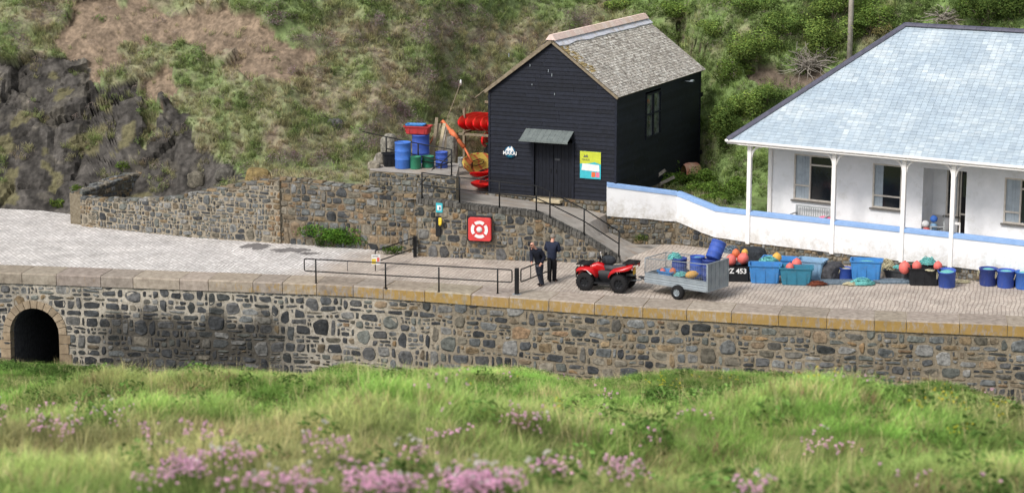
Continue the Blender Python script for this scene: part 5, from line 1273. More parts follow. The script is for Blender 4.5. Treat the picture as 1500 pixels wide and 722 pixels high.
def tub(name,label,loc,w,d,h,m_,rz=0,group=None,taper=.86,wall=.03,cat='crate',text=None,fill=None):
    if w>.9: w*=1.07; h*=1.08
    t=thing(name,label,cat,loc,rz,group); mb=MB(); X,Y=w/2,d/2; k=taper
    def ring(x,y,z,c=.05): return [Vector(q) for q in((x-c,-y,z),(x,-y+c,z),(x,y-c,z),(x-c,y,z),(-x+c,y,z),(-x,y-c,z),(-x,-y+c,z),(-x+c,-y,z))]
    secs=[ring(X*k-.02,Y*k-.02,0),ring(X*k,Y*k,.03),ring(X*.98,Y*.98,h-.07),ring(X*.98,Y*.98,h-.05),ring(X+.03,Y+.03,h-.05),ring(X+.035,Y+.035,h),ring(X-.015,Y-.015,h),ring(X*k-.03,Y*k-.03,.04)]
    vs=[v for s in secs for v in s]; fs=[(i*8+j,i*8+(j+1)%8,(i+1)*8+(j+1)%8,(i+1)*8+j) for i in range(7) for j in range(8)]+[tuple(range(8))[::-1],tuple(56+j for j in range(8))]
    mb.add(vs,fs)
    for sx_ in(-.5,0,.5): mb.box((sx_*X*1.2,-(Y*.93+.012),h*.5),(.03,.02,h*.8))
    mb.build('shell',[m_],t)
    if fill: MB().ball((0,0,h*.75),X*.8,14,sc=(1,Y/X,.35)).build('contents',[fill],t)
    if text:
        q=text_mesh('lettering',text,.27,M['sign_white'],t,(.0,-(Y*.985)-.02,h*.70),rot=(math.pi/2-R_(0),0,0),bold=True,sx_=1.)
    return t
def ropes(name,label,loc,r,h,m_,n=7,seed=1,cat='rope',group=None,th=.018,rz=0,sc=(1,1)):
    rr=random.Random(seed); mb=MB(); pts=[]
    for k in range(n*14):
        a=2*math.pi*k/14+rr.uniform(-.1,.1); q=r*(.45+.55*rr.random()); z=th+h*(k/(n*14))*(1.2-q/r)+rr.uniform(0,.03)
        pts.append((q*math.cos(a)*sc[0],q*math.sin(a)*sc[1],max(th,z)))
    mb.tube(pts,th,5); mb.tube([(p[0]*.8+.02,p[1]*.8,p[2]+h*.25) for p in pts[::-1][::2]],th,5)
    o=mb.build(name,[m_]); o.location=loc; o.rotation_euler=(0,0,rz); return tag(o,label,cat,group)
def buoy(label,loc,r,m_,sc=(1,1,1.12),rot=(0,0,0),group=None,name='float_buoy'):
    t=thing(name,label,'buoy',loc,0,group); t.rotation_euler=rot
    MB().ball((0,0,0),r,16,sc=sc).build('ball',[m_],t)
    MB().tube([(0,0,r*sc[2]*.9),(0,0,r*sc[2]*1.08)],r*.2,8).build('eye',[m_],t)
    return t
# in the trailer
zf=z0+.045
def intr(x,y,z=0): v=trw(x,y,0); v.z=zf+z; return v
drum('drum','blue lidded drum standing upright in the middle of the trailer',intr(-.3,-.3),.27,.98,M['royal_blue_plastic'],fill=M['rope_teal'],lid=False)
drum('drum','blue drum lying tilted on top at the tailboard end of the trailer',intr(-.86,-.45,.92),.28,.68,M['royal_blue_plastic'],tilt=(R_(-22),R_(24)),lid=True)
drum('drum','blue drum buried under teal rope at the front end of the trailer',intr(.5,-.3),.28,.80,M['navy_plastic'],lid=True)
drum('drum','dark blue drum beneath the tilted one, against the tailboard of the trailer',intr(-.78,-.36),.26,.9,M['navy_plastic'],lid=True)
ropes('rope_coil','teal rope heaped on the front drum in the trailer',intr(.72,-.3,.72),.3,.24,M['rope_teal'],seed=2,n=8)
ropes('rope_coil','loose green rope among the floats on the trailer floor',intr(.1,.2,.26),.3,.12,M['rope_teal'],seed=3,n=6)
buoy('small orange float near the front of the trailer',intr(.82,.32,.34),.12,M['coral_plastic']); buoy('orange float beside the yellow one in the trailer',intr(.38,.30,.40),.13,M['orange_plastic'])
buoy('long yellow float lying in the tailboard half of the trailer',intr(-.45,.3,.40),.15,M['yellow_plastic'],sc=(1,1,1.6),rot=(0,R_(80),0))
tub('fish_box','blue box on the trailer floor at the front end',intr(.62,.28),.62,.5,.42,M['sky_plastic'],rz=rzt)
drum('bucket','low black bucket on the trailer floor beside the mesh',intr(.3,.42),.17,.28,M['black_plastic'],lid=False,ribs=False,cat='bucket')
tub('fish_box','grey low fish box on the trailer floor',intr(-.2,.1),.8,.5,.24,M['grey_plastic'])
# along the wall
wr=R_(-12)
def g(px,py,z=0.): return P(px,py,z)
def at_depth(p,d): return p+Vector((.2,.98,0))*d
tub('fish_tub','black fish tub lettered PZ 453, behind the trailer tailboard',at_depth(g(1077,413),.32),.98,.66,.56,M['black_plastic'],rz=R_(-6),text='PZ 453',taper=.95)
tub('fish_tub','bright blue empty fish tub between the black and the teal tubs',at_depth(g(1119,416),.38),1.12,.75,.66,M['sky_plastic'],rz=R_(-8))
tub('fish_tub','teal fish tub holding a coral float',at_depth(g(1165,418.5),.36),1.16,.72,.62,M['teal_plastic'],rz=R_(-8),taper=.84)
tub('fish_tub','blue fish tub behind, holding a yellow float',at_depth(g(1140,404),.36),1.2,.72,.60,M['sky_plastic'],rz=R_(-16))
tub('fish_tub','pale blue fish tub behind the teal one',at_depth(g(1187,411),.5),1.0,.75,.68,M['pale_blue_plastic'],rz=R_(-24))
tub('fish_tub','large sky blue fish tub heaped with pale rope, right of the rocks',at_depth(g(1268,414),.38),1.1,.74,.76,M['sky_plastic'],rz=R_(-12),fill=M['rope_teal'])
tub('fish_tub','plain black fish tub topped with teal rope and coral floats',at_depth(g(1352,419),.36),1.06,.72,.62,M['black_plastic'],rz=R_(-6),taper=.92)
t_=tub('fish_box','flat pale crate lying at the foot of the wall left of the plain black tub',at_depth(g(1313,408),.3),.9,.55,.3,M['grey_plastic'],rz=R_(-20)); 
drum('drum','small royal blue drum left of the large sky blue tub',at_depth(g(1239,412),.25),.26,.48,M['royal_blue_plastic'],ribs=False,fill=M['rope_cream'],lid=False,cat='drum',handles=True)
drum('drum','leaning blue bucket drum with rope handles right of the plain black tub',at_depth(g(1387,422),.25),.33,.66,M['royal_blue_plastic'],tilt=(R_(8),R_(-4)),ribs=False,lid=False,fill=M['rope_teal'],handles=True,taper=.08)
for k,(px,py,mt,lb) in enumerate(((1447,420,'navy_plastic','leftmost, darker of the row of blue tub drums at the right end of the wall'),(1473,423,'royal_blue_plastic','middle of the row of blue tub drums at the right end of the wall'),(1500,425,'blue_plastic','blue tub drum cut by the right edge of the photo'))):
    drum('tub_drum',lb,at_depth(g(px,py),.3),.34,.66,M[mt],ribs=False,lid=False,fill=M['rope_teal'],taper=.1,group='open blue tub drums along the wall',handles=True)
def gb(px,py,z,r,mt,label,**k): p=P(px,py,z); return buoy(label,p,r,M[mt],**k)
gb(1071,381,.78,.2,'coral_plastic','left coral float on top of the PZ 453 tub'); gb(1088,379,.80,.22,'coral_plastic','right coral float on top of the PZ 453 tub, tilted',rot=(.3,.5,0)); gb(1078,371,1.0,.15,'orange_plastic','small orange float above the two coral floats'); gb(1091,370,1.0,.13,'yellow_plastic','small yellow orange float at the back of the PZ 453 tub')
p=P(1072,372,.72); ropes('rope_coil','dark blue rope coil behind the coral floats of the PZ 453 tub',p+Vector((0,.2,0)),.34,.3,M['net_blue'],seed=5,n=8)
gb(1138,378,.68,.19,'yellow_plastic','yellow float on the blue tub behind'); gb(1167,387,.64,.2,'coral_plastic','coral float standing in the teal tub'); gb(1157,392,.56,.16,'coral_plastic','small coral float lying in the left of the teal tub')
gb(1325,392,.62,.22,'coral_plastic','round coral float between the pale crate and the plain black tub')
gb(1343,390,.68,.18,'coral_plastic','coral float on the left of the plain black tub'); gb(1374,390,.70,.17,'coral_plastic','coral float on the right of the plain black tub')
ropes('rope_coil','pale teal rope bundle on top of the plain black tub',P(1359,388,.62),.36,.3,M['rope_teal'],seed=7,n=9)
ropes('rope_coil','cream rope looped over the front of the plain black tub',P(1361,396,.60)+Vector((0,-.1,0)),.2,.04,M['rope_cream'],seed=17,n=2,th=.014)
ropes('rope_coil','heap of pale green rope on the paving in front of the large sky blue tub',P(1262,417),.52,.24,M['rope_teal'],seed=8,n=11,sc=(1,.6))
ropes('rope_coil','second low heap of pale green rope left of the large tub front',P(1245,418)+Vector((0,0,0)),.3,.12,M['rope_cream'],seed=18,n=5,sc=(1,.6))
ropes('rope_coil','rust brown rope pile in front of the dark rocks',P(1196,418),.42,.16,M['rope_rust'],seed=9,n=9,sc=(1,.55))
ropes('rope_coil','cream and teal rope tumbled between the sky blue tub and the round coral float',P(1300,404)+Vector((0,.3,.1)),.42,.5,M['rope_cream'],seed=10,n=9)
ropes('rope_coil','small teal rope ring left of the round coral float',P(1314,406)+Vector((0,-.1,.35)),.2,.12,M['rope_teal'],seed=11,n=5)
ropes('rope_coil','teal netting rope in the blue tub behind the empty one',P(1126,384,.58),.4,.2,M['rope_teal'],seed=12,n=7)
ropes('rope_coil','grey green rope in the middle of the PZ 453 tub',P(1080,388,.56),.2,.14,M['net_blue'],seed=13,n=5)
ropes('rope_coil','pale twine scattered by the leaning bucket drum',P(1408,414),.4,.08,M['rope_cream'],seed=14,n=3,sc=(1,.6),th=.014)
def heap(name,label,loc,d,mt,seed,cat='netting'):
    o=boulder((0,0,0),d,seed,mi=mt); o.name=name; o.location=(loc[0],loc[1],loc[2]+d[2]*.3); 
    for v in o.data.vertices: v.co*=1+.2*mn.noise(v.co*6+Vector((seed,0,0)))
    return tag(o,label,cat)
heap('net_heap','flat blue grey net spread along the paving in front of the rocks and tub',P(1228,415),(2.6,.6,.16),M['net_blue'],3)
heap('net_heap','blue grey net strip in front of the pale crate',P(1318,414),(2.2,.5,.16),M['net_blue'],4)
heap('net_heap','dark pile of netting and gear against the wall behind the PZ 453 tub',P(1104,392)+Vector((0,.6,0)),(1.1,.8,.9),M['net_dark'],5)
stone_at(1203,407,0,(1.0,.7,.62),6,(.10,.10,.11,1),'dark rough boulder in front of the pale blue tub'); stone_at(1218,408,0,(1.1,.8,.68),7,(.09,.09,.10,1),'larger dark boulder right of the first, left of the small royal blue drum')
stone_at(1330,411,0,(.5,.4,.5),9,(.08,.08,.09,1),'dark wedge of rock left of the plain black tub')
# ================================================================== DRUM PLATFORM + KAYAKS
drum('drum','tall bright blue lidded drum at the front left of the platform',P(590.5,246.5,PZ),.33,1.08,M['blue_plastic'])
drum('drum','royal blue drum under the red box, behind the green tubs',P(616,240,PZ)+Vector((0,.35,0)),.36,1.18,M['royal_blue_plastic'])
drum('drum','small royal blue drum right of the green tubs on the platform',P(647,246,PZ),.25,.66,M['royal_blue_plastic'])
drum('drum','left green tub on the platform behind the rail',P(609,247.5,PZ),.22,.52,M['green_plastic'],lid=False,ribs=False); drum('drum','right green tub on the platform, wider',P(627,246,PZ)+Vector((0,.1,0)),.25,.48,M['green_plastic'],lid=False,ribs=False)
tub('fish_box','black tub left of the tall blue drum',P(570,245.5,PZ)+Vector((0,.3,0)),.55,.5,.56,M['black_plastic'],rz=.2)
dz=PZ+1.2; pbx=P(616,240,PZ)+Vector((0,.35,0)); tub('fish_box','red fish box lying on top of the royal blue drum',(pbx.x-.1,pbx.y,dz+.01),1.0,.62,.32,M['red_plastic'],rz=R_(-12)); 
tub('fish_box','light blue box lid nested in the red fish box',(pbx.x-.2,pbx.y+.05,dz+.26),.75,.45,.16,M['sky_plastic'],rz=R_(-10))
def plank(label,a,b_,w=.12,th=.035,mt='pale_timber',cat='plank',name='plank'):
    mb=MB(); a=Vector(a); b_=Vector(b_); bar(mb,Vector((0,0,0)),b_-a,w,th,up=Vector((.2,.9,.1))); o=mb.build(name,[M[mt]]); o.location=a; return tag(o,label,cat)
pw=P(640,238,PZ); 
for k,(dx,h_,tx,mt,lb) in enumerate(((-.42,1.5,.75,'orange_plastic','orange brown plank leaning furthest over in the bundle behind the drums'),(-.2,1.75,.25,'timber','thin upright plank in the bundle behind the drums'),(0,1.5,.42,'pale_timber','broad pale plank in the bundle behind the drums'),(.12,1.35,.3,'deadwood','split grey plank in the bundle behind the drums'),(.3,1.2,.05,'timber','short brown plank at the right of the bundle behind the drums'))):
    plank(lb,(pw.x+dx,pw.y+.45-.05*k,PZ),(pw.x+dx+tx*.7,pw.y+1.0,PZ+h_),w=.13,mt='timber' if mt=='orange_plastic' else mt)
ba=P(648,176,PZ+1.9)+Vector((0,0,0)); ba=PY(648,177,91.2); bb_=PY(680,216,90.6)
t=thing('boom_arm','orange hydraulic boom arm leaning down to the right of the planks','boom',bb_)
MB().tube([Vector((0,0,0)),ba-bb_],[.10,.065],10).build('arm',[M['orange_plastic']],t); e=(ba-bb_)
MB().tube([e*.3,e*.62],.12,10).build('sleeve',[M['orange_plastic']],t); MB().tube([e,e+(PY(629,212,91.2)-ba)],[.05,.035],8).build('strut',[M['rope_rust']],t); MB().tube([Vector((0,0,0)),PY(692,238,90.3)-bb_],.045,8).build('lower_rod',[M['orange_plastic']],t)
MB().tube([Vector((0,0,0)),PY(692,238,90.3)-bb_,Vector((.3,.2,-(bb_.z-2.2)))],.03,6).build('foot',[M['black_metal']],t)
ra_,rb_=PY(656,172,92),PY(675,121,93.2); t=thing('thin_rod','thin pale rod with white tip standing up against the hillside','rod',ra_-Vector((0,0,1.0))); MB().tube([Vector((0,0,0)),Vector((.0,0,1)),rb_-ra_+Vector((0,0,1))],.02,6).build('rod',[M['timber']],t); MB().ball(rb_-ra_+Vector((0,0,1)),.07,8,sc=(.7,.7,2)).build('tip',[M['sign_white']],t)
# rack: posts and shelf
kz=2.15; rp=P(680,247,kz); rk=thing('kayak_rack','weathered timber rack holding red kayaks beside the hut','rack',rp,R_(-24.3)); 
sh_z=PL(680,195,rp,HU)[1]-kz; toph=PL(664,172,rp,HU)[1]-kz
for x,y,h_ in((0,0,sh_z),(1.25,0,sh_z+1.2),(-.42,.9,toph+.3),(0,2.9,sh_z+1.3),(1.25,2.9,sh_z+1.5)):
    MB().box((x,y,h_/2),(.1,.1,h_)).build('post',[M['timber']],rk)
for y in(0,1.4,2.9): MB().box((.55,y,sh_z-.05),(1.6,.09,.1)).build('shelf_bar',[M['timber']],rk)
MB().box((.0,1.4,sh_z+.02),(.09,3,.08)).build('side_bar',[M['timber']],rk)
MB().box((.6,2.6,sh_z+1.05),(1.6,.06,.1),M=None).build('top_bar',[M['timber']],rk)
def kayak(label,loc,rz,roll,L_,m1,m2=None,pitch=0,group='red kayaks stacked on the rack',w=.36,name='kayak'):
    t=thing(name,label,'kayak',loc,rz,group); t.rotation_euler=(pitch,roll,rz)
    mb=MB(); secs=[]; n=16
    for i in range(n+1):
        u=i/n; x=u*2-1; ww=w*(1-abs(x)**2.6)**.75+.012; rk_=.16*abs(x)**3; hd_=.17*(1-abs(x)**4)+.02
        ring=[]
        for k in range(12):
            a=2*math.pi*k/12; cx=math.cos(a)*ww; cz=math.sin(a)*hd_*(1.0 if math.sin(a)<0 else .45)+rk_
            if math.sin(a)>.4 and abs(x)<.55 : cz-=.07
            ring.append(Vector((cx,(x)*L_/2,cz)))
        secs.append(ring)
    vs=[v for s in secs for v in s]; fs=[(i*12+k,i*12+(k+1)%12,(i+1)*12+(k+1)%12,(i+1)*12+k) for i in range(n) for k in range(12)]+[tuple(range(12))[::-1],tuple(n*12+k for k in range(12))]
    k0=len(mb.f); mb.add(vs,fs,0,None,True)
    if m2:
        for j in range(k0,len(mb.f)):
            f=mb.f[j]; cy=sum(mb.v[q][1] for q in f)/len(f)
            if mn.noise(Vector((cy*2.2,j*.37,2)))+.35*math.sin(cy*7)>.12: mb.m[j]=1
    mb.build('hull',[m1]+([m2] if m2 else []),t)
    mb=MB(); mb.tube([(0,-L_*.25,.07),(.12,-L_*.1,.06),(.12,L_*.12,.06),(0,L_*.22,.07),(-.12,L_*.12,.06),(-.12,-L_*.1,.06)],.022,6,closed=True); mb.build('cockpit_rim',[M['black_plastic']],t)
    return t
R24=R_(-24.3)
def rkp(x,y,z): return rp+Matrix.Rotation(R24,3,'Z')@Vector((x,y,z))
mat('kayak_red',rgb(232,34,34),rgb(205,22,26),scale=3,rough=.4)
for k in range(5):
    kayak(['leftmost red kayak on the rack','second red kayak from the left on the rack','middle red kayak of the five on the rack','fourth red kayak from the left on the rack','red kayak nearest the hut on the rack'][k],rkp(-.28+.36*k,1.35,sh_z+.34),R24,R_(62),3.2,M['kayak_red'])
kayak('yellow and orange kayak on the ground in front of the rack',P(696,262,2.05)+Vector((.05,1.1,.50)),R24,R_(52),3.0,M['kayak_yellow'],M['orange_plastic'],group=None,w=.47)
kayak('red kayak lying lowest by the hut corner',P(700,280,1.9)+Vector((.35,1.3,.2)),R24,R_(10),3.0,M['kayak_red'],group=None)
kayak('second red kayak on the ground, under the yellow one',P(701,272,1.95)+Vector((.3,1.4,.40)),R24,R_(-8),3.0,M['kayak_red'],group=None)
kayak('red kayak standing on edge behind the yellow one',P(716,240,2.0)+Vector((.1,1.6,.9)),R24,R_(80),2.6,M['kayak_red'],group=None)
kp=rkp(.3,1.2,0); tub('fish_box','dark green box in the shadows under the kayak rack',(kp.x+.6,kp.y+.9,2.1),.7,.5,.9,M['green_plastic'],rz=R24); heap('net_heap','dark gear heaped under the kayak rack',(rkp(.7,2.0,0).x,rkp(.7,2.0,0).y,2.1),(1.2,.9,1.2),M['net_dark'],8)
drum('bucket','pale grey bucket at the foot of the kayak rack post',P(676,244,2.2),.17,.4,M['bench_grey'],lid=False,ribs=False,cat='bucket')
ropes('rope_coil','pale green rope on the terrace beside the step railing',P(643,286,2.1),.42,.08,M['rope_teal'],seed=15,n=4,sc=(1,.7))
# right of the hut
p=P(962,272,1.75)
for k,(dx,tx,h_,lb) in enumerate(((-.5,.9,.65,'grey plank leaning right at the hut side among weeds'),(-.1,-.35,.8,'grey plank leaning left at the hut side among weeds'),(.1,.7,.35,'low pale plank lying at the hut side among weeds'))):
    plank(lb,(p.x+dx,p.y+.3+.1*k,1.7),(p.x+dx+tx,p.y+.5,1.7+h_),w=.13,mt='deadwood')
t=thing('small_boat','upturned faded red and cream dinghy bow in the weeds beside the hut','boat',P(1004,262,1.8)+Vector((0,1.0,0)),R_(-30)); 
mb=MB(); secs=[]
for i in range(9):
    u=i/8; w=.55*math.sin(math.pi*(.12+.5*u))*(1-.25*u); secs.append([Vector((.72*w*math.cos(a),u*1.3,.42*(1-.35*abs(u-.3))*math.sin(a)*1.2)) for a in [math.pi*k/8 for k in range(9)]])
loft(mb,secs); mb.build('hull',[mat('faded_red',rgb(206,110,92),rgb(222,196,170),scale=2.2,rough=.7)],t)
# utility pole
pb_=P(1245,95,6.5); 
t=thing('utility_pole','weathered grey wooden utility pole on the hillside behind the bungalow roof','pole',(0,0,0))
# ================================================================== HILLSIDE
TOE=[(-60,99),(-45,97.2),(-30,95.8),(-23,94.3),(-19,93.0),(-14,92.0),(-10,90.6),(-6,91.2),(-3.5,93.0),(-1,96.5),(2,99.2),(5,99.6),(8,97.2),(9.2,91.5),(10.5,89.6),(12.5,88.6),(15,87.5),(20,84),(40,72),(60,62)]
Z0T=[(-60,-.5),(-19,-.4),(-15,.5),(-11.5,2.3),(-8,2.55),(-3.8,2.5),(-3.2,1.6),(8.5,1.5),(9.5,1.35),(60,1.2)]
YST=[(-60,97),(-46,97),(-23.1,94.6),(-19.2,92.9),(-17.7,91.0),(-13.77,88.4),(-9.6,86.95),(-5.57,85.65),(-4.4,85.2),(-3.6,88.3),(-1.2,88.9),(3.9,86.7),(6.5,86.65),(9.2,85.1),(20,77.9),(40,65.2),(60,52)]
HC=[(-60,7.5),(-23,7.2),(-19,6.0),(-16.5,4.8),(-14,3.6),(-11.5,1.6),(-9.5,.3),(-8,0)]
def sst(a,b,x): t=min(max((x-a)/(b-a),0),1); return t*t*(3-2*t)
def Zb(x,y):
    d=y-lerp_tab(x,TOE); z0=lerp_tab(x,Z0T)
    if d<=0: return z0
    hc=lerp_tab(x,HC); z=z0
    if hc>0.05:
        dc=hc/1.75
        z+= min(d,dc)*1.75; d=max(0,d-dc)
    s=.88 if x<9 else .80
    if x>8: s=.62+.25*sst(12,20,d+8) if d>0 else s
    z+= s*d if d<60 else s*60+(d-60)*.3
    return z
hutinv=Matrix.Rotation(R_(24.3),3,'Z'); buninv=Matrix.Rotation(TH,3,'Z')
def foot(x,y):      # inside building footprints -> how deep
    q=hutinv@(Vector((x,y,0))-Vector((HA.x,HA.y,0)))
    a=min(q.x+.7,HW+.5-q.x,q.y+1,HL+.7-q.y)
    o_=bp_(-9.5); q=buninv@(Vector((x,y,0))-Vector((o_.x,o_.y,0))); b=min(q.x+1.0,40-q.x,q.y+3,SET+10.2-q.y)
    return a,b
def hill_base(x,y):
    z=Zb(x,y); a,b=foot(x,y)
    if a>0: z=min(z,max(1.55,z-(a*3.5)))
    if b>0: z=min(z,max(.8,z-b*3.5))
    if -3.9<x<-1 and y<TOEY(x): z=min(z,1.75)
    return z
def TOEY(x): return lerp_tab(x,TOE)
def hit(px,py,f,y0=80,y1=125,st=.15):
    d=ray(px,py); y=y0
    while y<y1:
        t=y/d[1]; x=d[0]*t; z=CH+d[2]*t
        if f(x,y)>=z: return Vector((x,y,z))
        y+=st
    return Vector((d[0]*y1/d[1],y1,CH+d[2]*y1/d[1]))
def polyXZ(pts): return [(v.x,v.z) for v in (hit(a,b,Zb,82) for a,b in pts)]
def inpoly(x,z,P_):
    c=False; j=len(P_)-1
    for i in range(len(P_)):
        xi,zi=P_[i]; xj,zj=P_[j]
        if (zi>z)!=(zj>z) and x<(xj-xi)*(z-zi)/(zj-zi)+xi: c=not c
        j=i
    return c
ROCK=polyXZ([(-900,60),(-60,78),(55,82),(100,92),(130,112),(150,128),(185,120),(205,150),(212,205),(228,200),(240,145),(275,160),(298,190),(293,235),(330,236),(355,262)])+[(-10,1.5),(-10,-3),(-60,-3)]
SOIL=polyXZ([(92,8),(170,-16),(240,8),(340,18),(400,38),(456,60),(466,90),(432,120),(385,108),(330,86),(260,66),(205,54),(172,72),(150,114),(112,112),(85,60)])
SOIL2=polyXZ([(195,118),(230,105),(262,125),(255,160),(215,150)]); SOIL3=polyXZ([(1005,62),(1030,60),(1052,88),(1048,98),(1030,90),(1008,76)])
SOIL4=polyXZ([(1090,104),(1160,92),(1215,98),(1262,78),(1240,110),(1180,135),(1110,130)])
def cfield(x,y,z):
    """returns (rgb, kind weights) for a hillside point"""
    p=Vector((x,y,z)); w=Vector((x+.9*mn.noise(p*.9),0,z+.7*mn.noise(p*.9+Vector((5,0,0)))))
    rock=inpoly(w.x,w.z,ROCK) or (x<-19.5 and z<1)
    soil=inpoly(w.x,w.z,SOIL) or inpoly(w.x,w.z,SOIL2) or inpoly(w.x,w.z,SOIL3) or inpoly(w.x,w.z,SOIL4)
    n1=mn.noise(p*.45+Vector((9,0,0))); n2=mn.noise(p*1.3); n3=mn.noise(p*2.6+Vector((0,7,0)))
    g=.38+.9*n1+.6*n2+.25*n3
    g+= .10+.28*sst(3,8,x)
    if z>8.0 and x>-13: g+=.35
    if x>8.5 and z<6.5: g+=.3
    gr=np.array((.235,.31,.125))*(1-sst(0,8,x))+np.array((.235,.34,.115))*sst(0,8,x); dr=np.array((.41,.365,.245)); bn=np.array((.32,.26,.19)); 
    c=gr*min(max(g,0),1)+(1-min(max(g,0),1))*(dr if n3>-.1 else bn)
    return c,rock,soil,g,n1,n2,n3
def facet(p,s,amp):
    d,pt=mn.voronoi(p*s); a=pt[0]; q=p*s-a; r3=Vector((mn.noise(a*13.1),mn.noise(a*17.7+Vector((3,1,2))),mn.noise(a*9.3+Vector((7,7,1)))))
    return amp*(q.dot(r3)*1.6+mn.noise(a*5.5)*.55-.45*max(0,.12-(d[1]-d[0]))/.12)
xs=[-60,-54,-48]; x=-44
while x<-27: xs.append(x); x+=.7
while x<23: xs.append(x); x+=.135
while x<60: xs.append(x); x+=.8
vo=[0]; 
while vo[-1]<17.5: vo.append(vo[-1]+(.065 if vo[-1]<6 else .13))
while vo[-1]<80: vo.append(vo[-1]+max(.3,(vo[-1]-17)*.12))
verts=[]; cols=[]; rockf=[]
def hill_point(x,y):
    z=hill_base(x,y); p=Vector((x,y,z)); c,rock,soil,g,n1,n2,n3=cfield(x,y,z)
    d=y-TOEY(x); am=sst(-.3,2.5,d)
    a,b=foot(x,y); am*=1-sst(-1.5,.2,max(a,b))
    off=Vector((0,-.72,.69))
    if rock:
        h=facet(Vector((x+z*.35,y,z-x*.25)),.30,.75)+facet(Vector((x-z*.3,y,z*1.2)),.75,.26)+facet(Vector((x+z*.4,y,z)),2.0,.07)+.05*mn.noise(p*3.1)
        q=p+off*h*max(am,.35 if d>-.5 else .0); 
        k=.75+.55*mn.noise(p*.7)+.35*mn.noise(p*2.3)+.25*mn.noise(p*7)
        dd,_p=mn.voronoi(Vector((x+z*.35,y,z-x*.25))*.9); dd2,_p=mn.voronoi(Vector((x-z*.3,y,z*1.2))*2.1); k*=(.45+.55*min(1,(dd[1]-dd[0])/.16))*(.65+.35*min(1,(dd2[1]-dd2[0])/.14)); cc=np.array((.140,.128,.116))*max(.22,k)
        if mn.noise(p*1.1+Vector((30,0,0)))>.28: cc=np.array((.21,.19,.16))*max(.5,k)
        if mn.noise(p*.9+Vector((60,0,0)))>.3: cc=np.array((.17,.155,.085))
        return q,cc,1
    h=.95*mn.noise(p*.33)+.5*mn.noise(p*.85)+.26*abs(mn.noise(p*1.9))+.09*mn.noise(p*4.5)
    if soil:
        h=.5*mn.noise(p*.33)-.35+.16*mn.noise(p*2.2)+.07*mn.noise(p*6)
        k=.95+.35*mn.noise(p*1.4)+.4*mn.noise(p*5.5)
        return p+off*h*am,(np.array((.30,.225,.16)) if z>3.5 and x<5 else np.array((.22,.17,.13)))*max(.45,k),2
    return p+off*h*am,c*.95,0
for v_ in vo:
    for x in xs:
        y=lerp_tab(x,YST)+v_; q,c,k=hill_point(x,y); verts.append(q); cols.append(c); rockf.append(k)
nx=len(xs); faces=[(j*nx+i,j*nx+i+1,(j+1)*nx+i+1,(j+1)*nx+i) for j in range(len(vo)-1) for i in range(nx-1)]
me=bpy.data.meshes.new('hillside'); me.from_pydata(verts,[],faces)
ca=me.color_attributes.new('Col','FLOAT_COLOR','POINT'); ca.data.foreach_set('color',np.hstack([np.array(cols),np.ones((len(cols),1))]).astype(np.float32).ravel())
hm=mat('hill_ground', rgb(255,255,255), rgb(175,175,175), scale=5, rough=.95, bump=.06, bscale=5, attr='Col', detail=10)
me.materials.append(hm); sm_=[rockf[f[0]]!=1 for f in faces]; me.polygons.foreach_set('use_smooth',sm_)
hill=bpy.data.objects.new('hillside',me); COL.objects.link(hill); tag(hill,kind='structure')
from mathutils.bvhtree import BVHTree
hbvh=BVHTree.FromPolygons([tuple(v) for v in verts],faces)
def hray(px,py):
    d=Vector(ray(px,py)).normalized(); r=hbvh.ray_cast(Vector((0,0,CH)),d); return (r[0],r[1]) if r[0] else (None,None)
# ------------------------------------------------------------------ tuft prototypes + scatter
def proto_coll(name,objs):
    c=bpy.data.collections.new(name)
    for o in objs: c.objects.link(o)
    return c
def tuft(name,nb,h,spread,w,seg=3,lean=(.35,0),bend=.5,seed=1,shade=(.55,1.25),mt='grass_inst',upright=.0):
    r=random.Random(seed); vs=[];fs=[];cs=[]
    for b in range(nb):
        a=r.uniform(0,6.283); d=spread*math.sqrt(r.random()); x,y=d*math.cos(a),d*math.sin(a); hh=h*r.uniform(.55,1.15); ww=w*r.uniform(.6,1.3)
        la=r.uniform(0,6.283); dx=math.cos(la)*bend*r.random()+lean[0]*r.uniform(.3,1.2)+x/spread*.25; dy=math.sin(la)*bend*r.random()+lean[1]+y/spread*.25
        k=len(vs); fa=r.uniform(0,3.14); wx,wy=math.cos(fa)*ww/2,math.sin(fa)*ww/2; sh=r.uniform(*shade); yl=r.random()
        for i in range(seg+1):
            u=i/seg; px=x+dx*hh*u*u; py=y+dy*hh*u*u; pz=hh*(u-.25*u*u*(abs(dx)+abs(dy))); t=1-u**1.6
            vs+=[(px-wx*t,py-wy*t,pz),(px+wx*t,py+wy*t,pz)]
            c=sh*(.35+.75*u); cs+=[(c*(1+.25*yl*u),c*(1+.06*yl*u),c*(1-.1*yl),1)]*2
        fs+=[(k+2*i,k+2*i+1,k+2*i+3,k+2*i+2) for i in range(seg)]
    me=bpy.data.meshes.new(name); me.from_pydata(vs,[],fs); ca=me.color_attributes.new('Col','FLOAT_COLOR','POINT'); ca.data.foreach_set('color',np.array(cs,dtype=np.float32).ravel()); me.materials.append(M[mt])
    return bpy.data.objects.new(name,me)
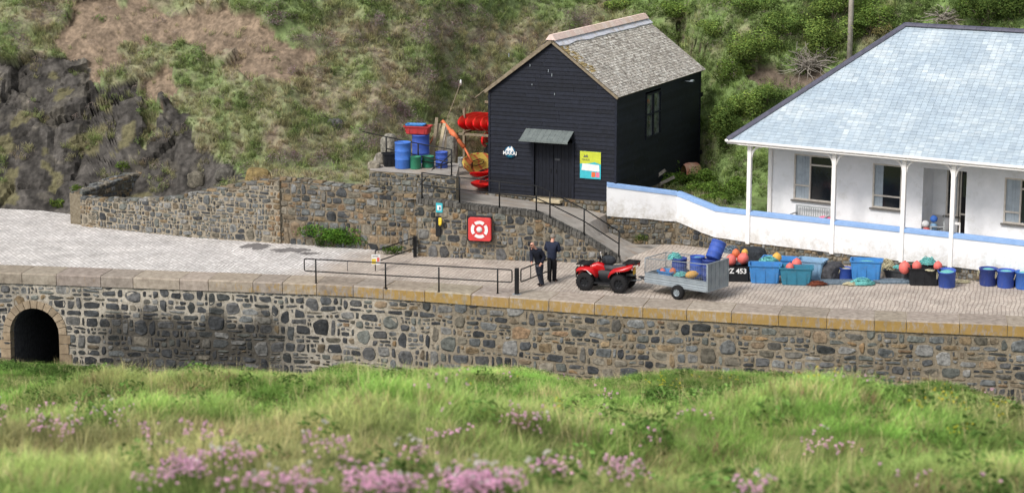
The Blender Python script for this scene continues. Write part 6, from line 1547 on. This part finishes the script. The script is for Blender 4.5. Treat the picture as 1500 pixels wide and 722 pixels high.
def herb(name,n,R,H,ls,seed=1,mt='grass_inst',tip=None,flat=.6):
    """leafy clump: many small leaf faces in a dome"""
    r=random.Random(seed); vs=[];fs=[];cs=[]
    for i in range(n):
        a=r.uniform(0,6.283); e=r.uniform(0,1); rr_=R*r.uniform(.45,1)**.6; st=math.sqrt(1-(e*.98)**2); p=Vector((rr_*st*math.cos(a),rr_*st*math.sin(a),H*e*r.uniform(.7,1.05)+.01))
        nrm=Vector((p.x,p.y,p.z*.8+.2)).normalized()+Vector((r.uniform(-.7,.7),r.uniform(-.7,.7),r.uniform(-.5,.7))); nrm.normalize(); t=nrm.cross(Vector((r.random(),r.random(),r.random()))).normalized(); b=nrm.cross(t); l=ls*r.uniform(.6,1.4); w=l*flat
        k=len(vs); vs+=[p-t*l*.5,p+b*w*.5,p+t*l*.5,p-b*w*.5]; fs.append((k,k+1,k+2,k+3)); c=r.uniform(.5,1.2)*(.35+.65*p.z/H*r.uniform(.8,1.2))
        col=(c,c,c,1)
        if tip and r.random()<tip[1] and p.z>.45*H: col=(*[q for q in tip[0]],1)
        cs+=[col]*4
    me=bpy.data.meshes.new(name); me.from_pydata(vs,[],fs); ca=me.color_attributes.new('Col','FLOAT_COLOR','POINT'); ca.data.foreach_set('color',np.array(cs,dtype=np.float32).ravel()); me.materials.append(M[mt])
    return bpy.data.objects.new(name,me)
def scatter(name,pts,coll,kind='stuff'):
    """pts: list (pos, tint rgb, scale, (rx,ry,rz), proto index)"""
    me=bpy.data.meshes.new(name); me.from_pydata([tuple(p[0]) for p in pts],[],[])
    def at(n,t,vals,key):
        a=me.attributes.new(n,t,'POINT'); a.data.foreach_set(key,np.array(vals,dtype=np.int32 if t=='INT' else np.float32).ravel())
    at('tint','FLOAT_COLOR',[(*p[1],1) for p in pts],'color'); at('scl','FLOAT',[p[2] for p in pts],'value'); at('rot','FLOAT_VECTOR',[p[3] for p in pts],'vector'); at('pid','INT',[p[4] for p in pts],'value')
    o=bpy.data.objects.new(name,me); COL.objects.link(o); tag(o,kind=kind)
    ng=bpy.data.node_groups.new(name,'GeometryNodeTree'); ng.interface.new_socket('Geometry',in_out='INPUT',socket_type='NodeSocketGeometry'); ng.interface.new_socket('Geometry',in_out='OUTPUT',socket_type='NodeSocketGeometry')
    N=ng.nodes; Lk=ng.links; gi=N.new('NodeGroupInput'); go=N.new('NodeGroupOutput'); ip=N.new('GeometryNodeInstanceOnPoints'); ci=N.new('GeometryNodeCollectionInfo'); ci.inputs['Collection'].default_value=coll; ci.inputs['Separate Children'].default_value=True; ci.inputs['Reset Children'].default_value=True
    def na(n,t): q=N.new('GeometryNodeInputNamedAttribute'); q.data_type=t; q.inputs['Name'].default_value=n; return q.outputs['Attribute']
    ip.inputs['Pick Instance'].default_value=True
    Lk.new(gi.outputs[0],ip.inputs['Points']); Lk.new(ci.outputs[0],ip.inputs['Instance']); Lk.new(na('pid','INT'),ip.inputs['Instance Index']); Lk.new(na('rot','FLOAT_VECTOR'),ip.inputs['Rotation']); Lk.new(na('scl','FLOAT'),ip.inputs['Scale']); Lk.new(ip.outputs[0],go.inputs[0])
    m=o.modifiers.new('scatter','NODES'); m.node_group=ng; return o
hp_=[tuft('a_tuft%d'%i,22,.26,.13,.016,seg=2,lean=(.25,-.1),bend=.8,seed=40+i) for i in range(4)]+[herb('b_herb%d'%i,70,.2,.2,.055,seed=50+i) for i in range(3)]+[herb('c_heath%d'%i,120,.26,.24,.035,seed=60+i,tip=((.62,.42,.52),.45)) for i in range(2)]+[herb('d_daisy',16,.22,.3,.05,seed=70,tip=((4,4,3.6),.5))]+[herb('e_twig',80,.3,.22,.09,seed=72,flat=.12)]
pc=proto_coll('hill_protos',hp_)
pts=[]; r=random.Random(77); ok=0
HEATH=[(250,20,22),(300,35,20),(320,30,18),(380,45,25),(445,75,22),(460,65,18),(480,70,15),(520,60,14),(590,175,26),(560,165,20),(600,210,22),(540,205,26),(620,45,26),(650,30,28),(690,20,20),(790,15,20),(830,28,24),(1060,18,18),(850,30,18),(430,100,20),(560,35,18),(660,115,20),(640,60,22),(80,20,22),(30,45,20),(35,70,10),(470,240,18),(420,235,22),(405,30,20),(630,110,18),(700,60,20),(725,120,14)]
HW_=[(v,rr_*.030) for v,rr_ in ((hray(a,b)[0],c) for a,b,c in HEATH) if v is not None]
while ok<26000:
    px=r.uniform(-120,1620); py=r.uniform(-90,330); q,nn=hray(px,py)
    if q is None: continue
    # thin out so that density is even on the ground
    c,rock,soil,g,n1,n2,n3=cfield(q.x,q.y,q.z)
    ok+=1
    a,b=foot(q.x,q.y)
    if max(a,b)>.2 or q.z<1.0 and q.x<-8: continue
    if rock and not (mn.noise(q*.8+Vector((4,4,4)))>.14 and r.random()<.6): continue
    if soil and r.random()<.93: continue
    if q.x>9 and q.z<1.9: 
        if r.random()<.8: continue
    k=r.uniform(.8,1.2)
    heath=any((q-v).length<R1*r.uniform(.5,1.2) for v,R1 in HW_)
    rot=(r.uniform(-.25,.25)-.15,r.uniform(-.25,.25),r.uniform(0,6.28))
    if heath and r.random()<.7: pts.append((q,(.50*k,.42*k,.41*k),r.uniform(.7,1.5),rot,r.choice((7,8))))
    elif g>.62 and r.random()<(.18 if q.x<2 else .4): pts.append((q,(.25*k,.35*k,.12*k),r.uniform(.7,1.7),rot,4+r.randrange(3)))
    elif r.random()<.14: pts.append((q,(.42*k,.34*k,.30*k),r.uniform(.7,1.4),rot,10))
    else:
        cc=c*k*1.7; 
        pts.append((q,tuple(cc),r.uniform(.7,1.6)*(1+.5*n2),rot,r.randrange(4)))
for a,b,n_,sp_ in((480,8,26,16),(460,36,6,12),(505,135,3,20),(545,130,3,10),(960,20,5,25)):
    for _ in range(n_):
        q,nn=hray(a+r.gauss(0,sp_),b+r.gauss(0,sp_*.5))
        if q: pts.append((q,(.2,.22,.12),r.uniform(.5,1.0),(0,0,r.uniform(0,6)),9))
scatter('hillside_grass',pts,pc)
# ------------------------------------------------------------------ bushes (each its own thing)
def bush(name,label,c,rad,n,leaf,col,seed,group=None,cat='bush',lobes=13,twigs=True):
    r=random.Random(seed); t=thing(name,label,cat,c,0,group); rx,ry,rz_=rad
    L_=[(Vector((r.uniform(-.6,.6)*rx,r.uniform(-.55,.55)*ry,r.uniform(.15,.75)*rz_)),r.uniform(.22,.5)) for _ in range(lobes)]
    vs=[];fs=[];cs=[]
    for i in range(n):
        lc,lr=L_[r.randrange(lobes)]; a=r.uniform(0,6.283); e=math.asin(r.uniform(-.5,1)); q=r.uniform(.5,1.0)**.5*(1+.15*r.gauss(0,1)*.5)
        p=lc+Vector((math.cos(e)*math.cos(a)*rx*lr,math.cos(e)*math.sin(a)*ry*lr,math.sin(e)*rz_*lr))*q
        if p.z<0: p.z=r.uniform(0,.1)
        nrm=(p-lc).normalized()+Vector((r.uniform(-.8,.8),r.uniform(-.8,.8),r.uniform(-.4,.9))); nrm.normalize(); tt=nrm.cross(Vector((r.random()+.01,r.random(),r.random()))).normalized(); b=nrm.cross(tt); l=leaf*r.uniform(.6,1.4); w=l*.55
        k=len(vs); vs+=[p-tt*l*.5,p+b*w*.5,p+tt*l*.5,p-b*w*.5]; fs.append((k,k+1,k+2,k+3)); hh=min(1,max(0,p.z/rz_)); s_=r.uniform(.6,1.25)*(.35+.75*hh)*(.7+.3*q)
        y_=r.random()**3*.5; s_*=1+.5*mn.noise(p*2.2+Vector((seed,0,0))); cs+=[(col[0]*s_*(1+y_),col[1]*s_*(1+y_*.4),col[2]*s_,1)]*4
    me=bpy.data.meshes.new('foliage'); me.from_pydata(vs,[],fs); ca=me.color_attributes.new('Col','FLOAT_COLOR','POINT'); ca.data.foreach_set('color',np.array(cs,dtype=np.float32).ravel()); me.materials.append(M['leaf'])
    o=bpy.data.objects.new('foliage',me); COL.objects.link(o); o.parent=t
    if twigs:
        mb=MB()
        for i in range(10):
            lc,lr=L_[i%lobes]; mb.tube([Vector((r.uniform(-.15,.15)*rx,r.uniform(-.15,.15)*ry,-.1)),lc*.5+Vector((r.uniform(-.1,.1),r.uniform(-.1,.1),0)),lc+Vector((r.uniform(-.2,.2),r.uniform(-.2,.2),.2*rz_*lr))],[.03,.02,.008],5)
        mb.build('stem',[M['timber']],t)
    return t
BU_=[ # px,py of base, rx,ry,rz, n, leaf, colour, label
 (1075,112,.9,.9,1.0,2200,'round mid green bush at the foot of the upper slope, left of the dead brushwood'),
 (1110,82,1.5,1.1,1.3,4200,'broad green bush directly above left of the dead brushwood'),
 (1160,48,1.5,1.1,1.2,4200,'broad green bush above the dead brushwood'),
 (1215,80,1.4,1.1,1.9,5200,'tall dense bush immediately left of the utility pole'),
 (1275,50,1.2,1.0,1.5,3600,'dense bush just right of the utility pole'),
 (1225,25,1.6,1.2,1.5,4200,'bush behind the top of the utility pole'),
 (1445,28,1.6,1.0,1.3,4200,'dark green bush above the bungalow ridge at the right'),
 (1495,22,1.4,1.0,1.3,3400,'dark green bush in the top right corner'),
 (1000,22,1.3,1.0,.8,2600,'low green bush above the back end of the boathouse ridge'),
 (1050,48,1.1,.9,.7,2200,'low bright bush between the boathouse ridge and the green slope'),
 (1100,15,1.5,1.0,.8,2800,'low spreading bush near the top edge above the boathouse'),
 (900,12,1.4,1.0,.6,2300,'low leafy mound above the boathouse ridge'),
 (1062,215,.9,.9,2.1,4600,'tall dark leafy bush against the right side of the boathouse'),
 (1092,170,.9,.8,1.2,2600,'green bush between the boathouse and the bungalow hip'),
 (1125,150,.9,.8,.9,2000,'small bush touching the bungalow hip'),
 (1180,165,.8,.8,.9,1700,'bush low behind the bungalow hip edge'),
 (1010,222,.8,.7,.7,1700,'weedy bush at the back corner of the boathouse'),
]
for k,(px,py,a,b,c,n,lb) in enumerate(BU_):
    q,nn=hray(px,py)
    if q is None: continue
    col=((.215,.34,.085),(.25,.38,.10),(.195,.31,.085),(.27,.40,.11))[k%4]
    if k in(6,7,12): col=(.15,.24,.065)
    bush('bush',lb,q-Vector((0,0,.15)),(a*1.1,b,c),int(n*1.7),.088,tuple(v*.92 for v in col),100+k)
q,_=hray(1292,48); 
if q: bush('bush','pale yellowish shrub right of the utility pole by the roof',q-Vector((0,0,.1)),(.8,.6,.5),1300,.09,(.30,.29,.13),150)
q,_=hray(750,75)
# leafy weeds beside the hut/path
for k,(px,py,a,b,c,lb) in enumerate(((1062,284,1.1,.7,.75,'lush nettle clump on the bank left of the veranda'),(1035,270,.8,.6,.8,'nettle clump right of the upturned dinghy'),(1085,275,.8,.6,.6,'weed clump nearest the left veranda post'),(985,262,.35,.35,1.0,'tall thin weed left of the dinghy'),(975,272,.6,.4,.55,'weeds around the grey planks'),(1020,282,.9,.5,.5,'bright weeds just above the kink of the white boundary wall'),(1000,268,.7,.5,.55,'leafy weeds in front of the upturned dinghy'),(1048,292,.9,.5,.4,'low weeds along the top of the boundary wall left of the veranda'),(1020,240,.9,.6,.9,'tall leafy weeds by the back corner of the boathouse'))):
    p=P(px,py,1.6); p.z=max(1.45,hill_base(p.x,p.y)); bush('weed_clump',lb,p,(a,b,c),1900 if a>.4 else 500,.085,(.16,.28,.06),200+k,cat='plants',twigs=False)
p=P(505,364,0); bush('wall_bush','bright green bush sprawling at the foot of the rust stained retaining wall',p+Vector((0,.15,0)),(2.2,.6,.95),8000,.08,(.13,.28,.05),220,twigs=False)
p=P(575,372,0); bush('weed_clump','small weeds under the corner railing by the wall',p,(.6,.3,.35),700,.07,(.10,.18,.04),221,cat='plants',twigs=False)
p=P(283,347,0); bush('weed_clump','tiny green weed at the middle of the slipway wall foot',p,(.35,.2,.3),350,.06,(.12,.19,.05),222,cat='plants',twigs=False)
p=P(940,356,.3); bush('weed_clump','green weed growing out of the rubble wall beside the ramp',p+Vector((0,.1,0)),(.4,.25,.35),500,.06,(.10,.15,.04),223,cat='plants',twigs=False)
for k,(px,py,lb) in enumerate(((180,250,'bright fern tuft low on the cliff'),(83,305,'green plant at the foot of the cliff left of the pier'),(115,282,'small green plant on top of the slipway pier'))):
    q,_=hray(px,py)
    if q: bush('weed_clump',lb,q,(.4,.3,.4),500,.07,(.14,.22,.05),230+k,cat='plants',twigs=False)
for k,(px,py,d) in enumerate(((378,268,(1.1,.8,.9)),(330,262,(.9,.7,.6)),(288,270,(.8,.6,.8)))):
    q,_=hray(px,py-6)
    if q: s=boulder(q,d,40+k,col=((.30,.22,.09,1),(.16,.15,.13,1),(.2,.18,.14,1))[k]); s.name='boulder'; tag(s,('orange lichened boulder above the slipway wall','grey boulder just left of the orange lichened one','small brown boulder furthest left above the slipway wall')[k],'rock')
q,_=hray(490,178); 
if q: tag(boulder(q-Vector((0,0,.15)),(.7,.5,.6),44,col=(.15,.15,.15,1)),'grey rock outcrop in the grass left of the platform hillside','rock')
# dead branches
def deadbush(label,c,R,H,n,seed):
    r=random.Random(seed); mb=MB()
    for i in range(n):
        a=r.uniform(0,6.283); e=r.uniform(.2,1.3); p=Vector((r.uniform(-.3,.3)*R,r.uniform(-.2,.2),0)); pts=[p.copy()]; d=Vector((math.cos(a)*math.cos(e),math.sin(a)*math.cos(e)*.6-.2,math.sin(e)))
        for k in range(5):
            d+=Vector((r.uniform(-.9,.9),r.uniform(-.7,.7),r.uniform(-.7,.5))); d.normalize(); p=p+Vector((d.x*R,d.y*R,d.z*H))*.26; pts.append(p.copy())
        w=r.uniform(.014,.032); mb.tube(pts,[w,w*.9,w*.8,w*.6,w*.45,w*.3],4)
    o=mb.build('dead_brushwood',[M['deadwood']]); o.location=c; return tag(o,label,'dead bush')
q,_=hray(1185,95); 
if q: deadbush('pale grey tangle of dead branches on the bank left of the pole',q+Vector((0,-.25,-.1)),1.05,1.0,110,1)
q,_=hray(1390,28)
if q: deadbush('small pale tangle of dead branches above the bungalow ridge',q,1.1,.55,50,2)
q,_=hray(1244,93); pb_=q if q else PY(1244,93,96)
t.location if False else None
t=[o for o in bpy.data.objects if o.name.startswith('utility_pole')][0]; t.location=pb_-Vector((0,0,.3)); top=PY(1248,-20,pb_.y)-t.location
MB().tube([(0,0,0),top,top+(top.normalized()*3.6)],[.13,.115,.10],12).build('shaft',[M['pole_wood']],t)
MB().box(tuple(top+top.normalized()*3.2),(1.5,.1,.12)).build('crossarm',[M['timber']],t)
# grassy ledge tufts on wall B top etc are in the hillside scatter

# ================================================================== FOREGROUND HEADLAND
CR=[(-400,505),(-150,512),(0,521),(80,527),(200,541),(250,537),(300,531),(450,541),(510,524),(560,535),(700,532),(760,530),(855,551),(950,541),(1000,533),(1100,537),(1200,548),(1310,561),(1370,552),(1410,557),(1480,582),(1500,592),(1650,640),(1900,700)]
YC=34.0
CRX=[]
for px,py in CR:
    q=PY(px,py+12,YC); CRX.append((q.x,q.z))
def fz(x,y):
    zc=lerp_tab(x,CRX)
    if y>YC:
        d=y-YC; return max(-4.7,zc-.25*d-.35*d*d*.35) + .05*mn.noise(Vector((x,y,0)))
    t=(y-10.5)/(YC-10.5); t=max(t,-.45); w=sst(.1,.75,t); zz=8.42*(1-w)+zc*w
    z=13.80+(zz-13.80)*t - .22*math.sin(math.pi*min(max(t,0),1))
    am=math.sin(math.pi*min(max(t*.9+.1,0),1))
    p=Vector((x,y,0)); z+=am*(.62*mn.noise(Vector((x*.24,y*.38,1)))+.36*mn.noise(Vector((x*.55,y*.8,5)))+.12*mn.noise(Vector((x*1.3,y*1.6,9)))) + .05*mn.noise(p*2.1)
    z-=.45*sst(5.0,7.6,x)*math.sin(math.pi*min(max((t-.2)/.8,0),1))
    return z
xs=[-60,-40,-28,-20]+[ -14+.28*i for i in range(101)]+[18,24,36,60]; ys=[-6,-3,0,2,4,6]+[7+.3*i for i in range(108)]+[40+1.5*i for i in range(14)]
verts=[(x,y,fz(x,y)) for y in ys for x in xs]; nx=len(xs); faces=[(j*nx+i,j*nx+i+1,(j+1)*nx+i+1,(j+1)*nx+i) for j in range(len(ys)-1) for i in range(nx-1)]
me=bpy.data.meshes.new('headland'); me.from_pydata(verts,[],faces); me.polygons.foreach_set('use_smooth',[True]*len(faces))
me.materials.append(mat('turf_soil',rgb(120,132,74),rgb(100,104,62),scale=3,rough=1,bump=.03,bscale=12)); head=bpy.data.objects.new('headland_ground',me); COL.objects.link(head); tag(head,kind='structure')
fp=[tuft('a_long%d'%i,80,.155,.17,.0055,seg=3,lean=(.12,-.05),bend=1.1,seed=10+i,shade=(.7,1.25)) for i in range(5)]+[tuft('b_fine%d'%i,70,.14,.16,.004,seg=3,lean=(.15,0),bend=1.1,seed=20+i,shade=(.85,1.5)) for i in range(2)]+[herb('c_leafy%d'%i,110,.24,.22,.05,seed=30+i) for i in range(2)]+[tuft('d_seed',10,.28,.12,.004,seg=4,lean=(.35,0),bend=.4,seed=35,shade=(.9,1.6))]
fc=proto_coll('turf_protos',fp); pts=[]; r=random.Random(5)
n=0
def fgcol(x,y):
    a=mn.noise(Vector((x*.32,y*.16,2)))+.5*mn.noise(Vector((x*.9,y*.5,8))); far=sst(19,28,y)
    g=.70+a*1.0+.45*far-.22*(1-sst(10,16,y))
    return min(max(g,0),1)
while n<34000:
    y=8.2+ (37.5-8.2)*math.sqrt(r.random()); hw=y*.27+1.6; x=r.uniform(-hw,hw)
    n+=1
    g=fgcol(x,y); k=r.uniform(.8,1.22)*(1+.8*mn.noise(Vector((x*.5,y*.32,40)))); gr=np.array((.31,.55,.14)); tn_=np.array((.64,.59,.33)); ol=np.array((.45,.50,.22))  # broad brightness patches put shadow into the turf tint
    c=(gr*g+(tn_*.6+ol*.4)*(1-g))*k
    if r.random()<.10: c=tn_*k*1.1
    if r.random()<.05: c=np.array((.42,.30,.20))*k
    pid=r.randrange(5) if r.random()<.68 else 5+r.randrange(2)
    hm_=.62*mn.noise(Vector((x*.24,y*.38,1)))+.36*mn.noise(Vector((x*.55,y*.8,5)))+.4*mn.noise(Vector((x*1.3,y*1.1,9))); c=c*(1+.75*hm_); s=r.uniform(.7,1.25)*(1+.35*mn.noise(Vector((x*.8,y*.5,3))))  # mound shading put into the tint: lighter tops, darker hollows
    s*=1-.38*sst(24,32,y)
    lf=mn.noise(Vector((x*.45,y*.35,20)))
    if (lf>.25 and y>20 and r.random()<.5) or r.random()<.04: pid=7+r.randrange(2); c=np.array((.17,.30,.075))*k; s*=.9
    elif r.random()<.09: pid=9; c=tn_*1.15
    if y<11: s*=.8
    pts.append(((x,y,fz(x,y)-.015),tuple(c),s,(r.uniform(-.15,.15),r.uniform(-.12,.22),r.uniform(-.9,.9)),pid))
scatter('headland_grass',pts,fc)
# flowers
def flower(name,stalk,hr,petals,pc_,sc_=(.09,.14,.04),seed=1,ncl=1,spread=.0):
    r=random.Random(seed); vs=[];fs=[];cs=[]
    for q in range(ncl):
        ox,oy=r.uniform(-spread,spread),r.uniform(-spread,spread); st=stalk*r.uniform(.7,1.15); tx=r.uniform(-.1,.15); k=len(vs)
        vs+=[(ox-.0018,oy,0),(ox+.0018,oy,0),(ox+tx*st+.0015,oy,st),(ox+tx*st-.0015,oy,st)]; fs.append((k,k+1,k+2,k+3)); cs+=[(*sc_,1)]*4
        c0=Vector((ox+tx*st,oy,st))
        for i in range(petals):
            a=r.uniform(0,6.283); e=r.uniform(-.5,1.4); d=Vector((math.cos(a)*math.cos(e),math.sin(a)*math.cos(e),math.sin(e)*.75)); p=c0+d*hr*r.uniform(.6,1); t=d.cross(Vector((r.random(),r.random(),.3))).normalized(); b=d.cross(t); l=hr*r.uniform(.5,.8)
            k=len(vs); vs+=[p-t*l*.5,p+b*l*.45,p+t*l*.5,p-b*l*.45]; fs.append((k,k+1,k+2,k+3)); m_=r.uniform(.65,1.2); cs+=[(pc_[0]*m_,pc_[1]*m_,pc_[2]*m_,1)]*4
    me=bpy.data.meshes.new(name); me.from_pydata(vs,[],fs); ca=me.color_attributes.new('Col','FLOAT_COLOR','POINT'); ca.data.foreach_set('color',np.array(cs,dtype=np.float32).ravel()); me.materials.append(M['petal']); return bpy.data.objects.new(name,me)
fl=[flower('a_thrift%d'%i,.18,.0125,20,(.97,.58,.80),seed=i,ncl=3,spread=.07) for i in range(3)]+[flower('b_vetch%d'%i,.17,.012,14,(.85,.70,.06),seed=9+i,ncl=3,spread=.1) for i in range(2)]+[flower('c_white',.22,.014,14,(.85,.78,.78),seed=19,ncl=3,spread=.1)]
flc=proto_coll('flower_protos',fl)
PATCH=[(700,712,60,12,150),(560,716,45,10,90),(270,686,35,14,90),(330,672,40,6,70),(475,652,40,8,50),(770,617,40,5,55),(80,628,55,14,55),(155,610,45,18,30),(290,638,30,12,26),(610,668,30,10,34),(650,645,40,10,26),(810,690,35,5,35),(915,692,30,8,40),(440,716,35,8,30),(1215,658,55,16,44),(520,690,20,10,16),(1105,718,25,6,18),(930,660,60,25,14),(1020,612,40,8,14),(890,585,25,14,12),(1250,560,30,10,6),(1455,575,20,12,8),(370,715,40,8,20),(240,700,30,10,20),(40,610,40,8,18),(640,560,60,12,12),(1350,700,80,20,8),(200,640,80,20,20),(0,600,30,10,12),(750,600,200,60,24)]
pts=[]; r=random.Random(8)
def fhit(px,py): return hit(px,py,lambda a,b:fz(a,b)+.16,9,37,.1)
for a,b,sx_,sy_,n_ in PATCH:
    for _ in range(int(n_*(.75 if b>700 else .55 if b>680 else .35))):
        px,py=a+r.gauss(0,sx_*.42),b+r.gauss(0,sy_*.34); q=fhit(px,py)
        if q.y>36: continue
        k=r.uniform(.8,1.15); pts.append(((q.x,q.y,fz(q.x,q.y)),(k,k,k),r.uniform(.85,1.2)*(1+.35*sst(16,28,q.y)),(0,r.uniform(-.1,.2),r.uniform(0,6)),r.randrange(3) if r.random()<.93 else 5))
scatter('thrift_flowers',pts,flc)
pts=[]
for a,b,sx_,sy_,n_ in((995,563,30,14,26),(960,556,25,8,10),(812,588,14,8,12),(1372,575,30,16,26),(1420,622,20,8,8),(1430,600,40,10,8),(1200,548,60,10,6),(730,560,30,10,3),(1060,550,40,10,6)):
    for _ in range(max(2,int(n_*.55))):
        q=fhit(a+r.gauss(0,sx_*.6),b+r.gauss(0,sy_*.6))
        if q.y<36: pts.append(((q.x,q.y,fz(q.x,q.y)),(1,1,1),r.uniform(.8,1.3),(0,r.uniform(-.1,.2),r.uniform(0,6)),3+r.randrange(2)))
scatter('yellow_flowers',pts,flc)
# water far below / to the horizon
mb=MB(); mb.add([(-2500,-1500,-4.9),(2500,-1500,-4.9),(2500,4000,-4.9),(-2500,4000,-4.9)],[(0,1,2,3)]); o=mb.build('sea_water',[mat('water',rgb(52,74,80),rgb(40,60,66),scale=.3,rough=.12,bump=.05,bscale=1.2,spec=.6)]); tag(o,kind='structure')

# ================================================================== LIGHT + CAMERA
w=bpy.data.worlds.new('World'); scene.world=w; w.use_nodes=True; nt=w.node_tree; N=nt.nodes; Lk=nt.links
sd=Vector((-.55,-.62,.86)).normalized(); el=math.asin(sd.z); rot=math.atan2(sd.x,sd.y)
sky=N.new('ShaderNodeTexSky'); sky.sky_type='NISHITA'; sky.sun_disc=False; sky.sun_elevation=el; sky.sun_rotation=rot; sky.dust_density=3; sky.air_density=1.0; sky.ozone_density=1
hs_=N.new('ShaderNodeHueSaturation'); hs_.inputs['Saturation'].default_value=.34; hs_.inputs['Value'].default_value=1.15; Lk.new(sky.outputs[0],hs_.inputs['Color']); Lk.new(hs_.outputs[0],N['Background'].inputs[0]); N['Background'].inputs[1].default_value=.15
sl=bpy.data.lights.new('sun','SUN'); sl.energy=2.45; sl.angle=R_(14); sl.color=(1,.955,.89); so=bpy.data.objects.new('sun',sl); COL.objects.link(so); so.rotation_euler=(-sd).to_track_quat('-Z','Y').to_euler()
cam=bpy.data.cameras.new('camera'); co=bpy.data.objects.new('camera',cam); COL.objects.link(co); co.location=(0,0,CH); co.rotation_euler=(math.pi/2-PITCH,0,0); cam.sensor_width=36; cam.lens=36*F/1500; cam.clip_start=.3; cam.clip_end=6000
cam.dof.use_dof=True; cam.dof.focus_distance=79; cam.dof.aperture_fstop=2.6; cam.dof.aperture_blades=7
scene.camera=co
scene.view_settings.view_transform='Standard'; scene.view_settings.look='None'; scene.view_settings.exposure=0
scene.cycles.max_bounces=6; scene.cycles.transparent_max_bounces=8
